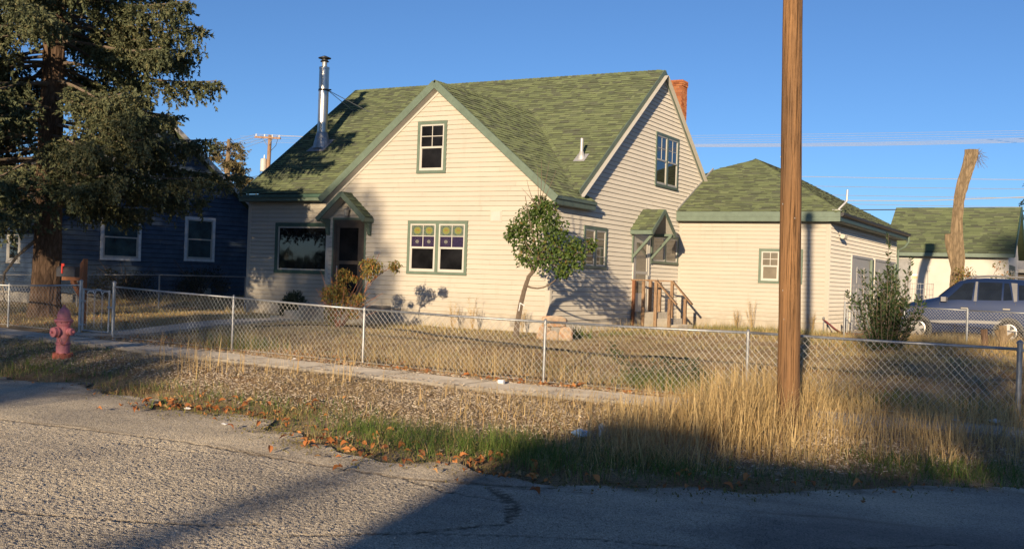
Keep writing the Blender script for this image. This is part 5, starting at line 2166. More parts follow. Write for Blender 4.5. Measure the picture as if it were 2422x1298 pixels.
def side_poly(name, pts, mat, parent, out=.008, thick=.004):
    """pts: (x, f) outline on the near side, subdivided so that it follows the curved flank"""
    res = []
    for (xa, fa), (xb, fb) in zip(pts, pts[1:] + pts[:1]):
        for t in (0, .5):
            res.append((xa + (xb - xa) * t, fa + (fb - fa) * t))
    mb = MB()
    c = (sum(p[0] for p in pts) / len(pts), sum(p[1] for p in pts) / len(pts))
    V = [side_pt(x_, f, out) for x_, f in res]
    V2 = [side_pt(x_, f, -.03) for x_, f in res]
    n = len(V)
    cc = side_pt(c[0], c[1], out)
    mb.add(V + V2 + [cc], [(k, (k + 1) % n, 2 * n) for k in range(n)] + [(k, n + k, n + (k + 1) % n, (k + 1) % n) for k in range(n)])
    return mb.build(name, M[mat], parent, fix=True)


WINS = [[(1.33, .10), (2.02, .06), (2.06, .90), (1.78, .90)], [(2.18, .07), (2.78, .07), (2.78, .90), (2.18, .90)], [(2.83, .07), (3.06, .10), (2.95, .88), (2.83, .90)], [(3.22, .10), (3.82, .14), (3.66, .84), (3.20, .84)]]
for i_, wn_ in enumerate(WINS):
    side_poly('window', wn_, 'car_glass', body, .010)
side_poly('door_pillar', [(2.07, .02), (2.15, .02), (2.15, .94), (2.09, .94)], 'car_trim', body, .009)
side_poly('door_pillar', [(3.10, .02), (3.18, .04), (3.16, .92), (3.00, .92)], 'car_trim', body, .009)
for xa in (1.18, 2.12, 3.14):
    side_poly('door_seam', [(xa, -.02), (xa + .012, -.02), (xa + .012, -.98), (xa, -.98)], 'black', body, .004)
side_poly('side_moulding', [(.95, -.82), (3.05, -.82), (3.05, -.95), (.95, -.95)], 'car_trim', body, .014)
for xa in (1.84, 2.92):
    q0 = np.array(side_pt(xa, -.30, .01))
    mb = MB()
    mb.box(q0 + (-.10, -.012, -.03), q0 + (.10, .02, .03))
    hp = mb.build('door_handle', M['black'], body)
    mb = MB()
    mb.box(q0 + (-.09, -.03, -.012), q0 + (.09, -.013, .012))
    mb.build('handle_bar', M['alloy'], hp)
q0 = np.array(side_pt(1.36, .16, .0))
mb = MB()
mb.hexa([q0 + (-.13, -.20, -.06), q0 + (.0, -.20, -.06), q0 + (.03, .02, -.07), q0 + (-.06, .02, -.07), q0 + (-.13, -.20, .07), q0 + (.0, -.20, .07), q0 + (.03, .02, .06), q0 + (-.06, .02, .06)])
mb.build('wing_mirror', M['car_trim'], body)
# windscreen
mb = MB()
wsv = []
for st in (ST[6], ST[7], ST[8]):
    x_, zb, zm_, zt, hb, ht = st
    wsv += [car_pt(x_ - .01, -ht * .84, zt + .012), car_pt(x_ - .01, 0, zt + .03), car_pt(x_ - .01, ht * .84, zt + .012)]
mb.add(wsv, [(0, 1, 4, 3), (1, 2, 5, 4), (3, 4, 7, 6), (4, 5, 8, 7)])
mb.build('windscreen', M['car_glass'], body)
for sg in (-1, 1):
    mb = MB()
    pts = [car_pt(1.75, sg * .56, 1.77), car_pt(1.95, sg * .58, 1.87), car_pt(2.4, sg * .58, 1.91), car_pt(3.3, sg * .57, 1.89), car_pt(3.75, sg * .56, 1.83), car_pt(3.9, sg * .55, 1.75)]
    mb.tube(pts, .020, 8)
    mb.build('roof_rail', M['car_trim'], body)
q0 = np.array(side_pt(.14, -.35, .0))
mb = MB()
mb.box(q0 + (-.07, -.02, -.04), q0 + (.10, .05, .04))
mb.build('indicator', M['amber'], body)
mb = MB()
mb.box(car_pt(.02, -.60, .55), car_pt(.10, -.40, .68))
mb.build('headlight', M['lamp_glass'], body)
mb = MB()
q0 = np.array(side_pt(3.45, -.30, .0))
mb.lathe(q0, [(.085, -.012), (.085, .02)], 20, 'y')
mb.build('fuel_flap', M['car'], body)
for wx in (.60, 2.98):
    for sg in (-1, 1):
        cyy = CYC + sg * .80
        c_ = (CX0 + wx, cyy, CZ0 + .36)
        mb = MB()
        mb.lathe(c_, [(.40, -.09), (.405, .115 if sg > 0 else .09), (.40, .118)] if False else [(.405, -.112), (.405, .112)], 28, 'y')
        ar = mb.build('wheel_arch', M['black'], body)
        t_ = MB()
        t_.lathe(c_, [(.22, -.125), (.30, -.135), (.335, -.12), (.345, -.08), (.345, .08), (.335, .12), (.30, .135), (.22, .125)], 32, 'y')
        wl = t_.build('wheel', M['rubber'], car)
        mb = MB()
        o_ = sg * .118
        mb.lathe((c_[0], c_[1] + o_, c_[2]), [(.215, 0), (.228, sg * .012), (.20, sg * .018), (.195, sg * .004)], 28, 'y')
        rm_ = mb.build('rim', M['alloy'], wl)
        mb = MB()
        mb.lathe((c_[0], c_[1] + o_ + sg * .006, c_[2]), [(.194, -.004), (.194, .004)], 24, 'y')
        mb.build('hub_disc', M['black'], wl)
        mb = MB()
        for k in range(5):
            a = 2 * math.pi * k / 5 + .3
            d_ = np.array((math.cos(a), 0, math.sin(a)))
            mb.beam(np.array((c_[0], c_[1] + o_ * 1.13, c_[2])) + d_ * .03, np.array((c_[0], c_[1] + o_ * 1.10, c_[2])) + d_ * .21, .085, .03, up=(0, 1, 0))
        mb.lathe((c_[0], c_[1] + o_ * 1.13, c_[2]), [(.06, -.02), (.06, .02)], 14, 'y')
        mb.build('spokes', M['alloy'], wl)

# ------------------------------------------------------------------ small things in the yard
rocks = [((-11.33, 22.25, -.06), (.16, .17, .20), 'tan boulder under the flat stone, nearest the corner of the house'), ((-11.07, 22.12, -.06), (.15, .15, .13), 'squat tan boulder in the middle under the flat stone'), ((-10.80, 22.3, -.06), (.16, .17, .19), 'tan boulder under the outer end of the flat stone'),
         ((-11.09, 22.25, .30), (.31, .2, .125), 'flat rusty tan stone lying on top of three boulders by the house corner')]
for c_, s_, lb in rocks:
    nu, nv_ = 18, 10
    vs, fs = [], []
    ph = random.uniform(0, 6)
    for j in range(nv_ + 1):
        th = math.pi * j / nv_
        for k in range(nu):
            a = 2 * math.pi * k / nu
            d_ = np.array((math.sin(th) * math.cos(a), math.sin(th) * math.sin(a), math.cos(th)))
            r_ = 1 + .10 * math.sin(3 * a + ph) * math.sin(th) + .08 * math.sin(5 * a + 2 * th + ph) + .07 * math.cos(4 * th + ph)
            e = np.sign(d_) * np.abs(d_) ** .85
            vs.append((c_[0] + e[0] * s_[0] * r_, c_[1] + e[1] * s_[1] * r_, c_[2] + s_[2] * .9 + e[2] * s_[2] * r_))
    for j in range(nv_):
        for k in range(nu):
            fs.append((j * nu + k, j * nu + (k + 1) % nu, (j + 1) * nu + (k + 1) % nu, (j + 1) * nu + k))
    tag(MB().add(vs, fs).build('boulder', M['rock'], None, smooth=True, fix=True), lb, 'boulder', 'stacked boulders by the house corner')
# garden edging lines
def ground_tube(name, pts, r, mat, label, cat, lift=.01, n=6):
    P = []
    for (xa, ya), (xb, yb) in zip(pts[:-1], pts[1:]):
        for t in np.linspace(0, 1, 8, endpoint=False):
            xx, yy = xa + (xb - xa) * t, ya + (yb - ya) * t
            P.append((xx + random.uniform(-.02, .02), yy + random.uniform(-.02, .02), float(ground_z(xx, yy)) + lift))
    P.append((pts[-1][0], pts[-1][1], float(ground_z(*pts[-1])) + lift))
    mb = MB()
    mb.tube(P, r, n)
    return tag(mb.build(name, M[mat]), label, cat)


ground_tube('garden_edging', [(-18.0, 20.0), (-17.4, 21.6), (-16.6, 22.2), (-15.2, 21.9), (-13.2, 20.9), (-11.4, 20.3), (-10.0, 19.9), (-8.5, 19.7), (-7.0, 19.9)], .035, 'edging', 'black plastic garden edging curving across the yard below the picture of stained glass', 'edging', .02)
bpy.data.objects['garden_edging']['label'] = 'long black garden edging strip curving across the middle of the dry yard'
ground_tube('garden_edging', [(-13.2, 16.35), (-11.8, 16.3), (-10.4, 16.3), (-9.0, 16.35), (-7.4, 16.4), (-5.8, 16.4)], .03, 'edging', 'straight black garden edging strip lying along the foot of the fence', 'edging', .02)
hpts = [(-7.62, 33.55, .42), (-7.50, 33.50, .36), (-7.35, 33.55, .20), (-7.2, 33.7, .06), (-6.95, 34.0, .03), (-6.6, 34.2, .03), (-6.2, 34.3, .04), (-5.9, 34.2, .05)]
mb = MB()
mb.tube(hpts, .022, 8)
mb.tube([(p[0] + .12, p[1] - .1, max(.03, p[2] * .8)) for p in hpts[:-1]], .022, 8)
tag(mb.build('garden_hose', M['hose']), 'maroon garden hose trailing from the garage corner over the ground', 'hose')
mb = MB()
mb.tube([(-7.62, 33.55, .0), (-7.62, 33.55, .45)], .02, 6)
mb.lathe((-7.62, 33.53, .45), [(.03, 0), (.04, .04), (.02, .06)], 8)
tag(mb.build('garden_tap', M['steel']), 'small standing garden tap at the garage corner where the hose starts', 'tap')
sg_ = thing('yard_gate', (-6.8, 35.2, 0), 'low chain link side gate and wire panel in front of the garage side doors', 'gate')
mb = MB()
for q in ((-7.15, 34.6), (-5.6, 34.6)):
    mb.tube([(q[0], q[1], -.05), (q[0], q[1], .78)], .03, 8)
mb.tube([(-7.0, 34.6, .04), (-7.0, 34.6, .70)], .022, 8)
mb.tube([(-7.15, 34.6, .70), (-5.6, 34.6, .70)], .02, 8)
mb.tube([(-7.0, 34.6, .06), (-5.6, 34.6, .06)], .02, 8)
mb.build('gate_frame', M['steel'], sg_)
mb = MB()
for k in range(12):
    mb.tube([(-7.25 + k * .13, 34.7, 0), (-7.25 + k * .13, 34.7, 1.55)], .004, 4)
for k in range(10):
    mb.tube([(-7.25, 34.7, .1 + k * .155), (-5.8, 34.7, .1 + k * .155)], .004, 4)
tag(mb.build('wire_panel', M['wire'], sg_), kind='stuff')
# wire cage by the stucco house
cg = MB()
ccx, ccy, cz_ = -5.35, 36.6, .15
for k in range(14):
    a = 2 * math.pi * k / 14
    cg.tube([(ccx + .42 * math.cos(a), ccy + .42 * math.sin(a), cz_), (ccx + .42 * math.cos(a), ccy + .42 * math.sin(a), cz_ + 1.5)], .005, 4)
for k in range(9):
    cg.tube([(ccx + .42 * math.cos(a), ccy + .42 * math.sin(a), cz_ + .1 + k * .172) for a in np.linspace(0, 2 * math.pi, 17)], .005, 4)
tag(cg.build('plant_cage', M['wire']), 'round wire plant cage standing behind the bonnet of the parked car', 'plant cage')
# fence of the inner yard in front of the car
fi = thing('wire_fence', (-3.6, 30.4, 0), 'low wire yard fence running in front of the parked car', 'fence')
fr_ = [(-6.6, 31.6, .98), (-4.9, 31.0, .95), (-3.25, 30.4, .93), (-1.4, 29.8, .92)]
for a_, b_ in zip(fr_[:-1], fr_[1:]):
    rail(fi, [a_, b_], .016)
for q in fr_:
    mb = MB()
    mb.tube([(q[0], q[1], -.1), (q[0], q[1], q[2] + .04)], .028, 8)
    mb.build('fence_post', M['steel'], fi)
mb = MB()
chain_link(mb, fr_, r=.0024, cell=.085)
tag(mb.build('chain_link_mesh', M['wire'], fi), kind='stuff')
# stubs of cut shrubs by the rear wheel
for (x_, y_, hh, rr_, lb) in ((-2.62, 28.2, .52, .085, 'short charred stump standing in the dry weeds below the rear door of the car'), (-2.25, 28.6, .62, .10, 'pale forked stump standing in the dry weeds before the rear wheel')):
    z_ = float(G(x_, y_))
    st_ = thing('stump', (x_, y_, z_), lb, 'stump', 'stumps by the parked car')
    mb = MB()
    mb.tube([(x_, y_, z_ - .1), (x_ + .01, y_, z_ + hh * .5), (x_ - .02, y_, z_ + hh)], [rr_, rr_ * .9, rr_ * .95], 10)
    mb.build('trunk', M['bark'] if hh < .6 else M['pale_bark'], st_)
    if hh > .6:
        mb = MB()
        mb.tube([(x_, y_, z_ + .2), (x_ - .16, y_, z_ + .5)], [.06, .05], 8)
        mb.tube([(x_, y_, z_ + .25), (x_ + .22, y_ + .05, z_ + .45)], [.05, .035], 8)
        mb.build('limb', M['pale_bark'], st_)

# litter
def crumple(name, c, s, mat, label, cat, seed):
    r_ = np.random.default_rng(seed)
    vs, fs = [], []
    n = 7
    for j in range(5):
        for k in range(n):
            th = math.pi * (j + .5) / 5
            a = 2 * math.pi * k / n
            q = r_.uniform(.55, 1.1)
            vs.append((c[0] + s[0] * q * math.sin(th) * math.cos(a), c[1] + s[1] * q * math.sin(th) * math.sin(a), c[2] + s[2] * .6 + s[2] * q * math.cos(th)))
    for j in range(4):
        for k in range(n):
            fs.append((j * n + k, j * n + (k + 1) % n, (j + 1) * n + (k + 1) % n, (j + 1) * n + k))
    fs += [tuple(range(n)), tuple(reversed(range(4 * n, 5 * n)))]
    return tag(MB().add(vs, fs).build(name, M[mat], None, fix=True), label, cat)


def gl_(x_, y_):
    return max(float(ground_z(x_, y_)), ROAD_Z)


cup_z = float(G(-8.35, 14.95)) + .045
mb = MB()
mb.lathe((-8.35, 14.95, cup_z + .035), [(.030, -.05), (.036, -.045), (.036, .05), (.034, .055)], 14, 'x')
tag(mb.build('crushed_can', M['paper']), 'white drink can lying on the sidewalk below the middle of the fence', 'can')
crumple('litter', (-5.2, 11.2, gl_(-5.2, 11.2) + .04), (.13, .10, .05), 'blue_litter', 'pale blue crumpled plastic wrapper in the shaded green verge', 'litter', 3)
crumple('litter', (-5.02, 11.35, gl_(-5.02, 11.35) + .05), (.05, .05, .08), 'paper', 'small white crumpled bag beside the pale blue wrapper', 'litter', 4)
crumple('litter', (-13.05, 15.6, gl_(-13.05, 15.6)), (.06, .05, .03), 'paper', 'white paper scrap on the dry leaves beyond the sidewalk', 'litter', 5)
crumple('litter', (-9.13, 9.7, ROAD_Z + .002), (.05, .04, .012), 'paper', 'white paper scrap lying on the open road', 'litter', 6)
crumple('litter', (-10.4, 10.35, ROAD_Z + .02), (.06, .04, .015), 'paper', 'white scrap among orange leaves at the road edge', 'litter', 9)
crumple('litter', (-1.3, 15.6, gl_(-1.3, 15.6) + .05), (.09, .06, .03), 'paper', 'white scrap in the shade at the foot of the end post', 'litter', 7)
crumple('litter', (-1.75, 15.4, gl_(-1.75, 15.4) + .05), (.07, .05, .02), 'blue_litter', 'bluish scrap in the shaded grass near the end post', 'litter', 8)
#PART4
# ------------------------------------------------------------------ vegetation kit
def unit(a):
    return a / (np.linalg.norm(a, axis=-1, keepdims=True) + 1e-9)


def basis(a):
    ref = np.where(np.abs(a[:, 2:3]) < .9, np.array([[0, 0, 1.0]]), np.array([[1.0, 0, 0]]))
    e1 = unit(np.cross(a, ref))
    return e1, np.cross(a, e1)


def sprigs(P, A, L, needles=12, spread=42, nl=.34, wd=.075):
    """needle tufts: every needle is a slim triangle standing off a short twig"""
    n = len(P)
    A = unit(A)
    e1, e2 = basis(A)
    t = rng.random((n, needles, 1)) ** .8
    psi = rng.random((n, needles, 1)) * 2 * np.pi
    sp = np.radians(spread) * (0.5 + rng.random((n, needles, 1)))
    d = np.cos(sp) * A[:, None, :] + np.sin(sp) * (np.cos(psi) * e1[:, None, :] + np.sin(psi) * e2[:, None, :])
    Ls = L[:, None, None]
    b = P[:, None, :] + A[:, None, :] * t * Ls
    tip = b + d * Ls * nl * (.7 + .6 * rng.random((n, needles, 1)))
    side = unit(np.cross(d, rng.normal(size=(n, needles, 3))))
    w = Ls * wd * (.7 + .6 * rng.random((n, needles, 1)))
    V = np.stack([b - side * w, b + side * w, tip], 2).reshape(-1, 3)
    F = np.arange(len(V)).reshape(-1, 3)
    return V, F


def leaves(P, D, S, fold=.25, ratio=.55):
    """pointed leaves of two folded halves; P base, D direction, S length"""
    n = len(P)
    D = unit(D)
    e1, e2 = basis(D)
    a = rng.random((n, 1)) * 2 * np.pi
    u = np.cos(a) * e1 + np.sin(a) * e2
    v = np.cross(D, u)
    S = S[:, None]
    W = S * ratio * .5
    mid = P + D * S * .45 - v * S * .04
    tip = P + D * S - v * S * .12
    lft = mid + u * W + v * W * fold * 2
    rgt = mid - u * W + v * W * fold * 2
    V = np.stack([P, lft, tip, rgt], 1).reshape(-1, 3)
    b = np.arange(n)[:, None] * 4
    F = np.concatenate([b + np.array([[0, 1, 2]]), b + np.array([[0, 2, 3]])], 0)
    return V, F


def blades(x, y, z, hgt, lean, width, segs=3, az=None, curve=.5):
    n = len(x)
    az = rng.random(n) * 2 * np.pi if az is None else az
    dx, dy = np.cos(az), np.sin(az)
    sx_, sy_ = -np.sin(az + rng.normal(0, .6, n)), np.cos(az + rng.normal(0, .6, n))
    vs = []
    for k in range(segs + 1):
        t = k / segs
        off = lean * hgt * (t ** (1 + curve))
        cz_ = z + hgt * t * (1 - .22 * lean * t)
        w = width * (1 - t) ** .7 if k < segs else 0 * width
        p = np.stack([x + dx * off, y + dy * off, cz_], 1)
        s_ = np.stack([sx_, sy_, np.zeros(n)], 1) * (w / 2)[:, None]
        if k < segs:
            vs += [p - s_, p + s_]
        else:
            vs += [p]
    V = np.stack(vs, 1)
    m = V.shape[1]
    b = np.arange(n)[:, None] * m
    tri = []
    for k in range(segs - 1):
        a = 2 * k
        tri += [[a, a + 1, a + 3], [a, a + 3, a + 2]]
    tri.append([m - 3, m - 2, m - 1])
    F = np.concatenate([b + np.array([q]) for q in tri], 0)
    return V.reshape(-1, 3), F


def merge(parts):
    V, F, o = [], [], 0
    for v, f in parts:
        V.append(v)
        F.append(f + o)
        o += len(v)
    return np.concatenate(V), np.concatenate(F)


def curve_pts(a, b, bend, n=8):
    a = np.array(a, float)
    b = np.array(b, float)
    return [a * (1 - t) + b * t + np.array(bend) * 4 * t * (1 - t) for t in np.linspace(0, 1, n)]


# ------------------------------------------------------------------ conifers
def conifer(root, base, height, rad_fn, mats, z_first, whorl_dz, per, droop, seed, density=1.0, dz_fn=None, sp_len=.20, name_crown='crown', trunk_r=.36, lean=(0, 0), limb_r=.045, needles=12, wd=.075, keep=None, hang=.5, top_thin=None):
    r_ = np.random.default_rng(seed)
    base = np.array(base, float)
    SP, SA, SL = [], [], []
    limbs = MB()
    z = z_first
    while z < height - .25:
        R = rad_fn(z)
        dens = density * (top_thin(z) if top_thin else 1.0)
        for k in range(per):
            az_ = r_.uniform(0, 2 * np.pi)
            L = R * r_.uniform(.72, 1.08)
            if L < .15:
                continue
            d0 = np.array((math.cos(az_), math.sin(az_), 0))
            if keep is not None and not keep(z, d0):
                continue
            zz_ = z + r_.uniform(-.5, .5) * whorl_dz
            tr_ = trunk_r * (1 - zz_ / height) * .7
            start = base + np.array((lean[0] * zz_, lean[1] * zz_, zz_)) + d0 * tr_
            dr = droop * L * r_.uniform(.7, 1.3)
            n = max(5, int(L / .35))
            path = []
            for i_ in range(n + 1):
                t = i_ / n
                zo = -dr * (t ** 1.3) + dr * .75 * max(0, t - .55) ** 1.5 * 2.2
                path.append(start + d0 * L * t * (1 - .06 * t) + np.array((0, 0, zo)))
            limbs.tube(path, [limb_r * (1 - .8 * i_ / n) * min(1, L / 3 + .3) for i_ in range(n + 1)], 5, cap=False)
            side = np.array((-d0[1], d0[0], 0))
            # branchlets on both sides, hanging
            m = int(L / .13 * dens)
            for q in range(m):
                t = r_.uniform(.16, 1.0) ** .75
                f = t * n
                i_ = min(int(f), n - 1)
                p = path[i_] + (path[i_ + 1] - path[i_]) * (f - i_)
                sg = r_.choice((-1, 1))
                bl = min(1.25, (.30 + .32 * L * (1 - t) * .8)) * r_.uniform(.5, 1.15)
                hd = r_.uniform(.15, 1.0) * hang
                dirb = d0 * r_.uniform(.3, .95) + side * sg * r_.uniform(.25, 1.0) + np.array((0, 0, -hd))
                dirb /= np.linalg.norm(dirb)
                ns = max(2, int(bl / (sp_len * .62)))
                for s_ in range(ns):
                    tt_ = (s_ + r_.random() * .5) / ns
                    pp = p + dirb * bl * tt_ + np.array((0, 0, -hd * .35 * bl * tt_ ** 2))
                    SP.append(pp)
                    SA.append(dirb + np.array((r_.normal() * .35, r_.normal() * .35, r_.normal() * .30 - .10)))
                    SL.append(sp_len * r_.uniform(.7, 1.3))
                # hanging tassels
                if r_.random() < .35 * hang * 2:
                    hl = r_.uniform(.2, .55) * min(1, L / 3)
                    for s_ in range(int(hl / .12)):
                        SP.append(p + dirb * bl * r_.uniform(.2, .9) + np.array((r_.normal() * .03, r_.normal() * .03, -s_ * .12)))
                        SA.append(np.array((r_.normal() * .25, r_.normal() * .25, -1.0)))
                        SL.append(sp_len * r_.uniform(.7, 1.1))
        z += whorl_dz * (dz_fn(z) if dz_fn else 1.0)
    V, F = sprigs(np.array(SP), np.array(SA), np.array(SL), needles=needles, wd=wd)
    np_mesh(name_crown, V, F, mats[0], root)
    limbs.build('limbs', mats[1], root)
    return len(F)


SPX, SPY = -24.22, 19.0
SPZ = float(G(SPX, SPY))
spruce = thing('spruce_tree', (SPX, SPY, SPZ), 'huge old spruce with drooping branches and a thick bare lower trunk in the yard', 'tree')
mb = MB()
pts, rad = [], []
for z_ in (-.2, 0, .15, .4, .9, 1.6, 2.6, 4, 6, 8, 10, 13, 16, 19):
    pts.append((SPX - .01 * z_ * .3 + .02 * math.sin(z_), SPY, SPZ + z_))
    rad.append(np.interp(z_, [-.2, 0, .4, 1.2, 3, 8, 12, 19], [.50, .44, .385, .345, .315, .255, .20, .03]))
mb.bark_tube(pts, rad, 40, .10, .05)
mb.build('trunk', M['bark'], spruce)
nfs = conifer(spruce, (SPX, SPY, SPZ), 18.5, lambda z: np.interp(z, [2.5, 4.0, 5.5, 8, 9.3, 12, 15, 18.5], [5.2, 5.0, 4.4, 4.4, 3.8, 3.1, 1.9, .3]),
              (M['needle'], M['twig']), 3.35, .38, 6, .25, 5, density=2.9, sp_len=.23, needles=10, wd=.11, hang=.78, limb_r=.05,
              top_thin=lambda z: 1.0 if z < 10.2 else .3,
              keep=lambda z, d: not (6.3 < z < 9.6 and z > 7.6 and d @ np.array((.77, -.64, 0)) > .985) and not (z < 3.8 and d @ np.array((.95, .30, 0)) > .93))
# bare dead branch hanging beside the trunk
mb = MB()
db = [(SPX - .20, SPY - .25, SPZ + 1.95), (SPX - .62, SPY - .42, SPZ + 1.55), (SPX - .98, SPY - .5, SPZ + 1.1), (SPX - 1.05, SPY - .5, SPZ + .75), (SPX - .90, SPY - .52, SPZ + .35)]
mb.tube(db, [.05, .04, .032, .024, .014], 6)
rr2 = np.random.default_rng(3)
for k in range(34):
    i_ = rr2.integers(1, 4)
    p = np.array(db[i_]) * (1 - (f_ := rr2.random())) + np.array(db[i_ + 1]) * f_
    q = p + np.array((rr2.normal() * .2, rr2.normal() * .1, rr2.uniform(-.28, .06)))
    mb.tube([p, (p + q) / 2 + np.array((0, 0, .03)), q], [.011, .008, .004], 4)
mb.build('dead_branch', M['dead_twig'], spruce)

# second conifer foliage at the frame edge behind it and the distant ones
ds = thing('spruce_tree', (-47.6, 50.0, .3), 'distant sunlit tan spruce with a broken top beside the far utility pole', 'tree')
mb = MB()
mb.tube([(-47.6, 50, 0), (-47.6, 50, 5), (-47.55, 50, 9.3)], [.32, .24, .10], 10)
mb.build('trunk', M['pale_bark'], ds)
conifer(ds, (-47.6, 50, .3), 9.4, lambda z: np.interp(z, [1, 3, 6, 8, 9.4], [2.6, 2.2, 1.7, 1.2, .55]), (M['needle_far'], M['twig']), 1.2, .38, 6, .25, 9, density=2.2, sp_len=.30, needles=9, wd=.10)
rt = thing('spruce_tree', (-3.6, 70, .8), 'dark conifer cut off by the photo edge behind the white house', 'tree')
mb = MB()
mb.tube([(-3.6, 70, 0), (-3.6, 70, 8.8)], [.3, .05], 8)
mb.build('trunk', M['bark'], rt)
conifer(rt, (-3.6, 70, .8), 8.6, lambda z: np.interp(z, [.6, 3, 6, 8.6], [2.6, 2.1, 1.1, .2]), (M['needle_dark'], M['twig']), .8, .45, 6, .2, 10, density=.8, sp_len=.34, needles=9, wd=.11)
lt = thing('spruce_tree', (-36.5, 24.8, .2), 'dense dark conifer filling the shade beyond the old spruce trunk', 'tree')
mb = MB()
mb.tube([(-36.5, 24.8, 0), (-36.5, 24.8, 9)], [.3, .05], 8)
mb.build('trunk', M['bark'], lt)
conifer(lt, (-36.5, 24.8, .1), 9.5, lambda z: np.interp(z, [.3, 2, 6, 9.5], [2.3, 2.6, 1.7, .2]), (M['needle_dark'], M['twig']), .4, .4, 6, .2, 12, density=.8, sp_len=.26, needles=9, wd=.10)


# ------------------------------------------------------------------ leafy plants
def cluster_leaves(centres, per, sigma, size, down=.5, ratio=.5, fold=.25, out_bias=.3):
    P, D, S = [], [], []
    for (c, r_, w) in centres:
        n = int(per * w)
        v = rng.normal(size=(n, 3))
        v = unit(v) * (rng.random((n, 1)) ** .45) * np.array(r_)
        P.append(np.array(c) + v)
        d = rng.normal(size=(n, 3)) * .6 + unit(v) * out_bias + np.array((0, 0, -down))
        D.append(d)
        S.append(size * rng.uniform(.45, 1.4, n))
    return leaves(np.concatenate(P), np.concatenate(D), np.concatenate(S), fold, ratio)


# the young leaning tree
SY = 22.1
sap = thing('young_tree', (-12.01, SY, -.1), 'small leaning green leaved tree with a crooked trunk in front of the house corner', 'tree')
k_ = 1 / 104.0
def sp_(px, py, dy=0.0):
    """point on the plane of the little tree, measured on the photo"""
    return (-12.012 + (px - 1218) * .00985 + 0, SY + dy, -.1 + (808 - py) * .00985 - (px - 1218) * .00033)
tr_path = [sp_(1218, 815), sp_(1222, 770), sp_(1230, 720), sp_(1237, 690), sp_(1248, 655), sp_(1265, 635), sp_(1275, 610)]
mb = MB()
mb.bark_tube(tr_path, [.075, .062, .055, .052, .046, .04, .034], 14, .06, .10)
mb.build('trunk', M['twig'], sap)
mb = MB()
tips = [(1240, 480), (1262, 470), (1288, 490), (1215, 530), (1205, 560), (1230, 600), (1310, 520), (1345, 550), (1385, 565), (1400, 590), (1330, 590), (1370, 620), (1300, 630), (1255, 560), (1285, 560)]
for (px, py) in tips:
    dy = rng.uniform(-.6, .6)
    a = sp_(1275, 610) if px > 1235 else sp_(1262, 637)
    b = sp_(px, py, dy)
    mb.tube(curve_pts(a, b, (0, 0, -.10)), np.linspace(.024, .007, 8), 5)
mb.tube(curve_pts(sp_(1240, 675), sp_(1335, 628, .1), (.05, 0, -.22)), np.linspace(.026, .010, 8), 6)
for (px, py) in ((1258, 400), (1272, 378), (1298, 385), (1310, 405), (1245, 430), (1230, 450)):
    b = sp_(px, py, rng.uniform(-.2, .2))
    mb.tube(curve_pts(sp_(1268, 500), b, (rng.uniform(-.05, .05), 0, 0)), np.linspace(.012, .003, 8), 4)
mb.build('branches', M['twig'], sap)
cl = []
for (px, py, r_, w) in [(1268, 480, 20, .5), (1258, 500, 34, 1), (1225, 515, 30, .8), (1210, 545, 26, .6), (1240, 548, 40, 1.2), (1290, 520, 38, 1.1), (1325, 545, 36, 1), (1280, 580, 44, 1.2), (1225, 590, 26, .5), (1345, 580, 38, 1.0), (1385, 585, 26, .8), (1375, 612, 26, .6), (1335, 618, 34, .8), (1295, 615, 30, .6), (1250, 615, 18, .3), (1355, 635, 16, .3), (1400, 570, 14, .3), (1195, 560, 14, .25), (1300, 490, 18, .3)]:
    dy = rng.uniform(-.35, .35)
    rr_ = r_ * .0099
    cl.append((sp_(px, py, dy), (rr_, rr_ * 1.15, rr_), w))
V, F = cluster_leaves(cl, 310, 0, .084, down=.75, ratio=.62, out_bias=.35)
np_mesh('crown', V, F, M['leaf_green'], sap)
mb = MB()
for (a, b) in (((1231, 716), (1245, 722)), ((1232, 716), (1230, 735))):
    mb.tube([sp_(*a, -.06), sp_(*b, -.08)], .012, 5)
mb.build('tie', M['porcelain'], sap)

# turning shrub by the stoop
BY = 21.1
bs = thing('shrub', (-16.3, BY, -.02), 'straggly shrub with yellow and red turning leaves in front of the front stoop', 'shrub')
def bp_(px, py, dy=0.0):
    return (-16.37 + (px - 800) * .0118, BY + dy, .02 + (778 - py) * .0105 - (px - 800) * .0004)
stems = [((800, 775), (750, 690)), ((802, 775), (765, 650)), ((800, 775), (815, 640)), ((805, 775), (835, 680)), ((808, 772), (885, 655)), ((870, 690), (880, 600)), ((875, 670), (940, 625)), ((800, 775), (735, 700)), ((800, 775), (790, 660)), ((810, 770), (890, 690)), ((800, 775), (845, 655)), ((798, 775), (755, 720)), ((810, 772), (860, 720)), ((820, 760), (900, 690))]
mb = MB()
for (a, b) in stems:
    d1, d2 = rng.uniform(-.08, .08), rng.uniform(-.35, .35)
    mb.tube(curve_pts(bp_(*a, d1), bp_(*b, d2), (0, 0, .04)), np.linspace(.016, .004, 8), 5)
for k in range(26):
    px = rng.uniform(735, 900)
    py = rng.uniform(650, 730)
    b = bp_(px, py, rng.uniform(-.35, .35))
    a = bp_(800 + (px - 800) * .5, 775 + (py - 775) * .45, rng.uniform(-.1, .1))
    mb.tube([a, b], [.006, .002], 4)
mb.build('stems', M['red_twig'], bs)
cl = []
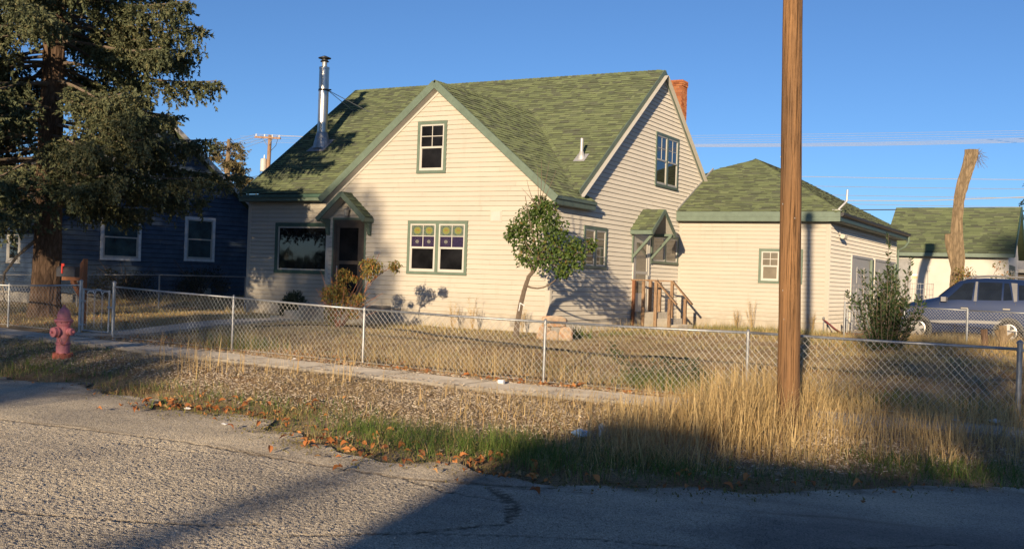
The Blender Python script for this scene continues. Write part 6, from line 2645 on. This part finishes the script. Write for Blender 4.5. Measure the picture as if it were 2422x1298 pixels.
for (px, py, r_, w) in [(812, 655, 18, .6), (808, 685, 22, .7), (790, 705, 26, .9), (765, 695, 18, .5), (820, 715, 26, .9), (850, 715, 14, .3), (875, 625, 18, .6), (900, 632, 20, .7), (930, 626, 13, .4), (945, 627, 6, .1), (880, 650, 14, .3), (850, 660, 7, .15), (800, 740, 20, .4), (870, 700, 12, .2), (845, 740, 14, .25), (780, 760, 14, .15)]:
    rr_ = r_ * .0105
    cl.append((bp_(px, py, rng.uniform(-.25, .25)), (rr_ * 1.1, rr_ * 1.3, rr_), w))
V, F = cluster_leaves(cl, 460, 0, .078, down=1.0, ratio=.36, out_bias=.2)
np_mesh('foliage', V, F, M['leaf_mixed'], bs)

# sprawling green bush behind the fence
gb = thing('shrub', (-6.5, 17.1, -.3), 'low sprawling green bush pressed against the inside of the fence left of the pole', 'shrub')
gb['label'] = 'low sprawling green bush pressed against the inside of the fence beside the tall dry grass'
cl, mb = [], MB()
for k in range(34):
    a = rng.uniform(0, 2 * np.pi)
    q = rng.random() ** .6
    c = np.array((-6.45 + .85 * q * math.cos(a), 17.1 + .45 * q * math.sin(a), -.28 + rng.uniform(.05, .5) * (1 - .5 * q)))
    cl.append((c, (.16, .16, .13), 1))
    mb.tube(curve_pts((-6.4, 17.1, -.32), c, (0, 0, .05)), np.linspace(.010, .003, 8), 4)
for k in range(6):
    c = np.array((-7.15 - .05 * k, 17.0, .02 + .05 * k))
    cl.append((c, (.12, .12, .10), .8))
V, F = cluster_leaves(cl, 30, 0, .05, down=.2, ratio=.45)
np_mesh('foliage', V, F, M['leaf_deep'], gb)
mb.build('stems', M['twig'], gb)

# dark little evergreen bush under the picture window
eb = thing('evergreen_bush', (-20.15, 24.1, 0), 'small dark rounded evergreen bush under the big picture window', 'bush')
pp, aa, ll = [], [], []
for k in range(900):
    d = unit(rng.normal(size=(1, 3)))[0]
    d[2] = abs(d[2])
    r_ = rng.random() ** .3
    pp.append(np.array((-20.15, 24.0, .05)) + d * np.array((.42, .4, .78)) * r_ * .85)
    aa.append(d + rng.normal(size=3) * .3)
    ll.append(.13 * rng.uniform(.7, 1.3))
V, F = sprigs(np.array(pp), np.array(aa), np.array(ll), needles=10, wd=.09)
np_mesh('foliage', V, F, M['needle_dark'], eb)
mb = MB()
mb.tube([(-20.15, 24.0, -.1), (-20.15, 24.0, .45)], [.04, .02], 6)
mb.build('stem', M['twig'], eb)

# shrubs against the blue house
for (s_, r_, hh, lb, sd) in ((-5.4, 1.0, 1.25, 'dark bushy shrub under the blue house window nearest the spruce trunk', 1), (-2.6, .95, 1.2, 'dark twiggy shrub under the blue house window nearest the cream house', 2)):
    p = B0 + bu * s_ + bnv * .95
    z_ = float(G(p[0], p[1]))
    sb = thing('shrub', (p[0], p[1], z_), lb, 'shrub', 'shrubs along the blue house')
    cl = []
    for k in range(26):
        a = rng.uniform(0, 2 * np.pi)
        q = rng.random() ** .5 * r_
        cl.append(((p[0] + q * math.cos(a), p[1] + q * math.sin(a), z_ + .25 + rng.random() * (hh - .35) * (1 - .4 * q / r_)), (.34, .34, .30), 1))
    V, F = cluster_leaves(cl, 90, 0, .085, down=.3, ratio=.4)
    np_mesh('foliage', V, F, M['leaf_bush'], sb)
    mb = MB()
    for k in range(24):
        a = rng.uniform(0, 2 * np.pi)
        mb.tube([(p[0], p[1], z_ - .05), (p[0] + .5 * r_ * math.cos(a), p[1] + .5 * r_ * math.sin(a), z_ + hh * .6), (p[0] + r_ * math.cos(a), p[1] + r_ * math.sin(a), z_ + hh * rng.uniform(.7, 1.15))], [.018, .012, .003], 4)
    mb.build('stems', M['twig'], sb)

# tall leafy shrub near the garage side
TX, TY = -4.33, 25.0
TZ = float(G(TX, TY))
tsb = thing('tall_shrub', (TX, TY, TZ), 'tall upright dark green shrub growing between the garage side doors and the parked car', 'shrub')
mb = MB()
P_, D_, S_ = [], [], []
for k in range(78):
    a = rng.uniform(0, 2 * np.pi)
    hh = rng.choice((rng.uniform(.7, 1.3), rng.uniform(1.2, 1.9))) if k > 1 else (2.62, 2.1)[k]
    out = rng.uniform(.05, .50) * hh * (1.15 if hh < 1.4 else .62) if k > 1 else (.02, .42)[k]
    a = a if k != 1 else 0.25
    b = np.array((TX + out * math.cos(a) * 1.15, TY + out * math.sin(a), TZ + hh))
    c0 = np.array((TX + .10 * math.cos(a), TY + .10 * math.sin(a), TZ - .05))
    path = curve_pts(c0, b, (out * .15 * math.cos(a), out * .15 * math.sin(a), -.05), 10)
    mb.tube(path, np.linspace(.014, .003, 10), 4)
    n = int(hh * (42 if hh < 1.6 else 34))
    for q in range(n):
        t = rng.uniform(.10 if hh < 1.6 else .2, 1.0)
        f = t * 9
        i_ = min(int(f), 8)
        p = path[i_] + (path[i_ + 1] - path[i_]) * (f - i_)
        ds_ = path[min(i_ + 1, 9)] - path[i_]
        ds_ = ds_ / np.linalg.norm(ds_)
        an = rng.uniform(0, 2 * np.pi)
        P_.append(p)
        D_.append(np.array((math.cos(an), math.sin(an), 0)) * .9 + ds_ * .75)
        S_.append(rng.uniform(.07, .135))
V, F = leaves(np.array(P_), np.array(D_), np.array(S_), .2, .36)
np_mesh('foliage', V, F, M['leaf_deep'], tsb)
mb.build('stems', M['twig'], tsb)

# topped cottonwood trunk behind the car
ttx = thing('topped_tree', (-4.65, 40, .1), 'tall topped tree trunk with rough pale bark and a sawn side limb behind the car', 'tree trunk')
def tk(px, py):
    return (-4.655 + (px - 2264) * .01565, 40.0, 1.66 + (672 - py) * .01477 + (px - 2264) * -.0005)
pts = [(tk(2264, 672)[0], 40, -.1), tk(2264, 672), tk(2266, 610), tk(2261, 560), tk(2261, 520), tk(2264, 480), tk(2270, 440), tk(2280, 400), tk(2286, 372), tk(2286, 360)]
mb = MB()
mb.bark_tube(pts, [.30, .21, .21, .205, .17, .175, .185, .19, .215, .225], 34, .12, .075)
mb.build('trunk', M['pale_bark'], ttx)
mb = MB()
mb.tube([tk(2262, 640), tk(2252, 600), tk(2246, 575), tk(2245, 556)], [.14, .14, .135, .13], 14)
mb.build('sawn_limb', M['pale_bark'], ttx, smooth=False)
mb = MB()
for k in range(30):
    a = tk(2296 + rng.uniform(-4, 4), 372 + rng.uniform(-8, 14))
    b = tk(2296 + rng.uniform(2, 26), 372 + rng.uniform(-16, 32))
    mb.tube(curve_pts(a, (b[0], b[1] + rng.uniform(-.3, .3), b[2]), (0, 0, rng.uniform(-.05, .1)), 5), .005, 3)
mb.build('twigs', M['twig'], ttx)
# bush behind the car roof
cb = thing('shrub', (-3.5, 39, .1), 'sparse bush with yellowish leaves behind the roof of the parked car', 'shrub')
mb = MB()
cl = []
for k in range(12):
    b = np.array((-3.5 + rng.uniform(-1.1, .9), 39 + rng.uniform(-.4, .4), rng.uniform(1.5, 2.35)))
    mb.tube(curve_pts((-3.4, 39, 0), b, (rng.uniform(-.2, .2), 0, .2)), np.linspace(.02, .004, 8), 4)
    cl.append((b, (.2, .2, .16), 1))
V, F = cluster_leaves(cl, 34, 0, .085, down=.3, ratio=.5)
mb.build('stems', M['twig'], cb)
np_mesh('foliage', V, F, M['leaf_mixed'], cb)
# iris clump and dry weeds
ir = thing('iris_clump', (-11.1, 23.9, 0), 'clump of bright green blade leaves at the foot of the side wall by the boulders', 'plant')
n = 60
V, F = blades(-11.2 + rng.normal(0, .16, n), 23.6 + rng.normal(0, .12, n), np.full(n, -.03), rng.uniform(.2, .42, n), rng.uniform(.1, .9, n), np.full(n, .028), 4)
np_mesh('leaf_blades', V, F, M['green_grass'], ir)


def dry_weed(x_, y_, hh, seed, label):
    r2 = np.random.default_rng(seed)
    z_ = float(G(x_, y_))
    mb = MB()
    for k in range(7):
        a = r2.uniform(0, 2 * np.pi)
        top = np.array((x_ + .16 * hh * math.cos(a) * r2.uniform(.4, 1.5), y_ + .16 * hh * math.sin(a), z_ + hh * r2.uniform(.6, 1)))
        st = np.array((x_, y_, z_ - .02))
        mb.tube([st, (st + top) / 2 + r2.normal(size=3) * .02, top], [.007, .005, .002], 4)
        for q in range(14):
            t = r2.uniform(.35, 1)
            p = st * (1 - t) + top * t
            e = p + np.array((r2.normal() * .07, r2.normal() * .07, r2.uniform(.02, .12)))
            mb.tube([p, e], [.003, .0012], 3)
    return tag(mb.build('dry_weed', M['dry_grass'], None), label, 'weed', 'dry weeds along the house walls')


dry_weed(-9.75, 33.3, 1.05, 1, 'tall branching dry weed against the garage wall below its window')
dry_weed(-10.25, 33.35, .65, 2, 'thin dry weed stalk beside the tallest weed at the garage wall')
dry_weed(-14.9, 24.0, .75, 3, 'branching dry weed against the sunlit wall under the stained glass windows')
dry_weed(-14.3, 24.0, .85, 4, 'branching dry weed nearest the young tree against the sunlit wall')
dry_weed(-7.9, 33.3, .75, 5, 'thin dry weed stalk at the garage corner by the hose')
dry_weed(-12.9, 24.1, .8, 6, 'upright dry weed stalks at the corner of the front wall behind the young tree')

# ------------------------------------------------------------------ ground cover
def scatter(n, x0, x1, y0, y1, dens):
    x_ = rng.uniform(x0, x1, n)
    y_ = rng.uniform(y0, y1, n)
    keep = rng.random(n) < dens(x_, y_)
    return x_[keep], y_[keep]


def patchy(x, y, s, ph=0.0):
    return .5 + .25 * (np.sin(x * s + 1.7 * np.sin(y * s * .7 + ph) + ph) + np.sin(y * s * 1.3 + 1.3 * np.sin(x * s * .8 - ph)))


def on_walk(x, y):
    return (y > 14.12) & (y < 15.28)


def gz_(x, y):
    return np.maximum(ground_z(x, y), np.where(y < edge_y(x) + .12, ROAD_Z, -9))


def on_path(x, y):
    px = np.interp(y, [15.3, 17.5, 19.9, 23.3], [-18.75, -18.9, -19.4, -19.75])
    return (np.abs(x - px) < .55) & (y > 15.2) & (y < 23.4)


def in_building(x, y):
    return ((x > -24.3) & (x < -12.3) & (y > 26.3)) | ((x > -19.7) & (x < -12.3) & (y > 24.5)) | ((x > -12.5) & (x < -7.5) & (y > 33.7)) | ((x > -20.6) & (x < -17.2) & (y > 23.4)) | ((x > -12.5) & (x < -10.9) & (y > 29.9) & (y < 31.3))


DG, GG, LG = [], [], []
# tall dry grass round the pole and to the frame edge
def d_tall(x, y):
    e = (y - edge_y(x))
    core = np.exp(-((x + 3.9) / 1.15) ** 2)
    right = sstep((x + 3.6) / 1.0)
    d = np.maximum(core, (.30 + .3 * patchy(x, y, 1.3, 2.0)) * right)
    left = np.exp(-((x + 6.6) / 1.6) ** 2) * .10
    return np.maximum(d, left) * sstep((e - .9) / .8) * (.35 + .65 * patchy(x, y, 2.6)) * np.where(on_walk(x, y), np.where(x < -6.3, .05, .55), 1.0) * sstep((16.3 - y) / .3)


x_, y_ = scatter(32000, -9, 1.2, 9, 16.3, d_tall)
n = len(x_)
core = np.exp(-((x_ + 3.9) / 1.2) ** 2)
hh = (.26 + .50 * core + .28 * sstep((x_ + 3) / 2)) * rng.uniform(.45, 1.25, n) * (.40 + .60 * sstep((y_ - edge_y(x_) - .9) / 2.0))
DG.append(blades(x_, y_, gz_(x_, y_) - .02, hh, rng.uniform(.08, 1.0, n) ** 1.25, rng.uniform(.007, .014, n), 4))
# bent and fallen straw in the same stand
x_, y_ = scatter(26000, -8, 1.2, 9.3, 16.2, lambda x, y: d_tall(x, y) * .8)
n = len(x_)
DG.append(blades(x_, y_, gz_(x_, y_) + rng.uniform(0, .12, n), rng.uniform(.12, .35, n), rng.uniform(1.0, 2.6, n), rng.uniform(.004, .008, n), 3))
# seed stalks
x_, y_ = scatter(6500, -7.2, 1.2, 10.2, 15.6, lambda x, y: d_tall(x, y) * .5)
n = len(x_)
core = np.exp(-((x_ + 3.9) / 1.2) ** 2)
DG.append(blades(x_, y_, gz_(x_, y_) - .02, (.36 + .52 * core + .26 * sstep((x_ + 3) / 2)) * rng.uniform(.7, 1.15, n), rng.uniform(.02, .55, n), rng.uniform(.006, .011, n), 4))
# inside the fence: yellow stands of grass
def d_fence(x, y):
    c = np.exp(-((x + 9.6) / 2.3) ** 2) * .8 + np.exp(-((x + 15.1) / .55) ** 2) * 1.0 + .30 * (x > -7) + .22 * (x < -7)
    return c * np.exp(-((y - 16.55) / .55) ** 2) * (.3 + .7 * patchy(x, y, 3.1, 1.0))


x_, y_ = scatter(26000, -20, .5, 15.35, 18.2, d_fence)
n = len(x_)
hh = (.24 + .32 * np.exp(-((x_ + 9.6) / 2.3) ** 2) + .20 * np.exp(-((x_ + 15.1) / .6) ** 2)) * rng.uniform(.5, 1.3, n)
DG.append(blades(x_, y_, gz_(x_, y_) - .02, hh, rng.uniform(.05, .8, n), rng.uniform(.004, .008, n), 3))
# verge on the sunny side: short sparse straw
def d_verge(x, y):
    e = y - edge_y(x)
    return sstep(e / .4) * (y < 16.0) * (.10 + .5 * patchy(x, y, 1.9, 2.0) ** 2.5) * np.where(on_walk(x, y), .04, 1)


x_, y_ = scatter(46000, -20, -4, 9, 16, d_verge)
n = len(x_)
DG.append(blades(x_, y_, gz_(x_, y_) - .01, rng.uniform(.05, .20, n), rng.uniform(.2, 1.3, n), rng.uniform(.004, .007, n), 2))
# flat matted straw over the verge and the yard
def d_mat(x, y):
    e = y - edge_y(x)
    return np.where(in_building(x, y) | on_path(x, y), 0, sstep((e - .5) / .5) * (.25 + .75 * patchy(x, y, 1.7, 1.2)) * np.where((y > 14.25) & (y < 15.15), .07, 1))


x_, y_ = scatter(60000, -19, .8, 9.5, 16.2, d_mat)
n = len(x_)
DG.append(blades(x_, y_, gz_(x_, y_) + .004, rng.uniform(.03, .085, n), rng.uniform(1.6, 4.5, n), rng.uniform(.004, .009, n), 2))
x_, y_ = scatter(60000, -24, .8, 16.2, 24.5, d_mat)
n = len(x_)
LG.append(blades(x_, y_, gz_(x_, y_) + .004, rng.uniform(.03, .09, n), rng.uniform(1.2, 4.0, n), rng.uniform(.006, .012, n), 2))
# tall single stalks on the verge near the hydrant
for (cx_, cy_, m) in ((-12.6, 12.9, 40), (-13.2, 13.3, 16), (-11.6, 13.4, 26), (-10.2, 13.6, 24), (-12.1, 15.4, 20), (-14.0, 13.6, 12)):
    x_, y_ = cx_ + rng.normal(0, .28, m), cy_ + rng.normal(0, .2, m)
    DG.append(blades(x_, y_, gz_(x_, y_), rng.uniform(.25, .62, m), rng.uniform(.02, .35, m), rng.uniform(.007, .012, m), 3))
# yard lawn, half dry
def d_yard(x, y):
    bare = ((x > -11.8) & (x < -5.5) & (y > 20.2) & (y < 26.5))
    return np.where(in_building(x, y) | on_path(x, y), 0, np.where(bare, .12, .50) * (.15 + .85 * patchy(x, y, 1.5, .7))) * (y > 16.1)


x_, y_ = scatter(190000, -31, 1, 16.1, 33.5, d_yard)
n = len(x_)
LG.append(blades(x_, y_, gz_(x_, y_) - .01, rng.uniform(.04, .19, n) * (.5 + patchy(x_, y_, 1.1)) * (1 + .8 * (y_ > 26)), rng.uniform(.2, 1.2, n), rng.uniform(.006, .012, n), 2))
# weeds before the car
x_, y_ = scatter(16000, -6.2, -.4, 24, 33, lambda x, y: (.25 + .75 * patchy(x, y, 1.6, 3)) * sstep((y - 24.5) / 3) * sstep((x + 6.2) / .8))
n = len(x_)
DG.append(blades(x_, y_, gz_(x_, y_) - .01, rng.uniform(.12, .42, n) * (.6 + .6 * patchy(x_, y_, 2.1)), rng.uniform(.1, .8, n), rng.uniform(.006, .010, n), 3))
# green strip along the road and green clumps
def d_green(x, y):
    e = y - edge_y(x)
    cen = np.interp(x, [-12, -9, -7, -4, -2.5], [.8, .95, 1.2, 1.2, .9])
    band = np.exp(-((e - cen) / .50) ** 2)
    along = np.interp(x, [-14, -11.0, -9.8, -8.4, -7.4, -6.3, -4.2, -3.2, -1, 1], [.05, .25, .35, .30, .8, 1.0, .85, .40, .22, .45])
    return band * along * (.25 + .75 * patchy(x, y, 3.4, 1.0))


x_, y_ = scatter(130000, -14, 1.2, 8.6, 13.5, d_green)
n = len(x_)
hh = rng.uniform(.06, .20, n) * (1 + .9 * np.exp(-((x_ + 5.4) / 1.4) ** 2))
GG.append(blades(x_, y_, gz_(x_, y_) - .01, hh, rng.uniform(.2, 1.1, n), rng.uniform(.005, .009, n), 3))
# weeds round the hydrant
x_, y_ = scatter(9000, -20, -13.6, 11.2, 13.9, lambda x, y: .75 * np.exp(-((x + 15.6) / 1.3) ** 2 - ((y - 12.1) / .6) ** 2) + .35 * (x < -15) * patchy(x, y, 2.2))
n = len(x_)
GG.append(blades(x_, y_, gz_(x_, y_) - .01, rng.uniform(.04, .20, n), rng.uniform(.2, 1.1, n), rng.uniform(.006, .011, n), 2))
# green foot of the clump inside the fence, weeds at the garage wall and along the fence on the shaded side
for (cx_, cy_, sx_, sy_, m, h0, h1) in ((-15.1, 16.5, .35, .3, 500, .15, .45), (-9.3, 33.2, 1.2, .25, 1700, .05, .22), (-10.2, 32.8, .5, .4, 500, .05, .16), (-11.0, 26.5, .4, 1.6, 600, .04, .15), (-2.4, 16.9, 1.0, .5, 1100, .08, .3), (-8.7, 17.8, .3, .3, 160, .05, .15), (-6.1, 16.6, .35, .3, 700, .1, .4), (-6.6, 16.8, .3, .25, 400, .1, .42), (-11.6, 18.1, .3, .2, 150, .04, .12), (-5.0, 27.5, .6, .8, 700, .08, .3), (-1.5, 11.9, .5, .25, 700, .05, .2), (-.4, 12.2, .4, .25, 500, .05, .2)):
    x_, y_ = cx_ + rng.normal(0, sx_, m), np.minimum(cy_ + rng.normal(0, sy_, m), 33.6 if cy_ > 30 else 99)
    GG.append(blades(x_, y_, gz_(x_, y_) - .01, rng.uniform(h0, h1, m), rng.uniform(.1, .9, m), rng.uniform(.006, .011, m), 3))
for nm, parts, mt in (('dry_grass', DG, 'dry_grass'), ('green_grass', GG, 'green_grass'), ('lawn_grass', LG, 'lawn_grass')):
    V, F = merge(parts)
    tag(np_mesh(nm, V, F, M[mt]), kind='stuff')

# wood chips on the verge and the beds
def chips(n, x0, x1, y0, y1, dens, lmin=.014, lmax=.055):
    x_, y_ = scatter(n, x0, x1, y0, y1, dens)
    n = len(x_)
    z_ = gz_(x_, y_) + .006 + np.where(on_walk(x_, y_), .055, 0)
    L = rng.uniform(lmin, lmax, n)
    W = L * rng.uniform(.10, .28, n)
    a = rng.random(n) * 2 * np.pi
    pit = rng.normal(0, .30, n)
    rol = rng.normal(0, .5, n)
    d = np.stack([np.cos(a) * np.cos(pit), np.sin(a) * np.cos(pit), np.sin(pit)], 1)
    s_ = np.stack([-np.sin(a) * np.cos(rol), np.cos(a) * np.cos(rol), np.sin(rol)], 1)
    u = np.cross(d, s_)
    c = np.stack([x_, y_, z_ + L * np.abs(np.sin(pit)) * .4], 1)
    D = d * L[:, None] / 2
    S = s_ * W[:, None] / 2
    U = u * .004
    V = np.stack([c - D - S + U, c + D - S + U, c + D + S + U, c - D + S + U, c - D - S - U, c + D - S - U, c + D + S - U, c - D + S - U], 1).reshape(-1, 3)
    b = np.arange(n)[:, None] * 8
    F = np.concatenate([b + np.array([q]) for q in ([0, 1, 2, 3], [0, 4, 5, 1], [1, 5, 6, 2], [2, 6, 7, 3], [3, 7, 4, 0])], 0)
    return V, F


def d_chip(x, y):
    e = y - edge_y(x)
    return sstep((e - .7) / .8) * np.where((y > 14.22) & (y < 15.18), .10 * patchy(x, y, 2.9), 1) * (.35 + .65 * patchy(x, y, 1.3)) * (y < 16.1)


parts = [chips(74000, -19, .5, 9.5, 16.1, d_chip), chips(9000, -19, -5, 15.9, 18, lambda x, y: .6 * patchy(x, y, 2)), chips(6000, -18, -14, 19.5, 22.5, lambda x, y: .8 * np.exp(-((x + 16.6) / 1.1) ** 2 - ((y - 21) / .9) ** 2))]
V, F = merge(parts)
tag(np_mesh('wood_chips', V, F, M['chips']), kind='stuff')
# matted low weed along the road edge
x_, y_ = scatter(62000, -15, 1, 8.2, 12.6, lambda x, y: np.exp(-(((y - edge_y(x)) - .32) / .46) ** 2) * np.interp(x, [-15, -11.5, -10.6, -9, -3, 1], [.12, .5, .9, 1, .8, .25]) * (.3 + .7 * patchy(x, y, 3.8, .5)))
n = len(x_)
V, F = blades(x_, y_, gz_(x_, y_) - .004, rng.uniform(.012, .05, n), rng.uniform(.4, 1.6, n), rng.uniform(.010, .02, n), 2)
tag(np_mesh('ground_weed', V, F, M['moss']), kind='stuff')


# leaf litter
def litter(n, x0, x1, y0, y1, dens, s0, s1):
    x_, y_ = scatter(n, x0, x1, y0, y1, dens)
    n = len(x_)
    P = np.stack([x_, y_, gz_(x_, y_) + .012 + np.where(on_walk(x_, y_), .055, 0)], 1)
    D = np.stack([rng.normal(size=n), rng.normal(size=n), rng.uniform(-.1, .45, n)], 1)
    return leaves(P, D, rng.uniform(s0, s1, n), .35, .6)


parts = [litter(9000, -20, 0, 15.25, 16.9, lambda x, y: np.interp(x, [-20, -14, -8, -5, 0], [.5, .6, .9, .7, .2]) * (.2 + .8 * patchy(x, y, 2.7)), .03, .07),
         litter(2400, -31, -18, 16.2, 23, lambda x, y: .8 * np.exp(-((x + 24) / 4) ** 2), .03, .06),
         litter(1600, -14.5, 0, 8.6, 12.4, lambda x, y: np.exp(-(((y - edge_y(x)) - .35) / .5) ** 2) * (.15 + .85 * patchy(x, y, 2.4)), .03, .06)]
V, F = merge(parts)
tag(np_mesh('leaf_litter', V, F, M['dead_leaf']), kind='stuff')
# the large orange leaves one by one
proto = []
for k in range(6):
    n = 1
    a = rng.uniform(-.3, .3)
    mbl = MB()
    L = 1.0
    prof = [(-.02, .0), (.10, .16), (.32, .30), (.55, .27), (.80, .14), (1.0, 0)]
    vs = []
    for t, w in prof:
        curl = .22 * math.sin(t * 3.1) + a * t * t
        vs += [(t - .5, -w, curl + w * .8), (t - .5, 0, curl), (t - .5, w, curl + w * (.5 + .5 * rng.random()))]
    fs = []
    for q in range(len(prof) - 1):
        b = q * 3
        fs += [(b, b + 3, b + 4, b + 1), (b + 1, b + 4, b + 5, b + 2)]
    me = bpy.data.meshes.new('fallen_leaf')
    me.from_pydata(vs, [], fs)
    me.materials.append(M['orange_leaf'])
    proto.append(me)
spots = []
while len(spots) < 190:
    x_ = rng.uniform(-11.5, -2.0)
    e = rng.normal(.42, .40)
    w = np.interp(x_, [-11.5, -10.2, -9.5, -8, -6.8, -5.5, -4, -2], [.7, 1, .6, .55, .9, 1, .25, .15])
    if rng.random() < w:
        spots.append((x_, float(edge_y(x_)) + e))
spots += [(-6.77, 8.48), (-9.35, 9.75), (-4.9, 8.8), (-3.1, 9.2), (-1.6, 10.9), (-.9, 11.5), (-8.3, 15.5), (-7.9, 15.6), (-8.9, 15.5), (-6.2, 15.45), (-10.8, 15.5)]
for k in range(46):
    spots.append((rng.uniform(-12, -5.5), rng.uniform(15.3, 15.95)))
for (x_, y_) in spots:
    o = bpy.data.objects.new('fallen_leaf', proto[int(rng.integers(0, 6))])
    COL.objects.link(o)
    s_ = rng.uniform(.06, .12)
    o.scale = (s_, s_, s_ * rng.uniform(.6, 1.2))
    o.rotation_euler = (rng.normal(0, .35), rng.normal(0, .35), rng.uniform(0, 6.28))
    o.location = (x_, y_, float(gz_(np.array([x_]), np.array([y_]))[0]) + .03)
    tag(o, 'dry orange brown leaf lying on the weedy ground by the road or walk', 'leaf', 'orange leaves fallen along the road edge')

# ------------------------------------------------------------------ across the street: what shades the foreground
def leafy_tree(x_, y_, crown, label, trunk_r=.22, leaf=.22, per=900, seed=1, name='street_tree', group='trees across the street'):
    z_ = -.5
    t_ = thing(name, (x_, y_, z_), label, 'tree', group)
    zc = min(c[0][2] for c in crown)
    mb = MB()
    mb.tube([(x_, y_, z_ - .2), (x_ + .1, y_, z_ + 1.5), (x_, y_, max(zc, 2.0))], [trunk_r * 1.2, trunk_r, trunk_r * .7], 12)
    mb.build('trunk', M['bark'], t_)
    mb = MB()
    for c, r_, w in crown:
        for q in range(5):
            e = np.array(c) + rng.normal(size=3) * np.array(r_) * .35
            mb.tube(curve_pts((x_, y_, max(zc - .8, 1.5)), e, (0, 0, .2)), np.linspace(trunk_r * .4, .02, 8), 5)
    mb.build('limbs', M['bark'], t_)
    V, F = cluster_leaves(crown, per, 0, leaf, down=.3, ratio=.75)
    np_mesh('crown', V, F, M['leaf_deep'], t_)
    return t_


OY = -22.0
BT = math.tan(SUN_EL) * math.hypot(1, SUN_T)
def ab_(a, b):
    """centre on the plane y = OY from sun-line coordinates"""
    return (a - SUN_T * OY, OY, b - BT * OY + (BT - .159) * 22)


EOF_MARK = 0
leafy_tree(*ab_(-14.6, 0)[:2], [((*ab_(-14.6, 1.2)[:2], ab_(0, 1.0)[2]), (4.6, 2.2, 2.3), 2.2), (ab_(-13.9, 3.4), (3.2, 2.0, 2.2), 2.4), (ab_(-14.0, 5.4), (2.5, 1.8, 1.7), 2.0), (ab_(-13.7, 6.8), (1.7, 1.4, 1.0), 1.0), (ab_(-16.6, 2.4), (1.6, 1.8, 1.8), .8), (ab_(-15.6, 6.3), (1.6, 1.4, 1.5), 1.3), (ab_(-16.3, 4.6), (1.5, 1.5, 1.6), 1.3), (ab_(-17.7, 5.9), (.8, 1.0, 1.3), .3), (ab_(-11.5, .75), (1.7, 1.4, 1.25), 1.0)],
           'broad leafy tree across the street that shades the front door', seed=2)
leafy_tree(*ab_(-22.5, 0)[:2], [(ab_(-21.5, 2.6), (3.0, 2, 2.6), 1.6), (ab_(-23.3, 6.2), (2.8, 2, 1.9), 1.4), (ab_(-20.6, 5.2), (1.3, 1.6, 1.6), .6), (ab_(-26.5, 4.5), (3, 2, 3.4), 1.8), (ab_(-25.2, 6.9), (2.6, 2, 1.8), 1.2)],
           'wide leafy tree across the street that shades the spruce trunk', seed=4)
leafy_tree(*ab_(2.0, 0)[:2], [(ab_(1.6, 2.2), (1.5, 1.4, 1.6), .75), (ab_(2.0, 4.0), (1.4, 1.3, 1.1), .65), (ab_(3.3, 2.8), (1.2, 1.3, 1.6), .55), (ab_(2.9, 4.9), (.8, .9, .7), .25), (ab_(4.6, 1.5), (1.2, 1.2, 1.4), .35)],
           'small dense tree across the street that shades the shaded fence end', seed=5)
leafy_tree(*ab_(8.9, 0)[:2], [(ab_(8.9, 10.5), (1.5, 1.5, 2.2), .9), (ab_(8.2, 12.9), (1.0, 1.0, .9), .4), (ab_(9.6, 13.2), (1.4, 1.4, 1.6), .7), (ab_(9.6, 7.5), (1.2, 1.4, 1.6), .4)],
           'tall narrow tree across the street that shades the stucco house', seed=6)
# unseen blocks added behind the viewer, outlined to cast the foreground shadow
HY = -24.0
def hab(a, b, y_):
    return a - SUN_T * y_, b - BT * y_ + (BT - .159) * 13


sh = thing('shade_block', (0, HY - 2, -.5), 'unseen brown block added behind the viewer to shade the foreground', 'shade block')
x0_ = -3.22 - SUN_T * (HY - 3)
_, zt_ = hab(0, 1.60, HY)
x1_, _ = hab(-1.0, 0, HY)
x2_, zl_ = hab(6.0, 1.42, HY)
mb = MB()
mb.box((x0_, HY - 3, -.6), (x1_, HY, zt_ - .12))
mb.build('tall_block', M['dark_wall'], sh)
mb = MB()
mb.box((x0_ - .02, HY - 3.05, zt_ - .117), (x1_ + .03, HY + .08, zt_))
mb.build('block_top', M['grey_paint'], sh)
mb = MB()
mb.box((x1_ + .003, HY - 3, -.6), (x2_, HY - .2, zl_ - .10))
mb.build('low_block', M['dark_wall'], sh)
mb = MB()
mb.box((x1_ + .033, HY - 3.1, zl_ - .097), (x2_ + .1, HY - .1, zl_))
mb.build('block_top', M['grey_paint'], sh)
mb = MB()
mb.box((x1_ + .8, HY - .197, -.45), (x1_ + 3.6, HY - .15, 2.2))
mb.build('garage_door', M['white'], sh)  # panel on the added shade block
# sparse foliage added to lay a faint shadow band on the road
OY = -40.0
leafy_tree(*ab_(-4.4, 0)[:2], [(ab_(-4.4, -.1), (.45, .5, .6), .05), (ab_(-4.25, .7), (.35, .5, .45), .03)], 'thin leaved sapling added behind the viewer for a faint road shadow', trunk_r=.10, seed=8)
# far tree line behind the viewer, low enough to let the sun through
P_, D_, S_ = [], [], []
m = 9000
x_ = rng.uniform(-120, 90, m)
y_ = rng.uniform(-84, -72, m)
hh = 5.2 + 1.8 * np.sin(x_ * .13) + 1.3 * np.sin(x_ * .37 + 1)
z_ = rng.random(m) * hh - .5
V, F = leaves(np.stack([x_, y_, z_], 1), rng.normal(size=(m, 3)), rng.uniform(1.0, 2.2, m), .2, .8)
tag(np_mesh('treeline', V, F, M['leaf_deep']), kind='stuff')
